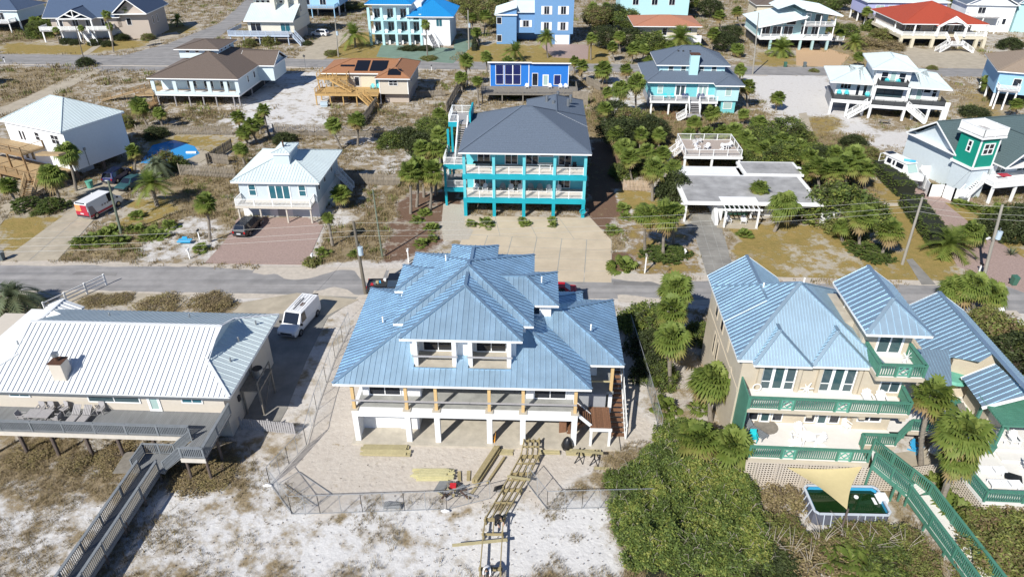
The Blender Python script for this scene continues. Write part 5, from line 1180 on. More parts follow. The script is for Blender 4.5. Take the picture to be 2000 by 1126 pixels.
def angled_house():
 F = Frame((64.09, 181.24), -3.0); h = F.thing('beach_house', 'pale green house with steep angled white metal roofs and tall glazed gables', 'house')
 m = MT['white_metal2']; w_ = 'siding_aqua_lt3'
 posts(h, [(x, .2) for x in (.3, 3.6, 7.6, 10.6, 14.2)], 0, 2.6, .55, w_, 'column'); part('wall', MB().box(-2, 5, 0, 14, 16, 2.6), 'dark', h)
 part('floor', MB().box(-2.6, -.2, 2.4, 15, 16, 2.75), 'trim', h); part('wall', MB().box(-2.5, 3.2, 2.75, 7.6, 16, 5.6).box(7.6, 3.2, 2.75, 14.2, 16, 8.2), MT[w_], h)
 r = part('roof', MB().bar((-3.4, -.4, 5.3), (8.0, -.4, 7.7), .2, .3), 'trim', h)
 roof_face(r, [(-3.4, -.5, 5.4), (8.4, -.5, 7.9), (8.4, 17, 7.9), (-3.4, 17, 5.4)], m, 'metal', .5, False)
 r = part('roof', MB().bar((7.0, -.9, 9.6), (16.2, -.9, 8.2), .2, .3), 'trim', h); roof_face(r, [(6.2, -1, 9.8), (16.4, -1, 8.3), (16.0, 17, 8.3), (6.2, 17, 9.8)], m, 'metal', .5, False)
 roof_face(r, [(3.0, 8, 8.2), (6.2, 6, 9.8), (6.2, 17, 9.8), (3.0, 17, 8.2)], m, 'metal', .5, False)
 gable_wall(h, [(-2.5, 3.1, 5.5), (7.6, 3.1, 5.5), (7.6, 3.1, 7.6), (-2.5, 3.1, 5.6)], (0, .2, 0), w_)
 for x in (-.6, 2.2, 5.0): window(h, 'f', x, 3.0, 2.9, 2.3, 2.2, 2, 'trim', 'glass')
 for x, hh in ((2.4, .6), (5.4, 1.1)): window(h, 'f', x, 3.0, 5.4, 2.4, hh, 1, 'trim', 'glass')
 for x in (9.0, 11.6): window(h, 'f', x, 3.2, 2.9, 1.7, 2.2, 2, 'trim', 'glass', kind='glazed_door')
 window(h, 'f', 9.4, 3.2, 6.0, 1.3, 2.2, 1, 'trim', 'glass_pale', kind='glazed_door', fw=.25); window(h, 'f', 12.0, 3.2, 6.0, 2.0, 2.0, 1, 'trim', 'glass_grey')
 boards(h, 7.8, 15.0, -.2, 3.2, 5.8, 'bleached', .25); posts(h, [(14.9, 0), (7.8, 0), (11.4, 0)], 2.75, 8.2, .22, 'trim', 'post'); posts(h, [(-2.4, 0), (2.4, 0)], 2.75, 5.4, .22, 'trim', 'post')
 railing(h, [(-2.5, -.1, 2.75), (15, -.1, 2.75), (15, 3, 2.75)], 1.0, 2.4, 'trim', bal=.25, bw=.07, pw=.16); railing(h, [(7.9, -.1, 5.8), (15, -.1, 5.8), (15, 3, 5.8)], 1.0, 2.4, 'trim', bal=.25, bw=.07, pw=.16)
 boards(h, 15, 19.5, 4, 6.5, 1.6, 'bleached'); railing(h, [(15, 4, 1.6), (19.5, 4, 1.6), (19.5, 6.5, 1.6)], 1.0, 1.6, 'trim', bal=.25, bw=.07)
mk('siding_aqua_lt3', (.36, .52, .53), .7, var=.06)
angled_house()
def orange_bungalow():
 F = Frame((38.3, 180.7), -2.0); h = F.thing('bungalow', 'low white house under a flat-looking orange tile roof, half hidden by palms', 'house')
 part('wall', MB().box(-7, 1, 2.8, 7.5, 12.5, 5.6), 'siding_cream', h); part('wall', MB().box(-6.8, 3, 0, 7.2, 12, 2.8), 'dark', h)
 boards(h, -6.5, 8, -1.8, 1, 2.9, 'bleached'); part('balcony_wall', MB().box(-6.6, -1.95, 2.3, 8.1, -1.75, 3.9), 'trim', h); posts(h, [(-6, -1.6), (-2, -1.6), (2.2, -1.6), (6, -1.6), (7.9, -1.6)], 0, 2.4, .5, 'trim', 'column')
 hip_roof(h, -8.5, 8.3, -.6, 13.5, 5.75, .2, 'tile_orange', 'shingle', .35, capmat='tile_orange', axis='x')
 window(h, 'f', -.5, 1, 3.0, 1.2, 2.1, 1, kind='glazed_door'); window(h, 'f', 2.2, 1, 4.2, 1.3, .8, 1); window(h, 'f', 5.4, 1, 3.9, 1.4, 1.2, 2)
orange_bungalow()
def block_house():
 F = Frame((-4.01, 190.19), -1.0); h = F.thing('beach_house', 'tall steel-blue block house with white shutters, garage and a roof terrace', 'house')
 w_ = 'siding_blue'
 part('wall', MB().box(.1, -2.6, 0, 5.2, 9, 7.2), MT[w_], h); part('wall', MB().box(5.2, -1.6, 2.6, 9.8, 9, 7.6), MT[w_], h); part('wall', MB().box(9.8, -3.0, 2.6, 19.6, 9, 10.4), MT[w_], h); part('wall', MB().box(5.4, 3, 0, 16, 9, 2.6).box(14.3, -2.9, 0, 18.9, 8, 2.6), MT[w_], h)
 part('wall', MB().box(5.2, 3.0, 7.6, 9.8, 9, 12.5), MT[w_], h)
 r = part('roof', MB().box(-.3, -3.0, 7.0, 5.4, -2.7, 7.3), 'trim', h); roof_face(r, [(-.4, -3.1, 7.2), (5.3, -3.1, 8.9), (5.3, 9.3, 8.9), (-.4, 9.3, 7.2)], 'white_metal2', 'metal', .5, False); gable_wall(h, [(.1, -2.6, 7.2), (5.2, -2.6, 7.2), (5.2, -2.6, 8.7)], (0, .3, 0), w_)
 r = part('roof', MB().box(5.3, -2.1, 7.5, 9.8, -1.9, 7.7), 'trim', h); roof_face(r, [(5.2, -2.2, 7.6), (9.8, -2.2, 7.6), (9.8, 3.2, 9.8), (5.2, 3.2, 9.8)], 'white_metal2', 'metal', .5, False)
 for x in (12.8, 17.0):
  for z in (3.5, 7.3):
   window(h, 'f', x, -3.0, z, 1.4, 2.0, 2, 'trim', 'glass')
   for s in (-1, 1): part('shutter', MB().box(x + s * 1.05 - .3, -3.08, z, x + s * 1.05 + .3, -3.0, z + 2.0), 'trim', h)
 window(h, 'f', 7.6, -1.6, 4.0, 1.6, 1.7, 2);
 for s in (-1, 1): part('shutter', MB().box(7.6 + s * 1.2 - .3, -1.68, 4.0, 7.6 + s * 1.2 + .3, -1.6, 5.7), 'trim', h)
 for z in (.6, 4.9): window(h, 'f', .8, -2.6, z, 1.3, 1.7, 1)
 slab_door(h, 'f', 16.9, -2.9, .05, 3.6, 2.3, 'trim', 4, 'garage_door')
 part('terrace_floor', MB().box(10, -2.8, 10.4, 19.4, 8, 10.45), 'bleached', h); part('parapet', MB().box(9.8, -3.0, 10.4, 19.6, -2.85, 10.75), MT[w_], h)
 for k, (x, m_) in enumerate(((13.0, 'orange_p'), (14.6, 'plastic_blue'), (16.2, 'yellow'), (17.4, 'plastic_blue'))):
  w = F.W(x, -1.6, 10.45); far_chair(w, m_, ['pale orange', 'first light blue', 'yellow', 'second light blue'][k] + ' lounge chair on the roof terrace of the blue block house')
def far_chair(w, m_, label, rot=0, group=None):
 t = thing('chair', label, 'chair', *w, rot, group)
 part('seat', MB().box(-.35, -.35, .3, .35, .4, .4), MT[m_], t); part('backrest', MB().hexa([(-.35, .35, .35), (.35, .35, .35), (.35, .45, .35), (-.35, .45, .35), (-.3, .65, 1.1), (.3, .65, 1.1), (.3, .72, 1.1), (-.3, .72, 1.1)]), MT[m_], t)
 me = MB().box(-.04, -.04, 0, .04, .04, .3).mesh('leg', MT[m_])
 for x, y in ((-.3, -.3), (.3, -.3), (-.3, .4), (.3, .4)): put('leg', me, t, loc=(x, y, 0))
 return t
block_house()
def blue_roof_house():
 F = Frame((-36.55, 186.52), -2.0); h = F.thing('beach_house', 'white three-storey house with pale blue columned galleries and a bright blue metal roof', 'house')
 c = 'siding_aqua_lt'; m = MT['blue_metal']
 part('wall', MB().box(1.0, 2.4, 0, 13.6, 14, 9.8), 'siding_white', h); part('wall', MB().box(13.6, 0, 0, 20.9, 14, 7.0), 'siding_white', h)
 for z in (3.0, 6.2): part('gallery_floor', MB().box(.2, -.3, z - .3, 13.8, 2.4, z), MT[c], h)
 xs = [.5, 3.8, 7.2, 10.5, 13.5]
 posts(h, [(x, 0) for x in xs], 0, 2.7, .62, c, 'column'); posts(h, [(x, 0) for x in xs], 3.0, 5.9, .62, c, 'column'); posts(h, [(x, 0) for x in xs[:-1]], 6.2, 9.0, .62, c, 'column'); posts(h, [(13.5, 0)], 6.2, 7.6, .62, c, 'column')
 for z in (3.0, 6.2):
  for i in range(4): part('gallery_parapet', MB().box(xs[i] + .5, -.15, z, xs[i] + 1.2, .1, z + .9), 'trim', h)
 for i in range(4):
  x = (xs[i] + xs[i + 1]) / 2
  window(h, 'f', x, 2.4, 3.05, 1.6, 2.2, 2, 'trim', 'glass', kind='glazed_door'); window(h, 'f', x, 2.4, .3, 1.8, 2.0, 1, 'trim', 'glass_grey')
  if i < 3: window(h, 'f', x, 2.4, 6.25, 1.6, 2.2, 2, 'trim', 'glass', kind='glazed_door')
  part('planter', MB().box(x - .9, .9, 0, x - .2, 1.6, .9), 'trim', h)
 window(h, 'f', 18.2, 0, 4.6, 1.6, 1.9, 2, 'trim', 'glass_teal')
 hip_roof(h, -.2, 11.6, -.6, 14, 9.9, .5, m, sp=.5, axis='y'); hip_roof(h, 10.0, 22.0, -.8, 15, 7.1, .55, m, sp=.5, axis='y')
 stairs(h, (15.4, .0, 3.0), (17.6, -3.8, .1), 1.8, 10, 'bleached', 'trim', hand=.9); part('landing', MB().box(13.7, -1.2, 2.7, 16.0, 0, 3.0), 'trim', h)
 x, y = F.W(6, -1.9)[:2]
blue_roof_house()
def cream_house():
 F = Frame((-71.6, 186.5), -3.0); h = F.thing('beach_house', 'tall cream house with stepped white metal roofs and a long pale blue front deck', 'house')
 w_ = 'siding_cream3'
 part('wall', MB().box(3.5, 3.0, 2.6, 15.6, 16, 5.4).box(3.7, 9.0, 5.4, 15.5, 16, 12), MT[w_], h); part('wall', MB().box(4, 5, 0, 15, 15, 2.6), 'siding_taupe', h)
 r = part('roof', MB().box(3.0, 1.9, 5.3, 15.9, 2.05, 5.55), 'trim', h); roof_face(r, [(3.0, 1.9, 5.5), (15.9, 1.9, 5.5), (15.9, 9.2, 8.6), (3.0, 9.2, 8.6)], 'white_metal2', 'metal', .45, False)
 r = part('roof', MB().box(3.2, 8.0, 9.8, 12.0, 8.15, 10), 'trim', h); roof_face(r, [(3.2, 8.0, 10), (12, 8.0, 10), (12, 16, 13), (3.2, 16, 13)], 'white_metal2', 'metal', .45, False)
 part('chimney', MB().box(9.0, 6.3, 6.5, 10.2, 7.6, 13.5).box(12.6, 7.2, 7, 13.4, 8.2, 12.5), MT[w_], h)
 for x in (4.8, 6.2, 7.6, 8.9 + .9): window(h, 'f', x if x < 9 else 11, 9.0, 8.75, 1.0, .7, 1)
 window(h, 'f', 5.6, 3.0, 2.7, 2.8, 2.2, 2, 'trim', 'glass', kind='glazed_door'); window(h, 'f', 13.3, 3.0, 2.7, 2.6, 2.2, 2, 'trim', 'glass_teal', kind='glazed_door'); window(h, 'f', 14.2, 9.0, 9.4, 1.6, 1.8, 2, 'trim', 'glass_teal'); window(h, 'r', 15.6, 10, 6.6, .8, 1.6, 1)
 boards(h, -.8, 15.0, .2, 3.0, 2.5, 'bleached', .25); railing(h, [(-.8, 9, 2.5), (-.8, .2, 2.5), (14.8, .2, 2.5)], 1.0, 2.0, 'rail_pale', bal=.16, bw=.09, pw=.16); part('fascia', MB().box(-.9, .1, 2.1, 15.0, .19, 2.5), 'rail_pale', h)
 posts(h, [(x, .5) for x in (-.5, 3, 7, 11, 14.5)], 0, 2.3, .22, 'rail_pale', 'deck_post'); stairs(h, (15.2, 2.0, 2.5), (18.2, .2, .05), 1.3, 9, 'bleached', 'rail_pale', hand=.95)
mk('siding_cream3', (.62, .60, .52), .75, var=.05); mk('rail_pale', (.42, .50, .62), .6, var=.08)
cream_house()
def navy_roof_house():
 F = Frame((-121.4, 189.0), 3.0); h = F.thing('beach_house', 'white house with a large navy shingle roof, trussed entry gable and white stair', 'house')
 s = MT['shingle_navy']; w_ = 'siding_taupe'
 part('wall', MB().box(1, 4, 2.9, 19, 16, 5.5), MT[w_], h); part('wall', MB().box(2, 5, 0, 18, 15, 2.9), 'siding_white', h); part('wall', MB().box(18, 4, 0, 26, 16, 6.4), MT[w_], h)
 hip_roof(h, -.4, 19.2, 3.0, 18, 5.6, .62, s, 'shingle', .4, capmat=s, axis='x', ends=('gable', 'gable')); hip_roof(h, 17.6, 26.6, 2.4, 18, 6.5, .8, s, 'shingle', .4, capmat=s, axis='y', ends=('gable', 'gable'), fh=.22); gable_wall(h, [(18, 4, 6.4), (26, 4, 6.4), (22.1, 4, 9.6)], (0, .3, 0), w_)
 hip_roof(h, 4.4, 13.4, .4, 9, 5.7, .5, s, 'shingle', .4, capmat=s, axis='y', ends=('gable', 'gable'), fh=.21)
 mb = MB();
 for a, b in (((4.6, .5, 5.7), (13.2, .5, 5.7)), ((8.9, .5, 5.7), (8.9, .5, 7.8)), ((8.9, .5, 6.0), (6.9, .5, 6.8)), ((8.9, .5, 6.0), (10.9, .5, 6.8))): mb.bar(a, b, .2, .3)
 part('truss', mb, 'trim', h)
 boards(h, -.5, 17, .4, 4, 2.9, 'bleached', .25); railing(h, [(-.4, 4, 2.9), (-.4, .5, 2.9), (9.5, .5, 2.9)], 1.0, 2.2, 'trim', bal=.16, bw=.1, pw=.18); railing(h, [(11.5, .5, 2.9), (16.9, .5, 2.9), (16.9, 4, 2.9)], 1.0, 2.2, 'trim', bal=.16, bw=.1, pw=.18)
 posts(h, [(4.8, .6), (13, .6)], 2.9, 5.7, .35, 'trim', 'post'); posts(h, [(x, .7) for x in (0, 4.8, 9, 13, 16.7)], 0, 2.7, .3, 'trim', 'post')
 stairs(h, (10.5, .3, 2.9), (14.6, -4.2, .05), 1.7, 12, 'bleached', 'trim', hand=1.0)
 for x in (3.2, 7.2, 10.6, 14.6): window(h, 'f', x, 4, 3.0, 1.6, 2.1, 2, 'trim', 'glass')
 window(h, 'f', 21, 4, 3.4, 1.3, 1.8, 1); window(h, 'r', 26, 7, 3.2, 1.0, 2.0, 1); window(h, 'r', 26, 10, 3.2, 1.0, 2.0, 1)
navy_roof_house()
def simple_house(name, label, o, a, w, d, z0, z1, wall, roof, pitch, axis='x', style='shingle', gable=False, deck=None, wins=(), posts_=True):
 """a house at the picture's edge: body on posts, roof, windows, deck"""
 F = Frame(o, a); h = F.thing('beach_house', label, 'house'); part('wall', MB().box(0, 0, z0, w, d, z1), MT[wall], h)
 if roof: hip_roof(h, -.6, w + .6, -.6, d + .6, z1 + .1, pitch, MT[roof], style, .4, capmat=MT[roof], axis=axis, ends=('gable',) * 2 if gable else ('hip',) * 2)
 if gable:
  zr = z1 + (w if axis == 'y' else d) / 2 * pitch
  if axis == 'y': gable_wall(h, [(0, 0, z1), (w, 0, z1), (w / 2, 0, zr)], (0, .3, 0), wall)
  else: gable_wall(h, [(0, 0, z1), (0, d, z1), (0, d / 2, zr)], (.3, 0, 0), wall); gable_wall(h, [(w, 0, z1), (w, d, z1), (w, d / 2, zr)], (-.3, 0, 0), wall)
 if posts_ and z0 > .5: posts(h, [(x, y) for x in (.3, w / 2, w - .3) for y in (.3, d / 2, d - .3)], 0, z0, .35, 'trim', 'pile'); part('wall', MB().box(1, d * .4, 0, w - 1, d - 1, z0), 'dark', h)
 for q in wins: window(h, *q)
 if deck:
  x0, x1, y0, z, m = deck; boards(h, x0, x1, y0, -.01, z, 'bleached', .25); railing(h, [(x0, -.1, z), (x0, y0, z), (x1, y0, z), (x1, -.1, z)], 1.0, 2.2, m, bal=.2, bw=.08, pw=.16)
  posts(h, [(x0 + .2, y0 + .2), ((x0 + x1) / 2, y0 + .2), (x1 - .2, y0 + .2)], 0, z - .2, .25, m, 'deck_post')
 return F, h
mk('siding_lilac', (.40, .42, .66), .7, var=.05)
simple_house('h', 'blue house with a blue railed deck at the top edge of the view', (-66.5, 228), -3, 14, 14, 2.8, 6.5, 'siding_sky', 'shingle_navy', .4, deck=(-.5, 13.5, -4, 2.8, 'siding_sky'), wins=(('f', 4, 0, 3.0, 2, 2.1, 2), ('f', 9, 0, 3.0, 2, 2.1, 2)))
simple_house('h', 'white-trimmed house with a dark shingle roof at the top left corner', (-152, 205), -3, 16, 12, 2.6, 5.4, 'siding_aqua_lt2', 'shingle_navy', .4, deck=(1, 15, -3, 2.6, 'trim'), wins=(('f', 5, 0, 2.8, 2, 2.0, 2), ('f', 11, 0, 2.8, 2, 2.0, 2)))
simple_house('h', 'pale aqua house behind dense trees at the top edge', (31.5, 218), -2, 20, 12, 0, 8.5, 'siding_aqua_lt', 'white_metal2', .3, style='metal', wins=(('f', 4.5, 0, 4.6, 1.8, 2.2, 2), ('f', 10, 0, 4.6, 1.8, 2.2, 2), ('f', 15, 0, 4.6, 1.8, 2.2, 2)))
simple_house('h', 'cream house corner among the trees left of the angled white roofs', (72, 219), -3, 13, 10, 0, 4.4, 'siding_cream', 'shingle_brown', .3, wins=(('f', 4, 0, 1.2, 1.6, 1.5, 2),))
simple_house('h', 'lilac-blue house with white framed windows directly behind the red-roofed house', (101.5, 213), -3, 22, 12, 2.6, 6.2, 'siding_lilac', 'white_metal2', .3, style='metal', deck=(0, 14, -3.5, 2.6, 'weathered'), wins=tuple(('f', x, 0, 3.4, 2.4, 2.0, 2, 'trim', 'glass_pale') for x in (3.5, 7, 10.5, 14)))
simple_house('h', 'tall pale blue gabled house at the top right beyond the red roof', (138, 203), -8, 12, 11, 0, 7.5, 'siding_aqua_lt', 'shingle_blue', .8, axis='y', gable=True, wins=(('f', 3, 0, 4.8, 2, 2, 2, 'trim', 'glass_teal'), ('f', 8, 0, 3.0, 3, 4, 2, 'trim', 'glass_grey'), ('f', 8, 0, .3, 2, 2, 2, 'trim', 'glass')))
simple_house('h', 'white house with an upper balcony beside the pale blue gabled house', (124.5, 204), -8, 12.5, 10, 0, 7, 'siding_white', 'shingle_blue', .5, axis='y', gable=True, deck=(0, 8, -2.5, 4.2, 'trim'), wins=(('f', 4, 0, 4.4, 2, 2, 2), ('f', 10.5, 0, 2.0, 1, 1.6, 1)))
simple_house('h', 'sky blue boarded house with a tan roof at the right edge of the view', (91.2, 133.0), -22, 12, 14, 2.6, 6.6, 'siding_sky', 'shingle_tan', .42, axis='y', deck=(.2, 3.5, -2.0, 3.6, 'trim'), wins=(('f', 3.2, 0, 3.9, 1.4, 1.6, 1), ('f', 8, 0, 3.9, 1.2, 1.6, 1)))
simple_house('h', 'grey stilt house at the right edge above the blue boarded house', (137, 178), -8, 12, 12, 2.6, 5.8, 'siding_aqua_lt3', 'shingle_green', .4)
simple_house('h', 'small dark house corner at the left edge below the side road', (-120, 141), -10, 8, 8, 1.8, 4.6, 'siding_aqua_lt3', 'shingle_navy', .35)
# ---------------------------------------------------------------- vegetation
def leaf_mat(name, stops, trans=.33, rough=.6):
 m = bpy.data.materials.new(name); m.use_nodes = True; n = m.node_tree; L = n.links.new; b = n.nodes['Principled BSDF']; out = n.nodes['Material Output']
 a = n.nodes.new('ShaderNodeAttribute'); a.attribute_name = 'tint'; r = n.nodes.new('ShaderNodeValToRGB'); e = r.color_ramp.elements
 while len(e) < len(stops): e.new(.5)
 for k, (p, c) in enumerate(stops): e[k].position = p; e[k].color = (*c, 1)
 oi = n.nodes.new('ShaderNodeObjectInfo'); ad = n.nodes.new('ShaderNodeMath'); ad.operation = 'MULTIPLY_ADD'; ad.inputs[1].default_value = .16;
 sb = n.nodes.new('ShaderNodeMath'); sb.operation = 'SUBTRACT'; sb.inputs[1].default_value = .5; L(oi.outputs['Random'], sb.inputs[0]); L(sb.outputs[0], ad.inputs[0]); L(a.outputs['Fac'], ad.inputs[2])
 L(ad.outputs[0], r.inputs[0]); L(r.outputs[0], b.inputs['Base Color']); b.inputs['Roughness'].default_value = rough; b.inputs['Specular IOR Level'].default_value = .35
 t = n.nodes.new('ShaderNodeBsdfTranslucent'); L(r.outputs[0], t.inputs[0]); mx = n.nodes.new('ShaderNodeMixShader'); mx.inputs[0].default_value = trans
 L(b.outputs[0], mx.inputs[1]); L(t.outputs[0], mx.inputs[2]); L(mx.outputs[0], out.inputs[0]); return m
LM_palm = leaf_mat('palm_leaf', [(0, (.36, .26, .13)), (.2, (.30, .28, .09)), (.45, (.225, .275, .06)), (.75, (.155, .22, .045)), (1, (.27, .33, .085))], .45)
LM_silver = leaf_mat('silver_leaf', [(0, (.18, .16, .09)), (.4, (.14, .17, .09)), (1, (.22, .26, .17))])
LM_bush = leaf_mat('bush_leaf', [(0, (.08, .085, .035)), (.35, (.09, .135, .035)), (.7, (.15, .205, .047)), (1, (.25, .28, .065))])
LM_hedge = leaf_mat('hedge_leaf', [(0, (.06, .085, .025)), (.5, (.10, .15, .035)), (1, (.16, .20, .05))])
LM_olive = leaf_mat('olive_leaf', [(0, (.23, .16, .09)), (.3, (.15, .15, .055)), (.75, (.20, .24, .065)), (1, (.30, .31, .09))])
LM_dry = leaf_mat('dry_grass', [(0, (.15, .115, .065)), (.5, (.29, .225, .125)), (1, (.25, .215, .09))], .15)
LM_thick = leaf_mat('thicket_leaf', [(0, (.08, .08, .035)), (.3, (.085, .125, .035)), (.6, (.14, .20, .05)), (.85, (.23, .28, .065)), (1, (.31, .32, .085))])
LM_dark = leaf_mat('dark_leaf', [(0, (.035, .045, .018)), (.5, (.055, .075, .026)), (1, (.095, .12, .04))])
def tri_mesh(name, V, F, tint, mat, smooth=False):
 """mesh from arrays; tint = one value per vertex"""
 V = np.asarray(V, np.float32); F = np.asarray(F, np.int32); k = F.shape[1]
 me = bpy.data.meshes.new(name); me.vertices.add(len(V)); me.vertices.foreach_set('co', V.ravel()); me.loops.add(F.size); me.loops.foreach_set('vertex_index', F.ravel())
 me.polygons.add(len(F)); me.polygons.foreach_set('loop_start', np.arange(len(F)) * k); me.polygons.foreach_set('loop_total', np.full(len(F), k)); me.update()
 a = me.attributes.new('tint', 'FLOAT', 'POINT'); a.data.foreach_set('value', np.asarray(tint, np.float32)); me.materials.append(mat); return me
def fan_crown(seed, n=46, r=1.15, droop=.5, skirt=8, mat=None, seg=11):
 """cabbage palm crown: fan leaves on stalks, older ones hanging and dry"""
 g = random.Random(seed); V, F, T = [], [], []
 for i in range(n + skirt):
  az = i * 2.39996 + g.uniform(-.3, .3); q = i / n
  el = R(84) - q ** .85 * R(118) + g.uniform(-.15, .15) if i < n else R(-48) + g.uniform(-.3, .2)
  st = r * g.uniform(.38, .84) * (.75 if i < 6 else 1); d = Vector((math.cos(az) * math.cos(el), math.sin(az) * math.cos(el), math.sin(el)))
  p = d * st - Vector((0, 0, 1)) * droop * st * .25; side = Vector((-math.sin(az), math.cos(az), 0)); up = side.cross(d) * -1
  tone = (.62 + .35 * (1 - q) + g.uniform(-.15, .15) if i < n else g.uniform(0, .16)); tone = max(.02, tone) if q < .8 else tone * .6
  # stalk
  b = len(V); V += [tuple(side * .02), tuple(side * -.02), tuple(p)]; F.append((b, b + 1, b + 2)); T += [tone * .8] * 3
  L = r * g.uniform(.5, .85)
  for k in range(seg):
   a = (k - (seg - 1) / 2) / ((seg - 1) / 2) * R(100); f = (d * math.cos(a) + side * math.sin(a)); ln = L * (1 - .28 * abs(a) / R(100)) * g.uniform(.9, 1.05)
   mid = p + f * ln * .55 + up * .05; tip = p + f * ln - Vector((0, 0, 1)) * ln * (droop * .55 + .12 * g.random()); w_ = side * math.cos(a) - d * math.sin(a)
   b = len(V); V += [tuple(p), tuple(mid + w_ * .085 * r), tuple(mid - w_ * .085 * r - up * .03), tuple(tip)]; F += [(b, b + 1, b + 2), (b + 1, b + 3, b + 2)]
   t2 = tone + g.uniform(-.08, .08); T += [t2 * .9, t2, t2, t2 * .8 if g.random() < .7 else t2 * .3]
 return tri_mesh('crown', V, F, T, mat or LM_palm)
def feather_crown(seed, n=30, r=2.0, droop=.55, mat=None, leaf=.38, m=13):
 """date palm crown: arching feather fronds"""
 g = random.Random(seed); V, F, T = [], [], []
 for i in range(n):
  az = i * 2.39996 + g.uniform(-.2, .2); q = i / n; el = R(80) - q * R(95); d = Vector((math.cos(az) * math.cos(el), math.sin(az) * math.cos(el), math.sin(el))); side = Vector((-math.sin(az), math.cos(az), 0))
  tone = .8 - q * .45 + g.uniform(-.12, .12); L = r * g.uniform(.85, 1.05); pr = Vector((0, 0, 0))
  for k in range(1, m + 1):
   s = k / m; p = d * L * s - Vector((0, 0, 1)) * L * droop * s * s * (.5 + .5 * math.cos(el)); b = len(V)
   V += [tuple(pr + side * .015), tuple(pr - side * .015), tuple(p)]; F.append((b, b + 1, b + 2)); T += [tone * .7] * 3
   fw = (p - pr).normalized(); up = side.cross(fw)
   for sg in (-1, 1):
    ll = leaf * r * (1 - .55 * abs(s - .4)) * g.uniform(.85, 1.1); tip = p + (side * sg * .8 + fw * .65 + up * -.25).normalized() * ll - Vector((0, 0, 1)) * ll * .22
    b = len(V); V += [tuple(pr), tuple(p), tuple(tip)]; F.append((b, b + 1, b + 2)); T += [tone + g.uniform(-.1, .1)] * 3
   pr = p
 return tri_mesh('crown', V, F, T, mat or LM_palm)
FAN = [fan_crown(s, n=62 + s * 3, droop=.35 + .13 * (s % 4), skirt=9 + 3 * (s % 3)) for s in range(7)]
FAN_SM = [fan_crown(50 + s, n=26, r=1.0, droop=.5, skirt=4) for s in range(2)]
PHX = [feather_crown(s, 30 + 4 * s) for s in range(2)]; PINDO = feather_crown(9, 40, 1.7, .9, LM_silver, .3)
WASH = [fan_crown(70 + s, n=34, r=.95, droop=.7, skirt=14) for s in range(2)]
TRK = {}
def trunk_mesh(h, r, lean, seed, m):
 g = random.Random(seed); k = 7; pts, rad = [], []
 for i in range(k + 1):
  s = i / k; pts.append((lean[0] * s + lean[0] * .25 * math.sin(s * 3.1), lean[1] * s, h * s)); rad.append(r * (1.28 - .4 * s if s < .25 else 1.0 + .06 * ((i % 2) * 2 - 1)) * (1.25 if s > .93 else 1))
 return MB().tube(pts, rad, 9).mesh('trunk', MT[m])
NP = [0]
def palm(px, py, h, label, kind='fan', s=1.0, lean=(0, 0), group='cabbage palms', r=None, z=0, tm='trunk_grey', name='palm_tree', world=None):
 x, y = world if world else G(px, py); NP[0] += 1; g = random.Random(NP[0] * 7 + int(px)); t = thing(name, label, 'palm tree', x, y, z, 0, group)
 t.scale = (1, 1, 1)
 src = {'fan': FAN, 'small': FAN_SM, 'phx': PHX, 'pindo': [PINDO], 'wash': WASH}[kind]
 if h > .3: put('trunk', trunk_mesh(h, r or (.17 if kind != 'phx' else .24), lean, NP[0], tm), t)
 c = put('crown', g.choice(src), t, loc=(lean[0], lean[1], h)); c.rotation_euler = (g.uniform(-.28, .28), g.uniform(-.28, .28), g.uniform(0, 6.28)); q = s * g.uniform(.86, 1.1) * (.8 if kind == 'fan' and s > 1.42 else .95); c.scale = (q * g.uniform(.9, 1.1), q, q * g.uniform(.88, 1.12))
 return t
def leaf_cloud(seed, n, mat, shape, leaf=.16, tone=(.0, 1.0), clump=14, jit=.35, name='foliage', flat=.5):
 """leaves gathered in clumps inside shape(u, v, w) -> point; lighter and darker clumps come from their own random tones"""
 g = np.random.default_rng(seed); cl = max(3, n // clump); cc = np.array([shape(*q) for q in g.random((cl, 3))]); ct = g.uniform(tone[0], tone[1], cl); idx = g.integers(0, cl, n)
 P = cc[idx] + g.normal(0, jit, (n, 3)) * np.array([1, 1, .7]); a = g.normal(0, 1, (n, 3)); a[:, 2] *= flat; a /= np.linalg.norm(a, axis=1)[:, None]
 b = np.cross(a, g.normal(0, 1, (n, 3))); b /= np.linalg.norm(b, axis=1)[:, None]; s = leaf * g.uniform(.6, 1.3, (n, 1))
 V = np.stack([P - a * s, P + b * s * .45, P + a * s, P - b * s * .45], 1).reshape(-1, 3); V[:, 2] = np.maximum(V[:, 2], .02)
 F = np.arange(n * 4).reshape(-1, 4); T = np.clip(np.repeat(ct[idx] + g.normal(0, .12, n), 4), 0, 1)
 return tri_mesh(name, V, F, T, mat)
def dome(rx, ry, h, z0=0.0):
 def f(u, v, w):
  th = 2 * math.pi * u; ph = math.acos(1 - v * 1.0); rr = .55 + .45 * w ** .4; k = 1 + .16 * math.sin(3 * th + rx * 7) + .1 * math.sin(7 * th + 2)
  return (rx * math.sin(ph) * math.cos(th) * rr * k, ry * math.sin(ph) * math.sin(th) * rr * k, z0 + h * math.cos(ph) * rr)
 return f
def blob(rx, ry, h, z0):
 def f(u, v, w):
  th = 2 * math.pi * u; c = 2 * v - 1; s = math.sqrt(1 - c * c); rr = .5 + .5 * w ** .35; k = 1 + .18 * math.sin(3 * th + h * 5)
  return (rx * s * math.cos(th) * rr * k, ry * s * math.sin(th) * rr * k, z0 + h * (1 + c * rr) / 2)
 return f
def box_shape(L, w, h):
 def f(u, v, q):
  x = (u - .5) * L; e = q * 3
  if e < 1.4: return (x, (v - .5) * w, h * (.93 + .07 * math.sin(x * 2.1)))
  return (x, (-.5 if e < 2.2 else .5) * w, v * h)
 return f
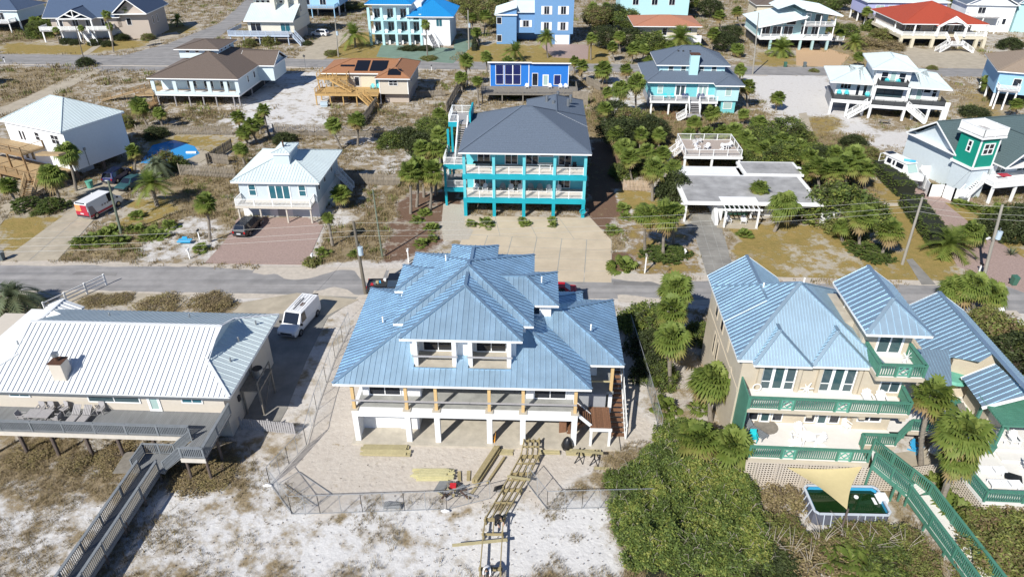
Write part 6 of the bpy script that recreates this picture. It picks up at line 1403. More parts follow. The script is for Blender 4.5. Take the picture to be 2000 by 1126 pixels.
BUSHES = {}
def bush_mesh(kind):
 if kind in BUSHES: return BUSHES[kind]
 if kind == 'round': m = leaf_cloud(1, 1500, LM_bush, dome(1, 1, 1.1), .13, jit=.13)
 elif kind == 'clip': m = leaf_cloud(2, 1500, LM_hedge, dome(1, 1, .9), .09, jit=.06)
 elif kind == 'olive': m = leaf_cloud(3, 1300, LM_olive, dome(1, 1, .9), .13, jit=.16)
 elif kind == 'dark': m = leaf_cloud(4, 1500, LM_dark, dome(1, 1, 1.1), .13, jit=.13)
 elif kind == 'tree': m = leaf_cloud(5, 8000, LM_bush, blob(1, 1, 1.5, .3), .055, jit=.1, clump=34)
 elif kind == 'tree2': m = leaf_cloud(6, 8000, LM_olive, blob(1, 1, 1.5, .3), .055, jit=.1, clump=34)
 elif kind == 'tree3': m = leaf_cloud(7, 8000, LM_dark, blob(1, 1, 1.5, .3), .055, jit=.1, clump=34)
 elif kind in ('dry', 'Ldry'): m = leaf_cloud(19, 3500, LM_dry, dome(1, 1, .9), .06, jit=.12, clump=30)
 elif kind[0] == 'L': m = leaf_cloud(8 + len(kind), 6500, {'Lround': LM_bush, 'Lclip': LM_hedge, 'Lolive': LM_olive, 'Ldark': LM_dark}[kind], dome(1, 1, 1), .055, jit=.09 if kind != 'Lclip' else .04, clump=30)
 BUSHES[kind] = m; return m
def stems(seed, n, h, r, mat='twig'):
 g = random.Random(seed); mb = MB()
 for i in range(n):
  a = g.uniform(0, 6.28); q = g.uniform(.3, 1) * r; mb.tube([(g.uniform(-.05, .05), g.uniform(-.05, .05), 0), (q * .4 * math.cos(a), q * .4 * math.sin(a), h * .5), (q * math.cos(a), q * math.sin(a), h * g.uniform(.75, .95))], [.045, .03, .012], 5, False)
 return mb.mesh('stems', MT[mat])
STEM = stems(3, 9, 1.0, .75)
def bush(px, py, r, label, kind='round', h=1.0, ry=None, group=None, cat='bush', name='shrub', rot=0):
 x, y = G(px, py); t = thing(name, label, cat, x, y, 0, random.uniform(0, 360) if not ry else rot, group); me = bush_mesh('L' + kind if r > 1.1 else kind)
 put('foliage', me, t).scale = (r, ry or r, h); put('stems', STEM, t).scale = (r, ry or r, h * .9); return t
def tree(px, py, r, h, label, kind='tree', group=None, name='broadleaf_tree'):
 x, y = G(px, py); t = thing(name, label, 'tree', x, y, 0, random.uniform(0, 360), group)
 th = h * .45; g = random.Random(int(px * 3 + py)); mb = MB().tube([(0, 0, 0), (.08, .05, th * .6), (.0, .12, th * 1.3)], [.16, .12, .08], 7)
 for k in range(5):
  a = k * 1.3 + g.random(); mb.tube([(0, .05, th * .7), (r * .4 * math.cos(a), r * .4 * math.sin(a), th * 1.3), (r * .75 * math.cos(a), r * .75 * math.sin(a), h * .75)], [.07, .05, .02], 5)
 part('trunk', mb, 'twig', t); c = put('crown', bush_mesh(kind), t); c.scale = (r, r, h / 1.85); return t
def hedge(p0, p1, w, h, label, kind=LM_hedge, seed=1, name='hedge', dens=150):
 a, b = Vector(G(*p0)), Vector(G(*p1)); L = (b - a).length; me = leaf_cloud(seed, int(dens * L * (w + 2 * h)), kind, box_shape(L, w, h), .075, jit=.06)
 t = thing(name, label, 'hedge', (a.x + b.x) / 2, (a.y + b.y) / 2, 0, math.degrees(math.atan2(b.y - a.y, b.x - a.x))); put('foliage', me, t)
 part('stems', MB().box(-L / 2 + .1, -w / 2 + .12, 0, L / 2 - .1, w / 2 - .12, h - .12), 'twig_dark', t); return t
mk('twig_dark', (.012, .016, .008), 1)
def saw_palmetto(px, py, s, label, group='palmetto clumps', n=16, mat=None):
 return palm(px, py, .15, label, 'small', s, (0, 0), group, name='palmetto')
def agave(px, py, s, label):
 x, y = G(px, py); g = random.Random(4); V, F, T = [], [], []
 for i in range(26):
  az = i * 2.4; el = R(75 - i * 2.6); d = Vector((math.cos(az) * math.cos(el), math.sin(az) * math.cos(el), math.sin(el))); sd = Vector((-math.sin(az), math.cos(az), 0)); b = len(V)
  V += [tuple(sd * .03), tuple(sd * -.03), tuple(d * .5 + sd * .06), tuple(d * .5 - sd * .06), tuple(d)]; F += [(b, b + 2, b + 3), (b, b + 3, b + 1), (b + 2, b + 4, b + 3)]; T += [.5 + g.uniform(-.2, .2)] * 5
 o = put('agave', tri_mesh('agave', V, F, T, LM_silver), loc=(x, y, .02)); o.scale = (s, s, s); return tag(o, label, 'plant')
# ---------------------------------------------------------------- palms: foot and crown as they stand
def pl(bx, by, cx, cy, s, label, kind='fan', group=None, tm='trunk_grey', r=None):
 X, Y = G(bx, by); u, v = (cx - 1000) / FPX, (cy - 563) / FPX; c, sn = math.cos(PITCH), math.sin(PITCH)
 t = Y / (c - v * sn); z = CAM_H + (-sn - v * c) * t
 return palm(bx, by, max(.4, z), label, kind, s, (u * t - X, 0), group, r=r, tm=tm)
CP = 'cabbage palms'
for a in [
 # white pyramid house and the pale cottage
 (149,372,130,296,1.35,'tall palm rising before the corner of the white pyramid-roofed house'), (119,400,100,340,1.25,'shorter palm left of the red van, beside the garden steps'), (37,402,15,362,1.1,'palm with yellowing fronds at the left edge by the timber steps'),
 (262,338,260,296,1.1,'palm at the right corner of the white pyramid-roofed house by the swimming pool'), (410,472,401,397,1.0,'single palm standing left of the black car on the pale sand'), (665,407,664,380,1.15,'bushy low palm at the right wall of the pale blue cottage'),
 (650,480,640,424,.75,'small dark-trunked palm at the right edge of the pink paver drive'), (802,417,800,335,1.2,'left palm of the trio in front of the turquoise house stair'), (814,404,815,325,1.15,'middle palm of the trio in front of the turquoise house stair'), (840,410,842,335,1.25,'right palm of the trio in front of the turquoise house stair'),
 (828,385,824,290,1.2,'tall palm standing behind the front trio beside the turquoise house'), (850,382,852,290,1.25,'palm crowding the stair tower of the turquoise house'), (860,345,858,262,1.1,'palm behind the stair tower of the turquoise house, by the long fence'), (858,250,858,222,1.0,'low palm near the top landing of the turquoise stair tower'),
 (290,250,272,206,1.25,'palm before the deck of the brown-roofed house'), (318,252,311,220,.9,'small palm right of the one before the brown-roofed house deck'),
 (470,262,465,228,1.1,'leftmost palm of the clump right of the brown-roofed house garden'), (488,285,475,258,1.2,'lowest palm of the clump right of the brown-roofed house garden'), (503,280,490,243,1.1,'front palm of the clump between fence and brown-roofed house'), (527,268,514,215,1.0,'rightmost palm of the clump right of the brown-roofed house garden'), (509,262,506,232,.95,'middle palm of the clump right of the brown-roofed house garden'), (478,322,470,290,1.1,'palm with dark trunk standing against the fence left of the pale cottage'),
 (668,292,650,243,1.0,'left one of two palms before the long rope-hung fence'), (699,285,697,234,1.05,'right one of two palms before the long rope-hung fence'),
 (912,170,910,118,1.15,'tallest palm of the clump left of the royal blue house'), (903,180,900,150,1.05,'left palm of the clump beside the royal blue house'), (935,206,932,158,1.0,'front palm of the clump beside the royal blue house'), (951,143,950,110,1.0,'palm at the back corner of the royal blue house on the street'),
 # between turquoise and aqua house
 (1177,165,1178,135,1.35,'broad palm left of the aqua house near the far street'), (1225,165,1223,135,1.1,'palm right at the left wall of the aqua house'), (1243,224,1243,160,1.3,'palm overlapping the left corner of the aqua house'), (1214,230,1212,172,1.2,'palm with clear trunk left of the aqua house'), (1185,268,1182,212,1.2,'palm by the right back corner of the turquoise roof'), (1184,215,1187,180,1.05,'palm behind the right back corner of the turquoise roof'), (1240,255,1238,232,.8,'low palm in front of the aqua house patio'),
 (1461,212,1460,168,1.35,'big round palm at the right wall of the aqua house'), (1447,165,1446,134,1.1,'palm behind the right corner of the aqua house'), (1387,258,1390,220,1.3,'palm in front of the aqua house stair'), (1372,265,1356,238,1.0,'smaller palm left of the one in front of the aqua house stair'), (1450,245,1452,222,.8,'small palm below the right corner of the aqua house'), (1515,216,1520,190,1.25,'lone palm on the open sand between aqua and white modern house'),
 (1436,290,1434,253,1.05,'palm at the right back of the raised white deck'), (1484,280,1482,240,1.1,'palm of the thicket right of the raised white deck, at its back'), (1506,318,1505,282,1.2,'palm of the thicket between raised deck and flat bungalow, front'), (1470,310,1468,282,1.0,'palm directly right of the raised white deck'), (1345,282,1345,262,.95,'low palm behind the raised white deck'), (1288,290,1287,262,1.0,'low palm left behind the raised white deck'),
 (1234,352,1230,307,1.1,'palm at the end of the little picket fence beside the turquoise house'), (1274,392,1277,328,1.3,'palm in front of the little picket fence'), (1262,330,1262,295,1.1,'palm behind the little picket fence'), (1310,360,1315,326,1.0,'palm touching the left end of the flat bungalow roof'),
 (1260,495,1262,418,1.25,'left palm of the three on the clipped round hedge'), (1295,502,1300,420,1.4,'middle palm of the three on the clipped round hedge'), (1314,482,1321,410,1.0,'right palm of the three on the clipped round hedge'),
 (1487,412,1484,366,1.1,'palm rising through the edge of the flat bungalow roof'), (1512,452,1533,396,1.35,'leaning palm before the right end of the flat bungalow'),
 (1605,378,1600,325,1.3,'left palm of the dense clump behind the flat bungalow'), (1621,393,1628,332,1.4,'front palm of the dense clump behind the flat bungalow'), (1655,375,1655,320,1.35,'right palm of the dense clump behind the flat bungalow'), (1632,350,1630,300,1.3,'back palm of the dense clump behind the flat bungalow'), (1580,345,1582,305,1.1,'palm at the left of the dense clump behind the flat bungalow'),
 (1679,488,1685,424,1.25,'palm in front of the big rounded bush right of the bungalow'), (1720,503,1738,450,1.25,'palm leaning right by the long clipped hedge'),
 # far
 (1675,132,1678,110,1.15,'single palm between the tan drive and the white modern house'), (1154,117,1155,74,1.1,'palm at the right of the blue block house drive'), (1390,100,1393,66,1.3,'palm at the right end of the orange-roofed house'), (1440,112,1441,95,1.4,'palm between orange-roofed house and the lone utility pole'), (1694,50,1694,22,1.2,'palm before the lilac-blue house'), (1640,90,1642,65,1.1,'palm right of the angled white roofs'), (1865,22,1865,5,1.2,'palm peeping over the red roof ridge'), (1410,60,1405,30,1.3,'palm behind the right of the orange-roofed house'), (1483,60,1475,30,1.1,'palm left of the angled white roofs'), (1450,55,1440,22,1.2,'palm at the back near the cream house'),
 (1932,185,1932,158,1.7,'dense wide palm left of the sky blue boarded house'), (1992,230,1986,203,1.1,'palm at the right edge below the sky blue boarded house'), (1945,445,1946,420,1.3,'bushy palm beside the street-lamp pole at the right'),
 (18,40,8,8,1.2,'palm at the top left corner'), (36,35,35,8,1.1,'second palm from the top left corner'), (60,60,70,42,1.3,'palm left of the navy-roofed house'), (85,62,88,38,1.2,'palm touching the left deck corner of the navy-roofed house'), (297,45,292,12,1.2,'palm behind the right end of the navy-roofed house'),
 (1290,100,1285,70,1.1,'palm in the thicket left of the orange-roofed house front'), (1245,90,1243,55,1.2,'palm of the thicket left of the orange-roofed house, back'), (1212,105,1210,70,1.3,'palm of the thicket left of the orange-roofed house, middle'), (1200,120,1196,92,1.15,'palm of the thicket left of the orange-roofed house, street side'), (1255,118,1258,95,1.1,'palm of the thicket just behind the aqua house'), (1160,45,1158,15,1.3,'palm right of the blue block house terrace'), (1185,40,1183,12,1.1,'second palm right of the blue block house terrace'),
 (925,75,922,35,1.3,'palm behind the utility pole right of the blue-roofed house'), (945,70,948,30,1.4,'palm between blue-roofed and blue block house'), (935,90,930,62,1.2,'front palm between blue-roofed and blue block house'),
 # near side of the street
 (1315,660,1320,562,1.45,'farthest of the stacked palms between the two steel-roofed houses'), (1312,700,1312,606,1.55,'second palm from the street between the two steel-roofed houses'), (1310,757,1312,660,1.65,'palm with the long bare trunk between the two steel-roofed houses'), (1388,822,1391,742,1.7,'big palm at the front left corner of the tan house'), (1355,917,1362,858,1.45,'palm over the green thicket left of the tan house deck'), (1417,927,1430,870,1.5,'palm touching the left end of the lower green rail'),
 (1799,912,1822,775,1.3,'tall palm rising through the tan house side deck'), (1838,985,1884,845,1.22,'upper leaning palm by the white patio deck'), (1836,988,1872,896,1.02,'lower leaning palm crown at the left corner of the white patio deck'),
 (1905,610,1905,556,1.42,'large palm at the street right of the steel roof wing'), (1880,600,1872,562,1.3,'smaller palm left of the large street-side palm at the right'), (1935,605,1938,572,1.3,'smaller palm right of the large street-side palm at the right'),
 # fuller growth round the bungalow and the aqua house
 (1206,300,1204,262,1.25,'palm overhanging the right wall shadow of the turquoise house'),(1222,320,1220,285,1.2,'palm between the turquoise house shadow and the raised deck stair'),(1250,300,1252,262,1.1,'palm left of the raised deck stair, behind'),(1290,330,1292,300,1.1,'palm right beside the raised deck stair foot'),(1412,280,1410,258,1.1,'palm directly behind the raised deck, right of centre'),(1380,285,1380,262,1.0,'palm directly behind the raised deck, at its centre'),(1455,300,1455,268,1.2,'palm at the right rear corner post of the raised deck'),(1490,325,1492,292,1.2,'palm of the thicket behind the bungalow felt roof, left'),(1540,335,1540,300,1.2,'palm of the thicket behind the bungalow felt roof, middle'),(1560,322,1562,285,1.2,'palm of the thicket beside the sandy path end'),(1530,312,1528,272,1.2,'palm of the thicket nearest the sandy path bend'),(1580,372,1578,335,1.2,'palm behind the bungalow canopy, left'),(1690,372,1688,330,1.3,'palm of the dense clump nearest the boat hedge'),(1667,352,1667,305,1.2,'palm of the dense clump behind the boat hedge'),(1645,470,1644,440,1.0,'palm before the rounded bush at the bungalow end'),(1235,125,1236,95,1.2,'palm at the street behind the aqua house, left'),(1310,115,1308,88,1.1,'palm left of the large date palm by the orange roof'),(1360,115,1362,92,1.1,'palm right of the large date palm by the orange roof'),(1268,150,1266,118,1.0,'palm at the back left corner of the aqua roof'),(990,140,992,118,.9,'palm behind the royal blue house at the street'),(1120,145,1122,118,1.0,'palm right of the royal blue house at the street'),(1135,160,1137,128,1.1,'palm behind the wooden screen of the royal blue house'),(880,270,878,235,1.1,'palm beside the top terrace of the turquoise stair'),(838,330,836,300,1.2,'palm filling the gap behind the trio by the turquoise house'),
]: pl(*a, group=CP)
pl(307,402,295,358,1.35,'feather palm leaning on the dry lawn between van and pale cottage','phx'); pl(307,345,307,322,1.7,'silvery weeping pindo palm near the swimming pool fence','pindo'); pl(694,93,692,68,2.1,'date palm on the lawn left of the blue-roofed house','phx'); pl(346,52,346,38,1.5,'small date palm on the lawn by the side road','phx')
pl(1070,113,1067,72,1.5,'slender date palm before the blue block house','phx',r=.16); pl(1001,119,1004,100,1.6,'date palm on the lawn before the royal blue house','phx'); pl(1328,108,1328,75,2.3,'large date palm before the orange-roofed house','phx'); pl(1525,110,1526,95,1.8,'low date palm on the lawn before the angled white roofs','phx'); pl(1669,98,1670,82,1.7,'low date palm right of the tan paver drive','phx')
pl(835,111,831,46,1.2,'tall slender fan palm before the blue-roofed house','wash',r=.13); pl(222,102,207,28,1.2,'tallest slender fan palm on the lawn of the navy-roofed house','wash',r=.13); pl(257,75,245,16,1.2,'slender fan palm at the right corner of the navy-roofed house','wash',r=.13); pl(166,87,157,54,.95,'short slender fan palm before the navy-roofed house stair','wash',r=.13); pl(116,86,108,58,1.1,'slender fan palm at the left of the navy-roofed house lawn','wash',r=.13); pl(222,85,214,50,1.1,'second slender fan palm right of the white stair of the navy-roofed house','wash',r=.13)
pl(25,602,24,578,2.4,'silvery feather palm at the left edge beside the shaded yard','pindo')
pl(1857,492,1855,478,1.6,'low bright palm at the end of the long clipped hedge','phx',r=.1)
pl(1915,480,1900,452,1.2,'palm clump with yellow fronds beside the transformer pole','fan')
# palmetto and sago clumps
PG = 'palmetto clumps'
for px, py, s, lab in [(1216,522,1.5,'round palmetto clump in the mulch island at the street'), (1192,520,.7,'small palmetto left of the round clump in the mulch island'), (1290,660,1.1,'low palmetto under the stacked palms'), (950,440,1.2,'palmetto in the bed before the left column of the turquoise house'), (920,440,.8,'small palmetto at the left of the turquoise house bed'), (815,432,1.0,'palmetto right of the three palms'), (842,448,1.1,'palmetto low on the mulch left of the light path'), (845,468,.9,'bright palmetto near the light path'), (822,478,1.1,'dark palmetto on the mulch nearest the street'), (830,418,.8,'palmetto behind the mulch bed plants'),
 (630,497,.9,'sago plant at the paver drive edge'), (694,498,.9,'dark sago plant left of the wooden utility pole'), (392,488,1.0,'dark sago plant beside the white mailbox'), (268,424,1.0,'dark round sago on the dry lawn'), (1196,452,1.2,'palmetto beside the turquoise house mulch bed'), (1025,440,.75,'left small shrub island between the turquoise garage bays'), (1080,442,.75,'right small shrub island between the turquoise garage bays'), (1020,432,.6,'tuft behind the left garage bay island'), (1078,432,.6,'tuft behind the right garage bay island'),
 (1216,408,1.1,'upper palmetto by the turquoise house mulch'), (1222,426,1.1,'lower palmetto by the turquoise house mulch'), (1452,460,1.2,'palmetto in the bed before the bungalow patio'), (1872,400,1.0,'left sago in front of the green tower house'), (1905,412,1.2,'reddish sago in front of the green tower house'), (1888,405,1.0,'middle sago in front of the green tower house'),
 (1300,800,1.2,'palmetto at the foot of the long bare trunk'), (1330,840,1.3,'palmetto above the thicket edge'), (1365,800,1.0,'palmetto against the tan house wall'), (1310,870,1.3,'palmetto inside the upper thicket'), (1640,1100,1.4,'bright palmetto at the bottom under the olive shrubs'), (1680,1105,1.5,'second bright palmetto at the bottom edge'), (1865,1010,1.7,'broad yellow-green palm clump left of the patio lattice'), (1870,960,1.4,'upper part palm clump left of the patio lattice'), (1830,950,1.2,'pale palmetto between boardwalk and lattice'),
 (980,190,1.4,'palmetto between turquoise and royal blue house'), (1005,192,1.2,'second palmetto between turquoise and royal blue house'), (870,290,1.3,'palmetto against the turquoise stair tower'), (790,262,1.2,'palmetto at the long fence')]:
 if s > .1: saw_palmetto(px, py, s, lab)
g_ = random.Random(5)
for i in range(16):
 px = 160 + i * 12 + g_.uniform(-5, 5); py = 474 - i * 1.6 + g_.uniform(-14, 12)
 saw_palmetto(px, py, g_.uniform(.8, 1.3), 'one of the palmettos massed round the foot of the leaning green pole', 'palmettos round the green pole')
agave(1975, 497, 1.1, 'blue-grey agave on the dry lawn at the right')
# shrubs: (px, py, radius, label, kind, height)
for a in [(52,405,1.9,'clipped round shrub left of the garden steps','clip',1.4),(104,408,2.1,'clipped round shrub right of the garden steps','clip',1.5),(80,415,1.2,'low green shrub between the two clipped ones','round',.6),
 (326,328,2.0,'large feathery shrub by the swimming pool','olive',2.6),(348,328,1.6,'second shrub by the swimming pool','round',1.9),(246,248,1.6,'yellow-green shrub at the pool fence','olive',2.0),(305,268,2.0,'dark shrub at the fence before the brown-roofed house','dark',1.8),
 (555,278,2.0,'shrub at the left end of the rope-hung fence','dark',1.6),(795,280,3.0,'dark shrub at the rope-hung fence','dark',2.6),(765,285,2.4,'olive shrub at the rope-hung fence','round',2.2),(825,295,2.6,'shrub close to the turquoise stair tower','dark',3.0),
 (1316,390,2.6,'dark green rounded tree bush left of the bungalow carport','dark',4.0),(1630,425,4.6,'big rounded olive bush right of the bungalow','round',4.4),(1680,430,3.6,'second rounded bush beside the long hedge','round',3.2),(1655,455,2.6,'low front bush of the rounded mass right of the bungalow','olive',2.2),
 (1300,498,2.4,'clipped low hedge mound under the three palms','clip',.9),(1278,500,1.8,'left part of the clipped mound under the three palms','clip',.8),(1322,498,1.7,'right part of the clipped mound under the three palms','clip',.8),(1690,492,2.4,'clipped low mound under the palm by the hedge','clip',.9),(1712,504,1.9,'front clipped mound under the leaning palm','clip',.8),
 (1255,640,2.6,'leafy green shrub at the street right of the new house','round',2.4),(1262,690,1.9,'dark shrub along the new house fence','dark',2.2),(1268,735,1.7,'lower dark shrub along the new house fence','dark',2.0),(1290,745,1.6,'bright shrub under the long bare trunk','round',1.8),(1368,660,1.6,'green shrub against the tan house wall','round',1.6),
 (1950,680,3.0,'shrub right of the steel roof wing','olive',3.2),(1985,720,3.4,'dark shrub at the right edge behind the steel roof','dark',3.4),(1925,640,2.2,'shrub before the big street palm','olive',2.0),
 (1960,460,3.2,'dark mass of shrubs right of the transformer pole','dark',3.0),(1990,445,3.2,'dark shrub at the right edge of the dry lawn','dark',3.0),
 (130,85,1.6,'dark clipped shrub left before the navy-roofed house','dark',1.3),(147,87,1.4,'dark clipped shrub under the navy-roofed house deck','dark',1.2),(185,88,1.8,'dark clipped shrub by the white stair','dark',1.4),(212,90,1.6,'dark clipped shrub right of the white stair','dark',1.3),(238,78,2.0,'dark shrub at the right wall of the navy-roofed house','dark',1.6),(290,78,1.8,'yellowing shrub by the white car','olive',1.6),(80,72,3.6,'large green bush left of the navy-roofed house','round',4.0),(100,62,2.6,'bush against the navy-roofed house deck','round',3.2),
 (168,128,2.0,'dark shrub at the foot of the far pole','dark',1.8),(527,88,2.1,'yellow-green shrub before the cream house','olive',2.4),(488,92,1.8,'olive shrub left before the cream house','olive',2.0),(600,88,1.4,'dark low shrub at the cream house stair','dark',1.0),(595,46,1.4,'dark shrub right of the cream house','dark',1.6),(648,108,1.8,'grassy shrub at the drive of the cream house','olive',1.2),
 (800,97,2.6,'clipped hedge bed before the blue-roofed house','dark',.9),(830,97,2.4,'clipped hedge bed under the blue-roofed house stair','dark',.9),(838,116,2.0,'low shrub in the red bed by the far street','olive',.8),
 (1260,335,2.4,'shrub beside the little picket fence','olive',2.2),(1215,345,2.0,'bush left of the little picket fence','round',2.0),(1235,330,2.0,'shrub under the picket fence palms','round',2.2),
 (1540,300,3.4,'dense bush left of the sandy path','round',2.6),(1560,275,2.6,'bush beside the sandy path','olive',2.0),(1500,335,2.8,'bush behind the bungalow roof','round',2.4),(1455,320,2.0,'bush right of the raised deck','round',2.0),(1665,285,2.2,'round bush at the edge of the open sand','dark',1.8),(1690,310,2.4,'bush by the boat','olive',1.8),(1590,310,2.4,'bush behind the palm clump','round',2.4),
 (1590,140,1.0,'small shrub at the far street','olive',.7),(1820,135,1.2,'small shrub on the far street kerb','olive',.8),(1900,225,2.6,'dark shrub below the sky blue house','dark',1.6),(1970,95,3.0,'shrub at the right edge by the grey stilt house','dark',2.6),(1860,40,2.6,'shrub before the pale blue gabled house','round',2.2),
 (1690,90,4.0,'grey scrub left of the red-roofed house','dry',2.4),(1720,80,3.6,'scrub under the red-roofed house side','olive',3.0),(1705,60,3.4,'green bush behind the red-roofed house corner','round',3.0),(1740,95,3.2,'scrub at the front left of the red-roofed house','dry',2.0),(1655,70,3.0,'bush between angled roofs and red roof','round',3.0),(1620,60,3.0,'bush behind the angled white roofs','round',2.6),
 (610,515,1.0,'grass tuft shrub at the paver drive corner','olive',.8),(310,595,2.2,'dry shrub on the sand island of the left house','dry',.5),(180,588,1.3,'dry bush left of the concrete pad','dry',.4),(215,588,1.3,'second dry bush left of the concrete pad','dry',.4),(240,584,1.2,'third dry bush left of the concrete pad','dry',.4),(405,592,2.0,'brown dry bush on the sand island','dry',.7),(430,598,1.5,'brown brush at the sand island edge','dry',.7),
 (220,895,1.6,'dry bush under the grey deck','dry',.45),(60,890,1.6,'bush under the left end of the grey deck','dry',.4),(380,940,1.6,'brown bush at the foot of the deck ramp','dry',.45),(420,925,1.6,'brush right of the deck ramp','dry',.4),(300,915,1.2,'brush under the landing','dry',.5),(150,905,1.3,'brush before the pile foundations','dry',.6),
 (1530,985,1.6,'scrub left of the above-ground pool','dry',1.2),(1538,1040,1.3,'yellowing bush left below the pool','olive',.9),(1598,1075,1.3,'olive shrub before the pool wall','olive',1.0),(1660,1066,1.8,'broad olive shrub before the pool','olive',1.2),(1715,1070,1.9,'olive shrub right before the pool','olive',1.3),(1765,1075,1.6,'olive shrub beside the green boardwalk','olive',1.4),(1620,1092,1.6,'brownish shrub at the bottom below the pool','dry',1.3),(1720,1100,1.8,'green shrub mass at the bottom edge','round',1.5),(1790,1110,1.5,'olive shrub at the bottom by the boardwalk','olive',1.3),(1500,1060,2.0,'scrub beside the green thicket','olive',1.3),(1545,1100,2.0,'bare-branched scrub at the bottom','dry',1.4),(1500,1110,2.2,'dark scrub at the bottom by the thicket','dark',1.4),
 (1930,1040,2.2,'olive bush in front of the patio lattice','olive',1.8),(1960,1035,1.6,'upper green bush in front of the patio lattice','round',1.6),(1990,1050,2.4,'olive bush at the right edge before the lattice','olive',2.0),(1920,1095,2.4,'olive bush at the bottom right','olive',1.8),(1975,1105,2.6,'olive bush in the bottom right corner','olive',1.9)]:
 bush(*a)
for a in [(1165,60,4.0,6.5,'broadleaf tree right of the blue block house','tree2'),(1195,55,4.2,6.5,'broadleaf tree left of the orange roof','tree3'),(1225,62,3.6,6.0,'tree at the left end of the orange roof','tree'),(1230,100,3.8,5.5,'tree left of the orange-roofed house front','tree3'),(1270,108,3.6,5.5,'tree before the left part of the orange-roofed house','tree'),(1180,95,3.4,5.5,'tree over the far street left of the palms','tree3'),(1298,25,4.0,6.0,'tree behind the orange roof','tree'),(1340,22,4.0,5.5,'tree behind the orange roof towards the right','tree'),(1265,22,4.0,6.0,'tree behind the left of the orange roof','tree3'),(1385,35,3.6,5.5,'tree right of the orange roof','tree3'),(1425,85,3.0,4.6,'dark tree left of the lone far pole','tree3'),(1410,100,3.0,4.4,'dark tree at the orange-roofed house corner','tree3'),(960,55,4.0,7.0,'big tree between blue-roofed and blue block house','tree2'),(918,40,4.2,8.0,'big tree behind the far pole','tree2'),(975,20,3.6,7.0,'tree behind the gap beside the blue block house','tree'),(900,20,3.6,6.5,'tree right behind the bright blue roof','tree'),
 (1210,290,3.6,5.0,'dark tree right of the turquoise house','tree3'),(1230,265,3.4,4.6,'grey-green tree right of the turquoise house','tree2'),(1265,275,3.0,4.2,'tree before the aqua house sand','tree3'),(1195,245,3.0,4.4,'tree at the turquoise house back corner','tree3'),(1530,280,3.4,4.2,'tree beside the sandy path','tree'),(1480,295,3.0,4.0,'tree of the thicket right of the raised deck','tree'),(1520,330,3.2,4.2,'tree behind the bungalow','tree'),(1615,345,3.2,4.5,'tree among the palms behind the bungalow','tree3'),(1570,15,4,6,'tree behind the angled white roofs','tree'),(1610,30,4,5.5,'second tree behind the angled white roofs','tree'),(1635,20,3.6,5.5,'third tree behind the angled white roofs','tree3'),(1520,15,4,5,'tree between cream house and angled white roofs','tree'),(690,20,4,2.5,'scrub tree behind the date palm','tree2'),(865,285,2.6,4.2,'leafy tree at the turquoise stair tower','tree'),(845,275,2.6,4.0,'leafy tree beside the turquoise stair tower','tree')]: tree(*a)
hedge((1715,335),(1768,385),2.4,1.9,'upper half of the long clipped hedge beside the boat',seed=2); hedge((1772,398),(1838,488),2.6,1.7,'lower half of the long clipped hedge along the pink paver drive',seed=3)
hedge((926,100),(930,78),1.2,1.2,'clipped hedge at the right edge of the green drive',LM_dark,5)
# ---------------------------------------------------------------- grass, brush and thicket (nobody could count them)
XS, YS, MASK = GRID
def cover(x, y):
 i = np.clip(np.searchsorted(XS, x) - 1, 0, len(XS) - 1); j = np.clip(np.searchsorted(YS, y) - 1, 0, len(YS) - 1); return MASK[j, i]
BLOCK = [[(1400,418),(1345,420),(1384,548),(1440,549)],[(0,511),(112,509),(262,362),(195,352)],[(400,514),(598,517),(632,440),(600,425),(465,425),(440,470)],[(862,552),(1195,552),(1195,470),(1153,420),(905,421),(866,397)],[(1870,520),(1960,556),(2010,575),(2010,510),(1900,440),(1850,400),(1790,352),(1745,345),(1800,395)],[(0,511),(2000,570),(2000,620),(0,562)],[(0,106),(2000,136),(2000,152),(0,125)],[(240,109),(330,85),(430,45),(480,0),(530,0),(490,30),(430,70),(380,100),(300,135),(180,135)],
 [(455,610),(640,615),(540,835),(470,815),(500,740)],[(245,602),(342,606),(375,575),(262,572)],[(1720,922),(1790,1000),(1905,925),(1850,870),(1745,885)],[(735,111),(870,123),(925,75),(745,88)],[(575,115),(633,117),(690,68),(640,60)],[(1775,130),(1955,136),(1905,98),(1762,95)],[(1555,128),(1640,131),(1660,108),(1555,95)],[(200,135),(190,142),(110,185),(0,228),(0,212),(90,172)],[(696,862),(1190,876),(1190,820),(700,800)]]
def scatter(n, box, seed, chan, lo=.3, far=False):
 g = np.random.default_rng(seed); x = g.uniform(box[0], box[1], n); y = g.uniform(box[2], box[3], n); c = cover(x, y)[:, chan]
 nz = wnoise(x, y, 3.0, 3) * .6 + wnoise(x, y, .9, 4) * .4; keep = (c * 1.25 - lo > nz * .9 - .15 + g.random(n) * .25)
 zc = y * math.cos(PITCH) + CAM_H * math.sin(PITCH); px = 1000 + FPX * x / zc; py = 563 + FPX * (-y * math.sin(PITCH) + CAM_H * math.cos(PITCH)) / zc
 for b in BLOCK: keep &= ~inside(b, px, py)
 return x[keep], y[keep]
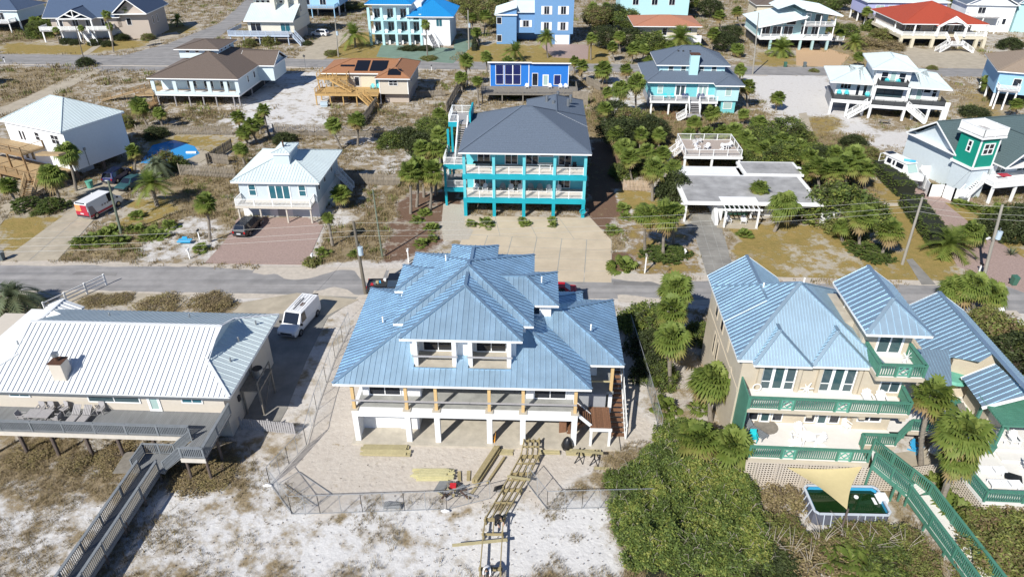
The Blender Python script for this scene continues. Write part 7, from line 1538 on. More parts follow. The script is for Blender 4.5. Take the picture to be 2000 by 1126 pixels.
def tufts(name, x, y, mat, h, spread, blades, seed, bw=.022, ell=.5):
 g = np.random.default_rng(seed); n = len(x) * blades; X = np.repeat(x, blades) + g.normal(0, spread, n); Y = np.repeat(y, blades) + g.normal(0, spread, n)
 a = g.uniform(0, 6.283, n); ln = np.repeat(g.uniform(.6, 1.25, len(x)), blades) * g.uniform(.6, 1.15, n) * h; out = g.uniform(.25, 1.0, n) * ln * ell
 tx, ty = np.cos(a), np.sin(a); w = bw * (1 + .3 * g.random(n)); z0 = np.full(n, -.03)
 A = np.stack([X - ty * w, Y + tx * w, z0], 1); B = np.stack([X + ty * w, Y - tx * w, z0], 1); C = np.stack([X + tx * out, Y + ty * out, ln], 1)
 V = np.stack([A, B, C], 1).reshape(-1, 3); F = np.arange(n * 3).reshape(-1, 3); T = np.repeat(np.clip(np.repeat(g.uniform(0, 1, len(x)), blades) * .75 + g.normal(.12, .12, n), 0, 1), 3)
 o = put(name, tri_mesh(name, V, F, T, mat)); o['kind'] = 'stuff'; return o
x, y = scatter(22000, (-40, 18, 27, 44), 11, 0, .12); tufts('dune_grass', x, y, LM_dry, .22, .10, 9, 1, .012, .9)
x, y = scatter(16000, (18, 42, 27, 66), 12, 0, .25); tufts('dune_grass', x, y, LM_dry, .3, .12, 9, 2, .014)
x, y = scatter(52000, (-75, 80, 66, 130), 13, 0, .22); tufts('dry_scrub_grass', x, y, LM_dry, .36, .2, 9, 3, .03)
x, y = scatter(60000, (-160, 160, 125, 260), 14, 0, .3); tufts('dry_scrub_grass', x, y, LM_dry, .5, .4, 7, 4, .06)
x, y = scatter(5000, (-75, 80, 66, 130), 15, 0, .42); tufts('low_brush', x, y, LM_olive, .5, .25, 16, 5, .05)
x, y = scatter(5000, (-160, 160, 125, 260), 16, 0, .45); tufts('low_brush', x, y, LM_olive, .8, .5, 16, 6, .1)
# the green thicket left of the tan house
def thicket():
 g = np.random.default_rng(21); poly = [(1188,935),(1230,905),(1275,870),(1285,840),(1330,830),(1400,850),(1462,900),(1480,960),(1490,1010),(1520,1080),(1530,1140),(1250,1140),(1215,1080),(1195,1010),(1185,965)]
 P = np.array(GP(poly)); lo, hi = P.min(0), P.max(0); n = 170000; x = g.uniform(lo[0], hi[0], n); y = g.uniform(lo[1], hi[1], n)
 jx, jy = x + (wnoise(x, y, 1.2, 31) - .5) * 1.6, y + (wnoise(x, y, 1.2, 32) - .5) * 1.6; k = inside([tuple(p) for p in P], jx, jy); x, y = x[k], y[k]
 d = np.full(len(x), 9.0)
 for i in range(len(P)):
  a, b = P[i], P[(i + 1) % len(P)]; t = np.clip(((x - a[0]) * (b[0] - a[0]) + (y - a[1]) * (b[1] - a[1])) / ((b - a) ** 2).sum(), 0, 1); d = np.minimum(d, np.hypot(x - a[0] - t * (b[0] - a[0]), y - a[1] - t * (b[1] - a[1])))
 top = np.minimum(1, d / 1.2) ** .5 * (.35 + 1.5 * wnoise(x, y, 2.2, 33) + 1.1 * wnoise(x, y, .8, 34)); z = top * (1 - .5 * g.random(len(x)) ** 2.2)
 m = len(x); cl = g.integers(0, m // 14, m); o_ = g.normal(0, .13, (m, 3)); x, y, z, top = x[cl] + o_[:, 0], y[cl] + o_[:, 1], np.maximum(z[cl] + o_[:, 2] * .7, .05), top[cl]; tone = (g.random(m) ** .9)[cl] * .65 + .55 * wnoise(x, y, 1.6, 35) - .05 + g.normal(0, .1, m)
 a = g.normal(0, 1, (m, 3)); a[:, 2] *= .6; a /= np.linalg.norm(a, axis=1)[:, None]; b = np.cross(a, g.normal(0, 1, (m, 3))); b /= np.linalg.norm(b, axis=1)[:, None]; s = g.uniform(.06, .13, (m, 1)); c = np.stack([x, y, z], 1)
 V = np.stack([c - a * s, c + b * s * .5, c + a * s, c - b * s * .5], 1).reshape(-1, 3)
 o = put('thicket', tri_mesh('thicket', V, np.arange(m * 4).reshape(-1, 4), np.clip(np.repeat(tone, 4), 0, 1), LM_thick)); o['kind'] = 'stuff'
 # dark woody ground inside and a few arching bare canes
 mb = MB(); gg = random.Random(4)
 for i in range(260):
  j = gg.randrange(m); p = Vector((x[j], y[j], 0)); q = Vector((gg.uniform(-1, 1), gg.uniform(-1, 1), 0)); tp = float(top[j]); mb.tube([p + Vector((0, 0, tp * .5)), p + q * .5 + Vector((0, 0, tp + .25)), p + q * 1.1 + Vector((0, 0, tp + .1))], [.02, .014, .006], 4, False)
 o = struct('thicket_canes', mb, 'twig_pale', 'stuff')
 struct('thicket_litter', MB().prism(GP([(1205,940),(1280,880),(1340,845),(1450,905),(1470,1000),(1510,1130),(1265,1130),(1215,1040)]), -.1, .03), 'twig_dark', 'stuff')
thicket()
# bare branches in the scrub at the bottom right
mb = MB(); gg = random.Random(8)
for px, py in ((1540,1100),(1600,1075),(1690,1085),(1505,1085),(1760,1090),(1575,1120),(1650,1060),(1720,1075)):
 bx, by = G(px, py)
 for k in range(7):
  a = gg.uniform(0, 6.28); l = gg.uniform(.6, 1.3); p1 = (bx + math.cos(a) * l * .5, by + math.sin(a) * l * .5, 1.3); mb.tube([(bx, by, .1), p1, (bx + math.cos(a) * l * 1.3, by + math.sin(a) * l * 1.3, 1.9)], [.035, .022, .006], 4, False)
struct('bare_branches', mb, 'twig_pale', 'stuff')
# small stones, shells and dark litter on the sand
g = np.random.default_rng(9); mb = MB()
for i in range(900):
 x, y = g.uniform(-30, 12), g.uniform(28, 40); c = cover(np.array([x]), np.array([y]))[0]
 if c[3] > .6 and g.random() > .25: continue
 s = g.uniform(.02, .055); a = g.uniform(0, 3.1); mb.bar((x - s * math.cos(a), y - s * math.sin(a), .0), (x + s * math.cos(a), y + s * math.sin(a), .01), s * .9, s * .5)
struct('sand_litter', mb, 'twig', 'stuff')
# ---------------------------------------------------------------- vehicles
def vehicle(name, label, cat, x, y, rot, st, paint, wheels, glass=(3, 4, 5, 6), wr=.36, roofm=None, z=0):
 """car body lofted through stations (x, z bottom, z belt, half width belt, z top, half width top); +x is the front.
 glass = stations of windscreen foot, roof front, roof back, rear window foot"""
 t = thing(name, label, cat, x, y, z, rot); V, F = [], []
 for (sx, zb, zl, wb, zt, wt) in st:
  V += [(sx, -wb * .93, zb), (sx, -wb, zb + .22), (sx, -wb, zl), (sx, -wt, zt - .04), (sx, -wt * .9, zt), (sx, wt * .9, zt), (sx, wt, zt - .04), (sx, wb, zl), (sx, wb, zb + .22), (sx, wb * .93, zb)]
 n = 10; m = MB(); m.v = V
 for i in range(len(st) - 1):
  for k in range(n):
   q = (k + 1) % n; m.f.append((i * n + k, (i + 1) * n + k, (i + 1) * n + q, i * n + q)); m.m.append(1 if roofm and k in (3, 4, 5) and glass[1] <= i < glass[2] else 0)
 m.f.append(tuple(range(n))); m.m.append(0); m.f.append(tuple(reversed(range((len(st) - 1) * n, len(st) * n)))); m.m.append(0)
 m.mi = 0; me = m.mesh('body', [MT[paint], MT[roofm or paint]]); put('body', me, t)
 a, b, c, d = glass; P = lambda i, k: Vector(V[i * n + k])
 def pane(nm, q, off):
  o = Vector(off); part(nm, MB().slab([p + o * .012 for p in q], off, .01), 'glass', t)
 def shrink(q, f=.1): mid = sum(q, Vector()) / len(q); return [p + (mid - p) * f for p in q]
 pane('windscreen', shrink([P(a, 4), P(a, 5), P(b, 5), P(b, 4)], .05), (1.2, 0, 1.4))
 pane('rear_window', shrink([P(c, 4), P(c, 5), P(d, 5), P(d, 4)], .08), (-1.6, 0, 1.2))
 for s, (k1, k2) in ((-1, (2, 3)), (1, (7, 6))):
  q = [P(b, k1) + Vector((.35, 0, 0)), P(c, k1) - Vector((.2, 0, 0)), P(c, k2), P(b, k2)]
  if cat == 'van': q[1] = P(b, k1) - Vector((.75, 0, 0)); q[2] = P(b, k2) - Vector((.75, 0, 0))
  pane('side_window', shrink(q, .09), (0, s, .2))
 for wx in wheels:
  for s in (-1, 1):
   w = part('wheel', MB().tube([(0, -.12, 0), (0, .12, 0)], wr, 14), 'rubber', t); w.location = (wx, s * (st[2][3] - .08), wr)
   part('rim', MB().tube([(0, s * .1, 0), (0, s * .135, 0)], wr * .6, 10), 'chrome', w)
 f, r = st[-1], st[0]
 for s in (-1, 1):
  part('headlight', MB().box(f[0] - .05, s * f[3] * .72 - .18, f[2] - .28, f[0] + .03, s * f[3] * .72 + .18, f[2] - .08), 'lamp_glass', t)
  part('tail_light', MB().box(r[0] - .03, s * r[3] * .84 - .1, r[2] - .35, r[0] + .05, s * r[3] * .84 + .1, r[2] + .05), 'tail_red', t)
  part('mirror', MB().box(st[a][0] - .25, s * (st[a][3] + .13) - .1, st[a][2] + .02, st[a][0] - .1, s * (st[a][3] + .13) + .1, st[a][2] + .22), 'black', t)
 part('bumper', MB().box(r[0] - .08, -r[3] * .95, r[1] + .05, r[0], r[3] * .95, r[1] + .28), 'dark', t); part('bumper', MB().box(f[0], -f[3] * .95, f[1] + .05, f[0] + .08, f[3] * .95, f[1] + .25), MT['chrome' if cat == 'van' else 'dark'], t)
 part('licence_plate', MB().box(r[0] - .095, -.26, r[2] - .3, r[0] - .03, .26, r[2] - .15), 'plate', t)
 return t
SUV = [(-2.4,.45,.95,.86,1.0,.8),(-2.3,.3,1.0,.93,1.12,.8),(-1.95,.25,1.02,.95,1.66,.7),(.55,.25,1.02,.95,1.7,.7),(1.25,.25,1.0,.94,1.04,.84),(2.2,.28,.88,.92,.92,.8),(2.4,.4,.75,.85,.78,.75)]
SEDAN = [(-2.35,.4,.82,.82,.95,.74),(-2.25,.25,.86,.88,1.0,.76),(-1.7,.22,.88,.9,1.02,.78),(-1.1,.22,.88,.9,1.42,.62),(.4,.22,.88,.9,1.44,.62),(1.15,.22,.86,.9,.94,.8),(2.1,.25,.76,.86,.8,.74),(2.3,.35,.65,.8,.68,.7)]
VAN = [(-2.75,.4,1.1,.96,1.95,.86),(-2.65,.3,1.1,1.0,2.05,.88),(1.0,.3,1.1,1.0,2.1,.88),(1.75,.3,1.1,1.0,1.22,.88),(2.55,.35,.98,.97,1.05,.88),(2.7,.4,.85,.93,.9,.86)]
def glassv(st): return (4, 3, 2, 1)
v = vehicle('parked_van', 'old white cargo van with dented blue-shaded bonnet parked in the shaded drive', 'van', -21.2, 58.4, -90 - 13, VAN, 'car_white', (-1.8, 1.75), (3, 2, 1, 0), .38)
for i in range(5): part('roof_rib', MB().box(-2.3, -.66 + i * .33 - .02, 2.09, .7, -.66 + i * .33 + .02, 2.125), 'car_white', v)
part('rust_patch', MB().box(-.9, .1, 2.08, -.3, .42, 2.118), 'rust', v); part('roof_strip', MB().box(-1.7, -.2, 2.08, .5, -.12, 2.13).box(-1.5, -.42, 2.08, -.2, -.38, 2.13), 'dark', v); part('grille', MB().box(2.69, -.6, .52, 2.74, .6, .78), 'black', v)
for s in (-1, 1): part('front_door', MB().box(.35, s * 1.005 - .006, .5, 1.6, s * 1.005 + .006, 1.08), 'car_white', v)
BIGVAN = [(-2.95,.45,1.2,.98,2.3,.9),(-2.85,.3,1.2,1.02,2.42,.92),(1.2,.3,1.2,1.02,2.45,.92),(2.1,.3,1.25,1.0,1.5,.9),(2.8,.35,1.05,.97,1.15,.86),(2.95,.4,.9,.93,.95,.84)]
v = vehicle('parked_van', 'white high-roofed van with a red and orange printed rear and an open door', 'van', -54.6, 85.4, 74, BIGVAN, 'car_white', (-1.9, 1.9), (3, 2, 1, 0), .38)
part('rear_print', MB().box(-3.0, -.97, .5, -2.962, .97, 1.28), 'decal_red', v); part('rear_print', MB().box(-2.995, .05, 1.2, -2.957, .88, 2.15), 'decal_orange', v); part('rear_print', MB().box(-2.995, -.88, 1.2, -2.957, .05, 2.15), 'decal_red', v)
for s in (-1, 1): part('side_print', MB().box(-2.85, s * 1.03 - .008, .42, 1.4, s * 1.03 + .008, .72), 'decal_red', v); part('side_print', MB().hexa([(-2.8, s * 1.03 - .008, .72), (-1.7, s * 1.03 - .008, .72), (-1.7, s * 1.03 + .008, .72), (-2.8, s * 1.03 + .008, .72), (-2.8, s * 1.0 - .008, 1.9), (-2.1, s * .99 - .008, 1.8), (-2.1, s * .99 + .008, 1.8), (-2.8, s * 1.0 + .008, 1.9)]), 'decal_grey', v)
part('open_door', MB().box(.9, 1.0, .5, .98, 2.0, 1.2).box(.9, 1.0, 1.9, .98, 2.0, 2.0).box(.9, 1.92, 1.2, .98, 2.0, 1.9).box(.9, 1.0, 1.2, .98, 1.06, 1.9), 'car_white', v)
for i in range(3): part('emblem', MB().tube([(-.6 + i * .45, -1.03, 1.3), (-.6 + i * .45, -1.045, 1.3)], .14, 10), 'decal_grey', v)
vehicle('parked_car', 'black estate car parked on the pink paver drive under the cottage', 'car', -33.2, 79.6, 82, SUV, 'car_black', (-1.5, 1.5), (4, 3, 2, 1))
vehicle('parked_car', 'dark blue pickup-like car with a bright rear plate beside the white house', 'car', -57.9, 96.6, 84, SUV, 'car_blue', (-1.5, 1.5), (4, 3, 2, 1))
vehicle('parked_car', 'teal saloon car parked nose out beside the dry lawn', 'car', -54.6, 93.8, -104, SEDAN, 'car_teal', (-1.45, 1.45), (5, 4, 3, 2), .32)
vehicle('parked_car', 'white car with a roof box beside the navy-roofed house', 'car', -99.8, 199.2, 176, SUV, 'car_white', (-1.5, 1.5), (4, 3, 2, 1))
vehicle('parked_car', 'white car on the concrete drive right of the cream house', 'car', -51.9, 197.8, 166, SUV, 'car_white', (-1.5, 1.5), (4, 3, 2, 1))
vehicle('parked_car', 'black car in the open garage of the angled white-roofed house', 'car', 75.9, 182.6, -90, SEDAN, 'car_black', (-1.45, 1.45), (5, 4, 3, 2), .32)
vehicle('parked_car', 'red car behind the new house, only its tail in sight', 'car', 4.5, 63.9, 178, SEDAN, 'car_red', (-1.45, 1.45), (5, 4, 3, 2), .32)
TRUCK = [(-2.9,.5,1.05,.95,1.08,.9),(-2.8,.4,1.05,.98,1.08,.92),(-.75,.4,1.05,.98,1.08,.92),(-.6,.4,1.08,.98,1.85,.75),(.9,.4,1.08,.98,1.88,.75),(1.6,.4,1.08,.98,1.15,.86),(2.7,.45,1.0,.95,1.02,.86),(2.9,.5,.85,.9,.9,.82)]
v = vehicle('parked_truck', 'black pickup truck behind the new house with junk in its bed', 'truck', -12.6, 64.9, 2, TRUCK, 'car_black', (-1.8, 1.9), (5, 4, 3, 2), .4); part('bed_floor', MB().box(-2.7, -.8, 1.09, -.8, .8, 1.11), 'dark', v)
for i in range(7): part('bed_load', MB().box(-2.5 + .25 * i, -.6 + .16 * i % .9, 1.11, -2.2 + .25 * i, -.2 + .16 * i % .9, 1.2 + .05 * (i % 3)), MT[['red_plastic', 'steel', 'pt_lumber', 'plastic_blue', 'rust', 'white', 'dark'][i]], v)
# cabin boat on its trailer
def boat():
 x, y = G(1756, 352); t = thing('cabin_boat', 'white cabin cruiser with dark side windows and blue roof cover, raised on a trailer', 'boat', x, y, 0, -74); t.scale = (.88, .85, .82)
 V, F = [], []; st = [(-4.2, 1.35, 1.0, 2.1), (-2, 1.4, .85, 2.1), (1.5, 1.4, .8, 2.2), (3.2, .95, 1.0, 2.4), (4.6, .06, 1.7, 2.6)]; m = MB()
 for sx, w, zb, zt in st: m.v += [(sx, -w, zt), (sx, -w * .85, zb + .5), (sx, 0, zb), (sx, w * .85, zb + .5), (sx, w, zt)]
 for i in range(4):
  for k in range(4): m.f.append((i * 5 + k, i * 5 + k + 1, (i + 1) * 5 + k + 1, (i + 1) * 5 + k)); m.m.append(0)
  m.f.append((i * 5 + 4, i * 5, (i + 1) * 5, (i + 1) * 5 + 4)); m.m.append(0)
 m.f.append((0, 4, 3, 2, 1)); m.m.append(0); put('hull', m.mesh('hull', 'plastic_white'), t)
 part('cabin', MB().hexa([(-3.0, -1.15, 2.1), (2.3, -1.15, 2.15), (2.3, 1.15, 2.15), (-3.0, 1.15, 2.1), (-3.0, -1.0, 3.7), (1.3, -1.0, 3.75), (1.3, 1.0, 3.75), (-3.0, 1.0, 3.7)]), 'plastic_white', t); part('cabin_roof', MB().box(-3.9, -1.15, 3.72, 1.6, 1.15, 3.82), 'plastic_white', t)
 for s in (-1, 1):
  for a, b in ((-2.6, -1.7), (-1.3, -.9), (-.5, 1.0)): part('side_window', MB().hexa([(a, s * 1.11 - .03, 2.6), (b, s * 1.11 - .03, 2.6), (b, s * 1.11 + .03, 2.6), (a, s * 1.11 + .03, 2.6), (a, s * 1.04 - .03, 3.4), (b, s * 1.04 - .03, 3.4), (b, s * 1.04 + .03, 3.4), (a, s * 1.04 + .03, 3.4)]), 'glass', t)
 part('windscreen', MB().hexa([(2.22, -.95, 2.4), (2.28, -.95, 2.4), (2.28, .95, 2.4), (2.22, .95, 2.4), (1.4, -.85, 3.6), (1.46, -.85, 3.6), (1.46, .85, 3.6), (1.4, .85, 3.6)]), 'glass_pale', t)
 part('roof_cover', MB().tube([(.2, -.5, 4.0), (1.0, .1, 4.05), (1.3, .8, 3.95)], .2, 8), 'plastic_blue', t); part('solar_panel', MB().box(-3.8, -.7, 3.95, -2.8, .7, 4.0), 'solar', t); part('radar', MB().tube([(-1.4, 0, 3.82), (-1.4, 0, 4.15)], .45, 10).box(-.6, -.3, 3.82, 0, .3, 4.1), 'plastic_white', t)
 rb = railing(t, [(-4.1, -1.3, 2.1), (-4.1, 1.3, 2.1)], 1.5, 1.2, 'trim', bal=0, wires=1)
 part('trailer', MB().bar((-4.2, -.8, .55), (5.6, 0, .55), .12, .14).bar((-4.2, .8, .55), (5.6, 0, .55), .12, .14).bar((0, -1.1, .55), (0, 1.1, .55), .1).bar((4.7, .0, .5), (4.7, .0, 2.9), .1).bar((4.5, -.5, .5), (4.5, .5, .5), .08).box(-3.5, -.1, .5, 3.8, .1, 1.05), 'steel', t)
 for s in (-1, 1): w = part('wheel', MB().tube([(0, -.1, 0), (0, .1, 0)], .34, 12), 'rubber', t); w.location = (-1.0, s * 1.15, .34)
boat()
mk('fence_pale', (.46, .36, .27), .85, var=.2, oi=.1)
mk('steel_lt', (.42, .44, .46), .5, .5)
# ---------------------------------------------------------------- poles, wires, fences
def pole(bx, by, tx, ty, label, mat='pole_wood', tr=False, lamp=False, cross=False, r=.14):
 X, Y = G(bx, by); u, v = (tx - 1000) / FPX, (ty - 563) / FPX; c, s = math.cos(PITCH), math.sin(PITCH); k = Y / (c - v * s); z = CAM_H + (-s - v * c) * k; lx = u * k - X
 t = thing('utility_pole', label, 'utility pole', X, Y); part('shaft', MB().tube([(0, 0, 0), (lx, 0, z)], [r * 1.2, r * .8], 10), MT[mat], t)
 q = lambda f: Vector((lx * f, 0, z * f))
 if tr: part('transformer', MB().tube([q(.62) + Vector((.3, -.25, -.45)), q(.62) + Vector((.3, -.25, .45))], .27, 12), 'transformer', t); part('bracket', MB().bar(q(.62), q(.62) + Vector((.3, -.25, 0)), .08).tube([q(.7) + Vector((.3, -.25, -.2)), q(.7) + Vector((.3, -.25, .15))], .05, 6), 'steel', t)
 if lamp: part('lamp_arm', MB().tube([q(.52), q(.58) + Vector((-.8, -.5, .2))], .035, 6), 'steel', t); part('lamp_head', MB().bar(q(.58) + Vector((-.8, -.5, .2)), q(.58) + Vector((-1.3, -.8, .2)), .2, .12), 'trim', t)
 if cross: part('cross_arm', MB().bar(q(.95) + Vector((-.9, 0, 0)), q(.95) + Vector((.9, 0, 0)), .1), MT[mat], t)
 return Vector((X, Y, 0)) + q(.98), Vector((X, Y, 0)) + q(.72)
p1 = pole(237, 456, 211, 353, 'leaning green-grey pole behind the red-backed van', 'pole_green'); p2 = pole(714, 573, 690, 432, 'brown wooden pole with a transformer left of the new house', 'pole_wood', True, r=.17); p3 = pole(747, 502, 728, 370, 'thin green pole on the scrub lot beside the new house', 'pole_green', r=.1)
p4 = pole(1762, 516, 1802, 385, 'grey pole leaning beside the long clipped hedge', 'pole_grey'); p5 = pole(1920, 545, 1958, 400, 'grey pole with transformer and street lamp at the right', 'pole_grey', True, True, r=.16)
pole(661, 111, 654, 36, 'wooden pole with a transformer left of the blue-roofed house', 'pole_grey', True); pole(916, 97, 914, 20, 'wooden pole with a transformer right of the blue-roofed house', 'pole_grey', True, r=.17); pole(1470, 145, 1482, 25, 'lone grey pole by the far street before the angled white roofs', 'pole_grey'); pole(167, 128, 147, 50, 'thin dark pole on the corner of the side road', 'pole_wood', r=.1)
def wire(a, b, sag, label, m='wire_lt', r=.013):
 a, b = Vector(a), Vector(b); o = solo('power_line', MB().tube([a + (b - a) * s - Vector((0, 0, 4 * sag * s * (1 - s))) for s in [i / 14 for i in range(15)]], r, 4, False), MT[m], label, 'cable'); return o
for i, dz in enumerate((0, -.9, -1.5)):
 d = Vector((0, 0, dz)); n = ['top', 'middle', 'lowest'][i]
 wire(p2[0] + d, p4[0] + d, .7, n + ' street cable between the brown transformer pole and the hedge pole'); wire(p4[0] + d, p5[0] + d, .2, n + ' street cable between the hedge pole and the street-lamp pole'); wire(p2[0] + d, (-95, 62, 8.2 + dz), 1.2, n + ' street cable running left from the brown transformer pole'); wire(p5[0] + d, (90, 68, 8.2 + dz), .5, n + ' street cable running right from the street-lamp pole')
wire(p2[1], (-19.8, 54, 4.6), .5, 'service cable from the brown pole to the white-roofed house', 'wire'); wire(p4[1], (66, 93, 5.5), .6, 'service cable from the hedge pole to the green tower house', 'wire')
def fence(pts, h, label, mat='fence_wood', pw=.14, gap=.05, name='wooden_fence', cap=False, rails=True):
 """board fence: every board an object of its own, rails and posts behind"""
 P = [Vector(G(*p)) for p in pts]; t = thing(name, label, 'fence', P[0].x, P[0].y); o = P[0]; rb = MB(); meb = None; cnt = 0
 tot = sum((P[i + 1] - P[i]).length for i in range(len(P) - 1)); pw2 = max(pw, tot / 280 - gap)
 me = MB().box(-pw2 / 2, -.012, .05, pw2 / 2, .012, h).mesh('board', MT[mat])
 for i in range(len(P) - 1):
  a, b = P[i] - o, P[i + 1] - o; L = (b - a).length; d = (b - a) / L; ang = math.atan2(d.y, d.x); n = int(L / (pw2 + gap))
  for k in range(n):
   p = a + d * ((k + .5) * L / n); j = random.uniform(-.03, .03); q = put('board', me, t, loc=(p.x, p.y, j)); q.rotation_euler = (0, random.uniform(-.02, .02), ang)
  if rails:
   r = Vector((-d.y, d.x)) * .05
   for z in (.4, h - .35): rb.bar((a.x + r.x, a.y + r.y, z), (b.x + r.x, b.y + r.y, z), .05, .09)
  for k in range(int(L / 2.4) + 1):
   p = a + d * (k * 2.4); part('fence_post', MB().box(p.x - .06, p.y + .02, 0, p.x + .06, p.y + .14, h + .1), MT[mat], t)
 part('fence_rails', rb, MT[mat], t); return t
fence([(268,262),(455,264)], 1.6, 'grey board fence behind the swimming pool garden', gap=.12); fence([(535,264),(700,267),(842,268)], 1.9, 'long weathered fence hung with white rope', gap=.07); fence([(352,342),(462,349)], 1.7, 'bleached picket fence left of the pale cottage', gap=.1); fence([(655,359),(782,363)], 1.7, 'board fence right of the pale cottage'); fence([(405,322),(455,290)], 1.7, 'dark slanting fence at the back of the pool garden'); fence([(412,318),(448,322)], 1.6, 'short dark fence before the pool garden shed')
fence([(1217,372),(1275,374)], 1.6, 'pale picket fence between turquoise house and palms', 'fence_pale'); fence([(705,250),(738,205)], 1.8, 'dark fence running back to the timber stair of the orange-roofed house'); fence([(872,220),(905,160)], 1.8, 'dark fence left of the palms by the royal blue house'); fence([(815,190),(870,188)], 1.2, 'low fence right of the orange-roofed house'); fence([(1905,45),(1985,62)], 2.0, 'grey board fence right of the red-roofed house'); fence([(0,30),(95,32)], 1.9, 'weathered fence at the top left behind the lawn'); fence([(472,838),(578,848)], 1.2, 'white-topped low picket fence beside the left house', 'bleached'); fence([(1145,165),(1172,178)], 1.7, 'short wooden fence right of the royal blue house')
# rope swags on the long fence
P_ = [Vector((*G(px, 267 if px < 700 else 267.5), 0)) for px in range(570, 841, 26)]; mb = MB()
for a, b in zip(P_, P_[1:]): mb.tube([a + (b - a) * s + Vector((0, -.1, 1.85 - 2.6 * s * (1 - s))) for s in [i / 8 for i in range(9)]], .05, 5, False)
solo('rope_swag', mb, 'bleached', 'white rope hung in swags along the long weathered fence', 'rope')
def panel_wall(pts, h, label, mat='fence_white'):
 P = [Vector(p) for p in pts]; t = thing('garden_wall', label, 'wall')
 for a, b in zip(P, P[1:]):
  L = (b - a).length; n = max(1, round(L / 2.2)); d = (b - a) / n
  for k in range(n): part('wall_panel', MB().bar((*(a + d * k + d.normalized() * .06), h / 2), (*(a + d * (k + 1) - d.normalized() * .06), h / 2), .1, h), MT[mat], t)
  for k in range(n + 1): p = a + d * k; part('wall_post', MB().box(p.x - .09, p.y - .09, 0, p.x + .09, p.y + .09, h + .12), MT[mat], t)
panel_wall([(60.0, 97.2), (66.5, 97.2)], 1.8, 'white panel wall behind the boat'); panel_wall([(59.2, 96.2), (57.8, 90.2), (59.7, 90.1), (60.3, 88.6), (62.4, 88.4)], 1.8, 'white stepped wall round the small lawn by the boat'); panel_wall([G(0, 650), G(68, 655)], 1.8, 'white wall behind the left end of the white-roofed house'); panel_wall([G(68, 655), G(0, 740)], 1.8, 'white wall down the left side of the white-roofed house')
struct('lawn', MB().prism([(59.6, 96.6), (62.5, 93.2), (62.8, 90.2), (60.2, 90.6), (58.4, 90.8)], -.1, .03), M('lawn_green', (.13, .14, .035), .95, var=.4, vs=3))
# white rail fence at the left end of the left house
x, y = G(92, 612); t = thing('rail_fence', 'white three-rail fence behind the white-roofed house at the left', 'fence', x, y, 0, 60);
for i in range(4): part('rail_post', MB().box(i * 2.2 - .08, -.08, 0, i * 2.2 + .08, .08, 1.4), 'trim', t)
for z in (.4, .8, 1.2): part('rail', MB().box(0, -.03, z, 6.6, .03, z + .12), 'trim', t)
# temporary chain-link panels round the building site
def chain_panels(pts, label, h=1.8, fallen=False, z=0):
 P = [Vector(p) for p in pts]; t = thing('mesh_fence', label, 'fence')
 for a, b in zip(P, P[1:]):
  L = (b - a).length; n = max(1, round(L / 3.0)); d = (b - a) / n
  for k in range(n):
   p, q = a + d * k, a + d * (k + 1); A, B = Vector((*p, .08)), Vector((*q, .08)); U = Vector((0, 0, h)) if not fallen else Vector((-d.normalized().y * h * .95, d.normalized().x * h * .95, .25)); fr = MB()
   for s, e in ((A, B), (A + U, B + U), (A, A + U), (B, B + U), ((A + B) / 2, (A + B) / 2 + U)): fr.bar(s, e, .035)
   o = part('frame', fr, 'steel_lt', t); w = MB(); m = 22
   for i in range(m): w.bar(A + (B - A) * (i / m), A + (B - A) * min(1, (i + 6) / m) + U * (1 if i + 6 <= m else (m - i) / 6), .0045); w.bar(B + (A - B) * (i / m), B + (A - B) * min(1, (i + 6) / m) + U * (1 if i + 6 <= m else (m - i) / 6), .0045)
   part('wire_mesh', w, 'steel_lt', o, kind='stuff')
chain_panels([(-15.6, 34.35), (-13.6, 34.42), (-4.65, 34.8)], 'mesh fence panels along the near edge of the building site'); chain_panels([(-4.65, 34.8), (-1.6, 35.8)], 'mesh fence panel between the debris pile and the wooden walkway frame'); chain_panels([(-17.94, 37.1), (-15.6, 34.35)], 'mesh fence panel at the left corner of the building site'); chain_panels([(-17.94, 37.1), (-16.3, 41.3)], 'mesh fence panel leading up the left side of the site'); chain_panels([(2.5, 34.8), (10.0, 35.05)], 'mesh fence panels running into the green thicket'); chain_panels([(1.15, 37.2), (2.5, 34.8)], 'angled mesh fence panel right of the wooden walkway frame')
chain_panels([(-16.5, 52.7), (-16.5, 45.5), (-16.3, 41.3)], 'mesh fence panels along the left drive'); chain_panels([(-16.1, 57.8), (-16.5, 52.7)], 'mesh fence panel near the brown transformer pole'); chain_panels([(-13.2, 36.2), (-16.2, 38.4)], 'fallen mesh panel lying on the sand at the left', fallen=True); chain_panels([(11.9, 48.3), (11.6, 58)], 'mesh fence in the shade right of the new house'); chain_panels([(12.0, 42.5), (11.9, 48.3)], 'mesh fence panel in the sun right of the new house')
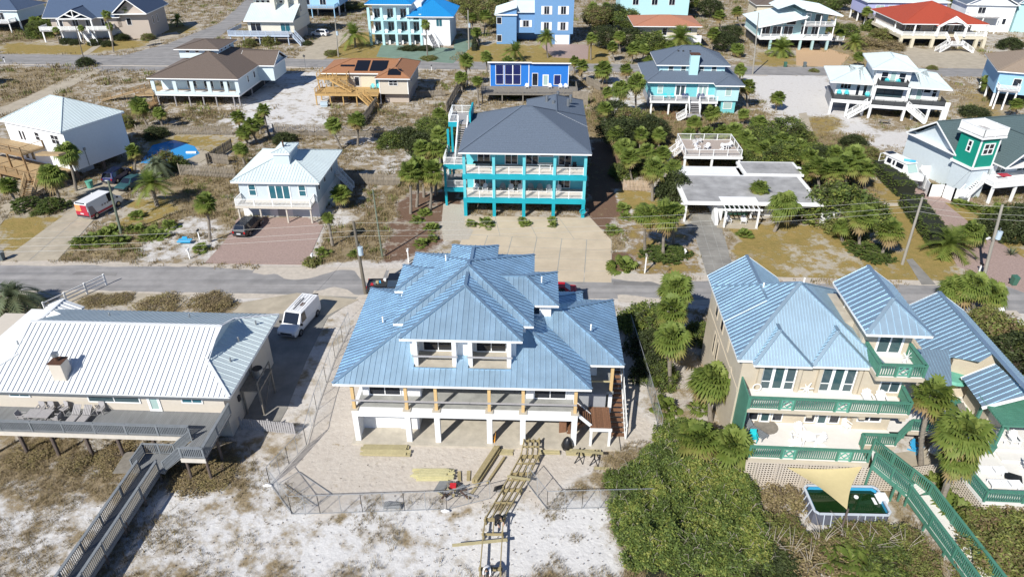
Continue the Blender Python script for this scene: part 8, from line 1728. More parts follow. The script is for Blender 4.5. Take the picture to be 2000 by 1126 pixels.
# ---------------------------------------------------------------- building site
def lumber(label, x, y, rot, rows, length, w=.14, h=.14, mat='pt_lumber', jit=.25, gap=.0, seed=1):
 g = random.Random(seed); t = thing('lumber_stack', label, 'lumber stack', x, y, 0, rot); z = .0
 for n in rows:
  for k in range(n):
   L = length * g.uniform(1 - jit * .3, 1); s = g.uniform(-1, 1) * length * jit * .25; o = part('board', MB().box(-L / 2, -w / 2, 0, L / 2, w / 2, h - .006), MT[mat], t); o.location = (s, (k - n / 2 + .5) * (w + gap + .006), z + .01); o.rotation_euler = (0, 0, g.uniform(-.01, .01))
  z += h
lumber('low stack of long flat greenish boards beside the garage bay', -10.0, 40.65, -1, (4, 4), 3.75, .27, .1, seed=2); lumber('ragged stack of pale yellow timber posts on the sand', -6.0, 38.1, 0, (10, 9, 7), 2.75, .11, .11, 'pt_lumber_yel', .55, seed=3); lumber('bundle of long heavy beams lying at an angle beside the walkway frame', -1.95, 39.0, 66, (3, 2), 4.0, .2, .26, 'pt_frame', .1, seed=4); lumber('single long beam beside the angled bundle', -1.25, 38.5, 64, (1,), 3.0, .16, .2, 'pt_frame', seed=5)
lumber('short boards lying before the right end of the slab', 2.9, 40.5, -2, (2, 1), 1.6, .2, .1, 'pt_lumber', .4, seed=6); lumber('timber stacked before the right corner column', 5.6, 40.45, -2, (3, 2), 2.6, .2, .12, 'pt_lumber', .3, seed=7); lumber('single board lying right of the sawhorses', 6.9, 38.8, -2, (1,), 1.5, .24, .06, 'pt_lumber', seed=8); lumber('flat boards half buried left of the walkway frame top', -.75, 40.55, -3, (3,), 1.7, .2, .06, 'pt_lumber', .2, seed=14)
def plank(label, x, y, rot, L, w=.22, h=.06, z=0.0, mat='pt_frame'): solo('plank', MB().box(-L / 2, -w / 2, z, L / 2, w / 2, z + h), MT[mat], label, 'plank', x, y, 0, rot)
plank('left one of two short offcuts standing apart on the sand', -3.98, 38.0, 96, 1.0, .26); plank('right one of two short offcuts standing apart on the sand', -3.28, 38.05, 91, 1.0, .26); plank('offcut leaning toward the debris pile', -2.95, 36.35, 62, 1.3, .22); plank('long plank laid across the lower walkway frame', -2.15, 31.45, 7, 3.7, .22, .06, .62, 'pt_lumber')
def walkway_frame():
 t = thing('walkway_frame', 'unfinished boardwalk frame of timber joists and short posts stepping down the sand', 'boardwalk')
 secs = [((.95, 2.15, 41.35), (.72, 2.05, 39.7), .62), ((.7, 2.05, 39.6), (.0, 1.4, 37.9), .58), ((-.02, 1.38, 37.85), (-.65, .65, 36.35), .55), ((-.65, .62, 36.25), (-1.8, -.55, 33.65), .55), ((-1.85, -.6, 33.55), (-1.95, -.65, 32.35), .55), ((-1.95, -.65, 32.3), (-2.05, -.75, 29.6), .6), ((-2.05, -.75, 29.5), (-2.1, -.8, 26.8), .6)]
 for i, (a, b, z) in enumerate(secs):
  n = 4 if i < 4 else (3 if i == 4 else 2)
  for k in range(n):
   f = k / (n - 1); p = Vector((a[0] + (a[1] - a[0]) * f, a[2], z)); q = Vector((b[0] + (b[1] - b[0]) * f, b[2], z)); part('joist', MB().bar(p, q, .07, .2), 'pt_frame', t)
  for e in (a, b): part('cross_beam', MB().bar((e[0] - .12, e[2], z - .18), (e[1] + .12, e[2], z - .18), .07, .2), 'pt_frame', t)
  for e in (a, b):
   for xx in (e[0], e[1]): part('post', MB().box(xx - .06, e[2] - .06, -.1, xx + .06, e[2] + .06, z + .12), 'pt_frame', t)
  if i < 4:
   m = (a[0] + b[0]) / 2, (a[1] + b[1]) / 2, (a[2] + b[2]) / 2
   for k in range(3): xx = m[0] + (m[1] - m[0]) * (k + .5) / 3; part('blocking', MB().bar((xx - .18, m[2], z), (xx + .18, m[2], z), .05, .16), 'pt_frame', t)
 part('top_board', MB().bar((-.35, 37.35, .72), (1.35, 37.0, .72), .2, .05), 'pt_lumber', t)
walkway_frame()
def debris():
 g = random.Random(12); mb = {}
 for i in range(46):
  m = g.choice(['pt_frame', 'dark', 'dark', 'rust', 'steel', 'bleached', 'pt_lumber', 'weathered', 'black']); q = mb.setdefault(m, MB()); a = g.uniform(0, 6.28); r = g.uniform(0, .95) ** 1.2; p = Vector((math.cos(a) * r * 1.15, math.sin(a) * r * .8, .1 + .35 * (1 - r) * g.random())); d = Vector((g.uniform(-1, 1), g.uniform(-1, 1), g.uniform(-.25, .35))).normalized() * g.uniform(.2, .75); q.bar(p - d, p + d, g.uniform(.04, .2), g.uniform(.02, .08))
 t = thing('debris_pile', 'heap of dark scrap, offcuts and a red container behind the mesh fence', 'debris pile', -4.2, 36.35)
 for m, q in mb.items(): part('scrap', q, MT[m], t, kind='stuff')
 part('container', MB().box(-.35, .1, .1, .1, .45, .6), 'red_plastic', t)
debris()
solo('tarpaulin', MB().prism([(-.7, -.5), (.6, -.45), (.75, .5), (-.3, .55)], .01, .05), 'tarp_grey', 'grey sheet lying beside the scrap heap', 'tarpaulin', -5.1, 37.0); solo('tarpaulin', MB().hexa([(-.6, -.3, 0), (.7, -.35, 0), (.75, .3, 0), (-.65, .3, 0), (-.5, -.2, .12), (.6, -.25, .3), (.6, .15, .06), (-.5, .2, .22)]), 'tarp_grey', 'crumpled grey sheet held by the mesh fence', 'tarpaulin', -8.6, 35.2)
solo('trash_bag', MB().tube([(0, 0, 0), (0, 0, .3), (.03, 0, .75), (.02, 0, 1.0), (0, 0, 1.1)], [.42, .48, .36, .2, .1], 10), 'plastic_black', 'full black rubbish bag leaning against the right corner column', 'trash bag', 4.35, 41.05, smooth=True)
solo('black_cloth', MB().hexa([(-.4, -.2, 0), (.4, -.3, 0), (.5, .3, 0), (-.3, .3, 0), (-.2, -.1, .3), (.3, -.1, .2), (.3, .2, .35), (-.2, .2, .15)]), 'plastic_black', 'crumpled black plastic by the lower end of the beams', 'plastic sheet', -1.0, 36.7)
def sawhorse(x, y, label):
 t = thing('sawhorse', label, 'sawhorse', x, y, 0, 80); part('top_bar', MB().box(-.5, -.06, .7, .5, .06, .8), 'plastic_black', t)
 for sx in (-.4, .4):
  for sy in (-1, 1): part('leg', MB().bar((sx, sy * .04, .7), (sx * 1.1, sy * .32, 0), .06), 'plastic_black', t)
sawhorse(5.2, 39.75, 'left black sawhorse before the right corner of the slab'); sawhorse(6.35, 39.5, 'right black sawhorse before the right corner of the slab')
plank('board resting on the two black sawhorses', 5.8, 39.75, -8, 2.4, .25, .05, .81, 'pt_lumber')
solo('step_ladder', MB().bar((0, 0, 0), (.1, .35, 1.0), .06).bar((.35, 0, 0), (.45, .35, 1.0), .06).bar((0, .05, .3), (.38, .05, .3), .05).bar((.05, .15, .6), (.4, .15, .6), .05), 'orange_p', 'small orange ladder leaning on a column foot', 'ladder', -1.75, 41.5)
solo('plywood_sheet', MB().hexa([(-.3, 0, 0), (.3, .1, 0), (.3, .14, 0), (-.3, .04, 0), (-.3, .5, 2.1), (.3, .6, 2.1), (.3, .64, 2.1), (-.3, .54, 2.1)]), 'brown_deck', 'brown plywood sheet leaning behind the right corner column', 'plywood', 4.1, 42.6)
def bucket(x, y, label, m='black'): solo('bucket', MB().tube([(0, 0, 0), (0, 0, .35)], [.14, .17], 10), MT[m], label, 'bucket', x, y, .1)
bucket(-3.6, 46.0, 'black bucket on the open ground floor of the new house'); bucket(1.1, 44.5, 'bucket beside a column under the porch', 'steel'); solo('sandbag', MB().tube([(-.3, 0, .1), (0, 0, .14), (.3, 0, .1)], [.05, .14, .05], 8), 'plastic_white', 'white sandbag at the left fence corner', 'sandbag', -18.1, 37.0); solo('sandbag', MB().tube([(-.3, 0, .1), (0, 0, .14), (.3, 0, .1)], [.05, .14, .05], 8), 'plastic_white', 'white sandbag at the fence joint by the scrap heap', 'sandbag', -4.75, 34.6)
# ---------------------------------------------------------------- deck furniture
def adirondack(label, w, rot=0, m='plastic_white', group=None, s=1.0):
 """slatted garden armchair facing -y before turning"""
 t = thing('adirondack_chair', label, 'chair', *w, rot, group); t.scale = (s, s, s); mt = MT[m]
 part('seat', MB().hexa([(-.27, -.42, .36), (.27, -.42, .36), (.25, .12, .24), (-.25, .12, .24), (-.27, -.42, .39), (.27, -.42, .39), (.25, .12, .27), (-.25, .12, .27)]), mt, t)
 for k in range(5):
  x = -.22 + k * .11; h = .95 - .05 * abs(k - 2) ** 1.5; part('back_slat', MB().hexa([(x - .048, .08, .26), (x + .048, .08, .26), (x + .048, .11, .26), (x - .048, .11, .26), (x * 1.2 - .052, .36, h), (x * 1.2 + .052, .36, h), (x * 1.2 + .052, .39, h), (x * 1.2 - .052, .39, h)]), mt, t)
 for sx in (-1, 1):
  part('armrest', MB().box(sx * .34 - .06, -.45, .54, sx * .34 + .06, .28, .57), mt, t); part('leg', MB().box(sx * .31 - .02, -.42, 0, sx * .31 + .02, -.32, .54), mt, t); part('leg', MB().bar((sx * .29, .38, .0), (sx * .29, -.3, .3), .03, .12), mt, t)
 return t
def chair(label, w, rot=0, m='plastic_white', group=None):
 t = thing('garden_chair', label, 'chair', *w, rot, group); part('seat', MB().box(-.25, -.25, .4, .25, .25, .44), MT[m], t); part('backrest', MB().hexa([(-.25, .22, .44), (.25, .22, .44), (.25, .26, .44), (-.25, .26, .44), (-.23, .32, .9), (.23, .32, .9), (.23, .36, .9), (-.23, .36, .9)]), MT[m], t); me = MB().box(-.025, -.025, 0, .025, .025, .4).mesh('leg', MT[m])
 for x in (-.22, .22):
  for y in (-.22, .22): put('leg', me, t, loc=(x, y, 0))
  part('armrest', MB().box(x * 1.15 - .03, -.25, .6, x * 1.15 + .03, .26, .64), MT[m], t)
 return t
def table(label, w, L, W_, h=.72, m='plastic_white', rot=0, rnd=False):
 t = thing('table', label, 'table', *w, rot); part('table_top', MB().tube([(0, 0, h - .04), (0, 0, h)], L / 2, 16) if rnd else MB().box(-L / 2, -W_ / 2, h - .05, -.01, W_ / 2, h).box(.01, -W_ / 2, h - .05, L / 2, W_ / 2, h), MT[m], t); me = MB().box(-.04, -.04, 0, .04, .04, h - .05).mesh('leg', MT[m])
 for x in (-.36, .36):
  for y in (-.36, .36): put('leg', me, t, loc=(x * L, y * W_, 0))
def lounger(label, w, rot, m, group=None, up=.75):
 t = thing('sun_lounger', label, 'sun lounger', *w, rot, group)
 for k in range(9): part('slat', MB().box(-.33, -1.0 + k * .145, .33, .33, -.88 + k * .145, .37), MT[m], t)
 for k in range(5): part('back_slat', MB().bar((-.26 + k * .13, .34, .36), (-.26 + k * .13, .34 + .8 * math.cos(up), .36 + .8 * math.sin(up)), .09, .03), MT[m], t)
 part('frame', MB().box(-.36, -1.0, .26, -.31, .9, .34).box(.31, -1.0, .26, .36, .9, .34), MT[m], t); me = MB().box(-.03, -.03, 0, .03, .03, .3).mesh('leg', MT[m])
 for x in (-.33, .33):
  for y in (-.95, .85): put('leg', me, t, loc=(x, y, 0))
Wr = FR.W; a = FR.a
adirondack('left white armchair on the upper balcony of the tan house', Wr(7.55, 3.3, 5.76), a); adirondack('right white armchair on the upper balcony of the tan house', Wr(8.5, 3.2, 5.76), a - 6)
table('round white table on the lower deck of the tan house', Wr(3.4, 1.75, 2.91), 1.15, 1.15, rnd=True); adirondack('white armchair left of the round table on the tan house deck', Wr(2.5, 1.6, 2.91), a + 80); adirondack('white armchair right of the round table on the tan house deck', Wr(4.3, 1.8, 2.91), a - 80); adirondack('white armchair behind the round table on the tan house deck', Wr(3.1, 2.7, 2.91), a + 8); chair('small white chair by the wall corner on the tan house deck', Wr(6.8, 3.4, 2.91), a + 30)
lounger('grey framed lounger in the shaded left end of the tan house deck', Wr(-.2, 2.6, 2.91), a + 40, 'rail_grey'); chair('bright aqua chair at the left end of the tan house deck', Wr(-.5, 1.7, 2.91), a, 'plastic_aqua')
mb = MB()
for k in range(6): A = k * 1.047; mb.tube([(0, 0, .55), (.5 * math.cos(A), .12 * math.sin(A * 2), .55 + .5 * math.sin(A))], [.08, .03], 6)
solo('starfish_ornament', mb.tube([(0, 0, 0), (0, 0, .55)], .05, 6), 'plastic_white', 'white starfish ornament on the upper balcony', 'ornament', *Wr(3.4, 3.9, 5.76), a); solo('rug', MB().tube([(0, 0, .01), (0, 0, .03)], .9, 16), 'weathered', 'brown half-round mat at the left of the lower deck', 'rug', *Wr(.9, 3.4, 2.9)); solo('hose', MB().tube([(.3 * math.cos(k * .5), .1, .4 + .3 * math.sin(k * .5)) for k in range(26)], .04, 5), 'plastic_white', 'coiled white hose at the left end of the upper balcony', 'hose', *Wr(-.2, 3.9, 5.76), a)
mb = MB()
for k in range(14): A = k * .9; mb.bar((0, 0, .5), (.35 * math.cos(A), .35 * math.sin(A * 1.3), .5 + .4 * math.sin(A * 2)), .025)
solo('wire_sculpture', mb.bar((0, 0, 0), (0, 0, .5), .03), 'plastic_white', 'white bent-metal bistro chair on the tower balcony', 'chair', *Wr(9.9, 4.2, 8.72))
adirondack('light blue armchair on the concrete patio under the tan house deck', (*G(1785, 880), .04), 30, 'plastic_blue'); adirondack('white armchair tipped back on the concrete patio by the palm trunk', (*G(1822, 888), .04), -40)
table('square green-topped umbrella table by the steel roof wing', Wr(16.6, 7.0, 2.0), 1.4, 1.4, .75, 'green_paint'); t = thing('patio_umbrella', 'flat round green umbrella beside the steel roof wing', 'umbrella', *Wr(17.1, 9.2, 0)); part('canopy', MB().tube([(0, 0, 3.9), (0, 0, 4.1), (0, 0, 4.15)], [1.3, 1.1, .1], 20), 'green_light', t); part('pole', MB().tube([(0, 0, 0), (0, 0, 4)], .05, 6), 'white', t)
lounger('upper white lounger on the patio deck by the leaning palm', Wr(16.0, .4, 2.02), a - 90, 'plastic_white', up=.05); lounger('lower white lounger on the patio deck by the leaning palm', Wr(16.4, -.9, 2.02), a - 90, 'plastic_white', up=.05); adirondack('white armchair at the right edge of the patio deck', Wr(18.9, .8, 2.02), a + 60); adirondack('white armchair under the green pergola edge', Wr(19.2, 3.4, 2.3), a); chair('white chair left under the green pergola', Wr(18.2, 3.3, 2.3), a + 90); solo('mat', MB().box(-.55, -.4, 0, .55, .4, .03), 'plastic_black', 'black mat on the white patio deck', 'mat', *Wr(17.6, .05, 2.02), a - 25); lounger('weathered wooden lounger beside the green pergola', Wr(17.0, 5.8, 2.32), a + 20, 'weathered')
solo('planter', MB().tube([(0, 0, 0), (0, 0, .6)], [.25, .35], 10), 'green_paint', 'green plant pot at the pergola post', 'planter', *Wr(17.0, 2.3, 2.3))
Wl = FL.W; al = FL.a
table('slatted grey dining table on the left house deck', Wl(-4.3, 1.45, 2.51), 1.9, .95, .72, 'bleached', al)
for i, (x, y, r) in enumerate(((-5.7, 1.4, 90), (-4.9, .65, 180), (-4.2, .6, 180), (-3.5, .6, 180), (-4.8, 2.3, 0), (-4.1, 2.35, 0), (-3.0, 2.4, -20), (-2.9, 1.3, -90))): chair(['grey chair at the left end of the deck dining table', 'front left grey chair of the deck dining table', 'front middle grey chair of the deck dining table', 'front right grey chair of the deck dining table', 'back left grey chair of the deck dining table', 'back middle grey chair of the deck dining table', 'back right grey chair of the deck dining table', 'grey chair at the right end of the deck dining table'][i], Wl(x, y, 2.51), al + r, 'bleached', 'deck dining chairs')
lounger('left grey slatted sun lounger on the left house deck', Wl(-1.75, 1.5, 2.51), al - 2, 'bleached'); lounger('right grey slatted sun lounger on the left house deck', Wl(-.9, 1.5, 2.51), al - 2, 'bleached'); chair('grey chair against the wall behind the sun loungers', Wl(-.1, 2.5, 2.51), al, 'bleached')
# turquoise house balconies
for i, x in enumerate((1.4, 2.6, 6.0, 7.2, 11.0, 12.3)): adirondack(['first', 'second', 'third', 'fourth', 'fifth', 'sixth'][i] + ' white armchair from the left on the lower turquoise balcony', FT.W(x, 2.4, 2.58), FT.a)
for i, x in enumerate((3.2, 4.9, 8.6, 9.8)): adirondack(['first', 'second', 'third', 'fourth'][i] + ' dark grey chair from the left on the lower turquoise balcony', FT.W(x, 2.7, 2.58), FT.a, 'bleached')
table('dark long table on the upper turquoise balcony at the left', FT.W(2.4, 2.3, 5.84), 2.6, .8, .75, 'dark', FT.a); table('white table on the upper turquoise balcony', FT.W(10.4, 2.0, 5.84), 1.9, .8, .8, 'plastic_white', FT.a); chair('dark chair at the right of the upper turquoise balcony', FT.W(13.2, 2.0, 5.84), FT.a, 'dark'); chair('second dark chair at the right of the upper turquoise balcony', FT.W(14.2, 2.2, 5.84), FT.a, 'dark')
for i, (x, y, r) in enumerate(((2.2, 2.6, 40), (2.4, 4.6, 140), (3.8, 2.8, -40), (6.2, 2.6, 30), (7.4, 3.6, -60), (3.3, 5.6, 180))): adirondack(['near left', 'far left', 'near middle', 'near right', 'far right', 'farthest'][i] + ' white armchair on the raised square deck', (DECK[0] + x, DECK[1] + y, 2.52), r)
table('white table on the raised square deck', (DECK[0] + 6.6, DECK[1] + 2.9, 2.52), 1.1, .9)
for i, (x, r) in enumerate(((.9, 10), (2.9, -10))): adirondack(['left', 'right'][i] + ' white armchair under the white pergola', FF.W(4.0 + x, -1.4, .04), FF.a + r)
for i, (x, y, z) in enumerate(((1.4, 2.6, 2.77), (2.7, 2.6, 2.77), (6.2, 2.2, 2.77), (12.6, 2.2, 2.77), (8.6, .9, 5.72), (10.4, .9, 5.72))): adirondack(['left', 'second', 'third', 'fourth'][i] + ' aqua armchair on the main balconies of the white modern house' if i < 4 else ['left', 'right'][i - 4] + ' aqua armchair on the tower balcony of the white modern house', FMm.W(x, y, z), FMm.a, 'plastic_aqua', s=1.15)
for i, x in enumerate((-1.9, -.8)): adirondack(['left', 'right'][i] + ' aqua armchair on the deck of the orange-roofed house', FB.W(x, 2.2, 2.22), FB.a, 'plastic_aqua', s=1.1)
A_ = Frame((25.19, 128.29), -3.0)
for i, x in enumerate((3.0, 4.3, 6.4, 7.0, 9.2, 9.9)): adirondack(['first aqua', 'second aqua', 'third dark blue', 'fourth dark blue', 'fifth dark blue', 'sixth dark blue'][i] + ' armchair from the left on the aqua house deck', A_.W(x, .9, 2.62), A_.a, 'plastic_aqua' if i < 2 else 'car_blue')
table('white table on the aqua house deck', A_.W(11.2, .6, 2.62), 1.3, .9); table('picnic table under the aqua house', A_.W(5.6, -1.6, .05), 1.7, .9, .7, 'weathered'); t = table('picnic table before the white modern house', FMm.W(8.9, -4.0, .02), 1.8, .9, .7, 'weathered', FMm.a)
R_ = Frame((-4.83, 137.27), -1.5)
for i, x in enumerate((7.7, 12.2, 14.3, 15.3)): adirondack(['white', 'left pale', 'middle pale', 'right pale'][i] + ' armchair on the royal blue house deck', R_.W(x, 1.4, 1.92), R_.a)
solo('red_table', MB().box(-.7, -.5, .65, .7, .5, .72).box(-.1, -.1, 0, .1, .1, .65), 'decal_red', 'dark red table on the balcony of the green tower house', 'table', *FGT.W(6.2, -1.6, 2.72))
# ---------------------------------------------------------------- pool under the shade sail, garden pool
t = thing('frame_pool', 'rectangular frame pool with dark grey walls and murky green water', 'pool', 23.6, 34.7, 0, -1.5)
ring = lambda w, d, c: [(-w + c, -d), (w - c, -d), (w, -d + c), (w, d - c), (w - c, d), (-w + c, d), (-w, d - c), (-w, -d + c)]
mb = MB(); o_, i_ = ring(2.6, 1.3, .25), ring(2.5, 1.2, .22)
for k in range(8):
 j = (k + 1) % 8; mb.hexa([(*o_[k], 0), (*o_[j], 0), (*i_[j], 0), (*i_[k], 0), (*o_[k], 1.1), (*o_[j], 1.1), (*i_[j], 1.1), (*i_[k], 1.1)])
part('pool_wall', mb, 'pool_wall', t); mb = MB()
for k in range(8): mb.bar((*o_[k], 1.13), (*o_[(k + 1) % 8], 1.13), .14, .09)
part('rim', mb, 'pool_rim', t); mb = MB()
for k in range(8): mb.poly([(*i_[k], .75), (*i_[(k + 1) % 8], .75), (*[v * .985 for v in i_[(k + 1) % 8]], 1.1), (*[v * .985 for v in i_[k]], 1.1)])
part('liner', mb, 'pool_blue', t); part('water', MB().prism([(x * .99, y * .99) for x, y in i_], .2, .82), M('murky_water', (.008, .03, .008), .06, var=.3, vs=2), t)
for x in (-2.0, -1.5, -.8, .3, .8, 1.5, 2.0): part('strut', MB().bar((x, -1.33, 1.1), (x, -1.62, 0), .05), 'pool_rim', t)
for y in (-.8, -.2, .4, .9): part('strut', MB().bar((-2.63, y, 1.1), (-2.95, y, 0), .05), 'pool_rim', t)
for k in range(3): part('ladder_step', MB().box(1.8 + k * .2, -.2 + .12 * k, .55 + .25 * k, 2.0 + k * .2, .4 + .12 * k, .6 + .25 * k), 'plastic_white', t)
part('ladder', MB().box(2.35, .0, 0, 2.95, .7, 1.2), 'plastic_white', t); part('skimmer', MB().tube([(.95, .55, .82), (.95, .55, .88)], .16, 10), 'plastic_white', t)
def sail():
 A, B, C = Vector((*Wr(1.5, -.42, 2.6),)), Vector((*Wr(6.95, 0, 2.6),)), Vector((*Wr(4.5, -4.05, 2.55),)); V, F = [], []; n = 12; m = MB(); c0 = (A + B + C) / 3; idx = {}
 for i in range(n + 1):
  for j in range(n + 1 - i):
   u, v = i / n, j / n; w = 1 - u - v; p = A * w + B * u + C * v; e = w * u * .55 + u * v * .55 + v * w * .55; pull = (1 - min(1, 27 * u * v * w)) ; p = p + (c0 - p) * (w * u + u * v + v * w) * pull * .62; p.z += -.35 * 27 * u * v * w / 3 - .1; idx[i, j] = len(m.v); m.v.append(tuple(p))
 for i in range(n):
  for j in range(n - i):
   m.f.append((idx[i, j], idx[i + 1, j], idx[i, j + 1])); m.m.append(0)
   if j < n - i - 1: m.f.append((idx[i + 1, j], idx[i + 1, j + 1], idx[i, j + 1])); m.m.append(0)
 t = thing('shade_sail', 'sand-coloured triangular shade sail stretched over the frame pool', 'shade sail'); part('cloth', m, 'sail', t, smooth=True); part('post', MB().tube([(C.x, C.y - .1, 0), (C.x, C.y - .1, 2.6)], .07, 8), 'post_wood', t)
sail()
struct('pool_water', MB().prism(GP([(275, 318), (298, 284), (340, 274), (380, 286), (390, 300), (372, 309), (330, 322)]), -.3, .05), M('pool_water', (.03, .28, .62), .05)); solo('float', MB().tube([(-.8, 0, .1), (.8, 0, .1)], .2, 8), 'plastic_white', 'white pool float at the end of the garden pool', 'pool float', *G(374, 299))
# ---------------------------------------------------------------- small street things
def bin_(px, py, m, label, rot=0):
 t = thing('wheelie_bin', label, 'bin', *G(px, py), 0, rot); part('body', MB().hexa([(-.24, -.26, .08), (.24, -.26, .08), (.24, .26, .08), (-.24, .26, .08), (-.3, -.34, 1.0), (.3, -.34, 1.0), (.3, .34, 1.0), (-.3, .34, 1.0)]), MT[m], t); part('lid', MB().hexa([(-.32, -.38, 1.0), (.32, -.38, 1.0), (.32, .36, 1.0), (-.32, .36, 1.0), (-.3, -.36, 1.06), (.3, -.36, 1.06), (.3, .34, 1.12), (-.3, .34, 1.12)]), MT[m], t)
 for s in (-1, 1): part('wheel', MB().tube([(s * .27, .28, .1), (s * .32, .28, .1)], .1, 10), 'rubber', t)
bin_(5, 508, 'bin_grey', 'grey wheeled bin at the left end of the street'); bin_(1978, 556, 'bin_green', 'green wheeled bin at the street on the right'); bin_(1533, 131, 'bin_green', 'dark green bin at the tan paver drive'); bin_(1571, 131, 'bin_grey', 'grey bin at the tan paver drive'); bin_(1947, 618, 'plastic_white', 'white lidded bin under the big street palm')
t = thing('water_butt', 'tall green round drum under the white pyramid-roofed house', 'barrel', *G(177, 366)); part('drum', MB().tube([(0, 0, 0), (0, 0, 1.0)], [.38, .48], 14), 'green_light', t); part('lid', MB().tube([(0, 0, 1.0), (0, 0, 1.06)], .52, 14), 'green_light', t)
solo('traffic_cone', MB().tube([(0, 0, 0), (0, 0, .5)], [.25, .22], 10), 'yellow', 'yellow bucket at the back of the left drive', 'bucket', *G(257, 333))
def mailbox(px, py, m, label, h=1.1): t = thing('mailbox', label, 'mailbox', *G(px, py)); part('post', MB().box(-.06, -.06, 0, .06, .06, h), 'trim', t); part('box', MB().tube([(0, -.25, h + .1), (0, .25, h + .1)], .13, 8), MT[m], t)
mailbox(390, 467, 'dark', 'dark mailbox on a white board by the dry lot'); mailbox(371, 505, 'plastic_white', 'small white mailbox at the street before the dry lot'); mailbox(1911, 533, 'black', 'dark mailbox post at the pink paver drive'); mailbox(798, 512, 'plastic_white', 'white marker post left of the new house roof', 1.5); mailbox(1337, 502, 'plastic_white', 'white hydrant-shaped post right of the three palms', .8); mailbox(843, 138, 'dark', 'dark mailbox at the far street', 1.0); mailbox(611, 512, 'trim', 'white stake at the paver drive corner', .9); mailbox(1259, 533, 'pole_grey', 'thin grey post at the edge of the mulch lawn', 2.2); mailbox(10, 122, 'dark', 'mailbox at the left end of the side street', 1.0)
t = thing('street_sign', 'dark street sign on a thin pole by the far street', 'sign', *G(597, 133)); part('post', MB().tube([(0, 0, 0), (0, 0, 3)], .05, 6), 'steel', t); part('plate', MB().hexa([(0, -.03, 2.3), (.35, -.03, 2.65), (0, -.03, 3.0), (-.35, -.03, 2.65), (0, 0, 2.3), (.35, 0, 2.65), (0, 0, 3.0), (-.35, 0, 2.65)]), 'dark', t)
solo('sand_table', MB().box(-.8, -.4, .3, .8, .4, .45).box(-.5, .5, .4, .1, .7, .6), 'plastic_blue', 'light blue children table on the dry lot', 'table', *G(362, 475)); solo('cart', MB().box(-.7, -.4, .3, .7, .4, .9).box(-.6, -.3, 0, .6, .3, .3), 'transformer', 'pale utility box under the timber deck of the orange-roofed house', 'utility box', *G(634, 208)); solo('stone_slab', MB().prism([(-1.6, -.4), (1.2, -.5), (1.7, .2), (-1.2, .5)], 0, .25), 'deck_tan', 'long tan kayak-like hull lying by the left drive', 'kayak', *G(152, 450), 10)
solo('garden_bench', MB().box(-1.3, -.4, .0, 1.3, .4, .12), 'concrete', 'short concrete step through the clipped hedge', 'step', *G(1741, 400)); solo('tyre_ornament', MB().tube([(.3 * math.cos(k * .45), 0, .34 + .3 * math.sin(k * .45)) for k in range(15)], .1, 6), 'rubber', 'black tyre standing at the white stepped wall', 'tyre', *G(1800, 386)); solo('hose_reel', MB().tube([(.34 * math.cos(k * .45), 0, 1.0 + .34 * math.sin(k * .45)) for k in range(15)], .07, 6), 'turq', 'turquoise hose coil on the right column of the turquoise house', 'hose', *FT.W(15.4, -.15), FT.a)
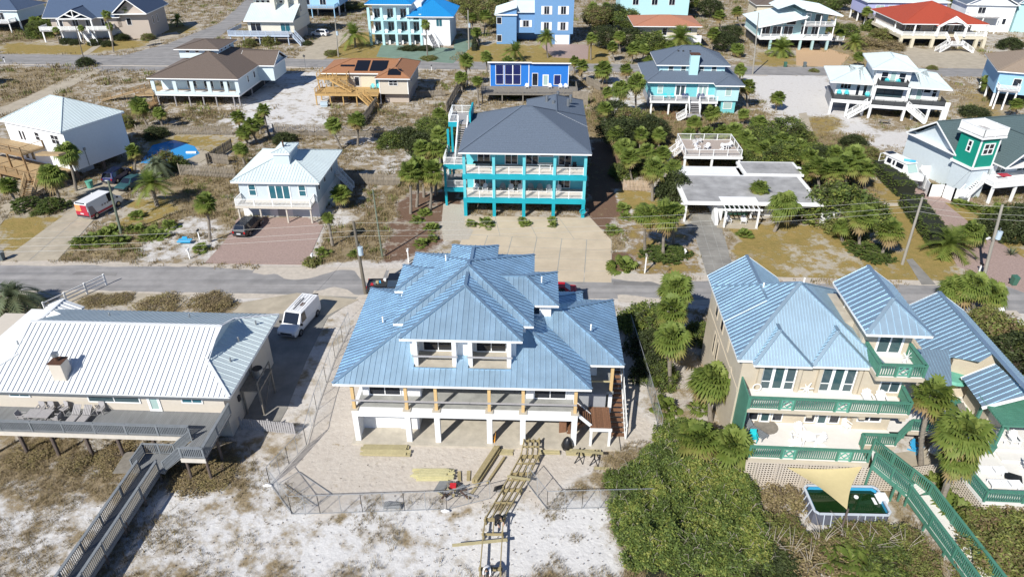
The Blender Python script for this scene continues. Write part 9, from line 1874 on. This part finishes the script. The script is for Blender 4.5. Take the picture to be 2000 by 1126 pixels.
# ---------------------------------------------------------------- two workers on the walkway frame
def person(label, x, y, z, rot, J, rad, top, legs, head, hair, extra=None):
 """one skinned body; J = joints, edges follow the skeleton; materials by height along the body"""
 E = [(0, 1), (1, 2), (2, 3), (2, 4), (4, 5), (5, 6), (2, 7), (7, 8), (8, 9), (0, 10), (10, 11), (11, 12), (0, 13), (13, 14), (14, 15), (12, 16), (15, 17)]
 me = bpy.data.meshes.new('body'); me.from_pydata(J, E, []); t = thing('person', label, 'person', x, y, z, rot); o = put('body', me, t); o.modifiers.new('skin', 'SKIN');
 lay = me.skin_vertices[0] if me.skin_vertices else None
 if lay is None: bm_ = __import__('bmesh').new(); bm_.from_mesh(me); bm_.verts.layers.skin.verify(); bm_.to_mesh(me); bm_.free(); lay = me.skin_vertices[0]
 for i, r in enumerate(rad): lay.data[i].radius = (r, r)
 lay.data[0].use_root = True; o.modifiers.new('sub', 'SUBSURF').levels = 1; o.modifiers['sub'].render_levels = 2
 dg = bpy.context.evaluated_depsgraph_get(); m2 = bpy.data.meshes.new_from_object(o.evaluated_get(dg)); o.modifiers.clear(); o.data = m2; m2.materials.clear()
 for k in (top, legs, 'skin'): m2.materials.append(MT[k])
 Jv = [Vector(j) for j in J]
 for p in m2.polygons:
  i = min(range(18), key=lambda q: (Jv[q] - p.center).length); p.material_index = 2 if i in (6, 9) else 0 if i in (1, 2, 3, 4, 5, 7, 8) else 1; p.use_smooth = True
 hv = Vector(head); h = part('head', MB().tube([hv + Vector((0, 0, -.11)), hv + Vector((0, 0, -.06)), hv + Vector((0, 0, .03)), hv + Vector((0, 0, .1)), hv + Vector((0, 0, .125))], [.05, .085, .095, .07, .02], 10), 'skin', t, smooth=True); part('hair', MB().tube([hv + Vector((0, .015, -.01)), hv + Vector((0, .015, .06)), hv + Vector((0, .01, .12)), hv + Vector((0, 0, .14))], [.1, .105, .075, .02], 10), MT[hair], h, smooth=True); part('nose', MB().hexa([(hv.x - .015, hv.y - .12, hv.z - .03), (hv.x + .015, hv.y - .12, hv.z - .03), (hv.x + .015, hv.y - .08, hv.z - .03), (hv.x - .015, hv.y - .08, hv.z - .03), (hv.x - .008, hv.y - .095, hv.z + .02), (hv.x + .008, hv.y - .095, hv.z + .02), (hv.x + .008, hv.y - .08, hv.z + .02), (hv.x - .008, hv.y - .08, hv.z + .02)]), 'skin', h)
 for sx, w in ((-1, J[6]), (1, J[9])):
  hd = part('hand', MB().bar(Vector(w) + Vector((0, -.0, 0)), Vector(w) + Vector((0, -.07, -.03)), .08, .035), 'skin', t)
  for k in range(4): b = Vector(w) + Vector((-.03 + .02 * k, -.07, -.03)); part('finger', MB().tube([b, b + Vector((0, -.04, -.02)), b + Vector((0, -.05, -.06))], [.009, .009, .007], 5), 'skin', hd)
  part('thumb', MB().tube([Vector(w) + Vector((-sx * .04, -.02, 0)), Vector(w) + Vector((-sx * .06, -.06, -.04))], [.011, .009], 5), 'skin', hd)
 return t
RAD = [.15, .15, .13, .06, .075, .05, .04, .075, .05, .04, .095, .065, .05, .095, .065, .05, .045, .045]
bend = [(0, .3, .9), (0, .05, 1.1), (0, -.18, 1.24), (0, -.3, 1.3), (-.2, -.18, 1.2), (-.24, -.3, .95), (-.18, -.45, .75), (.2, -.18, 1.2), (.24, -.3, .95), (.18, -.45, .75), (-.1, .28, .85), (-.12, .15, .45), (-.12, .3, .06), (.1, .28, .85), (.12, .15, .45), (.12, .3, .06), (-.12, .14, .04), (.12, .14, .04)]
person('worker in black clothes bending over the walkway frame', -.95, 33.25, .0, 25, bend, RAD, 'cloth_black', 'cloth_black', (0, -.4, 1.36), 'hair')
person('worker in a white printed shirt bending at the lower end of the frame', -1.55, 29.15, 0, -10, bend, RAD, 'cloth_white', 'denim', (0, -.4, 1.36), 'hair')
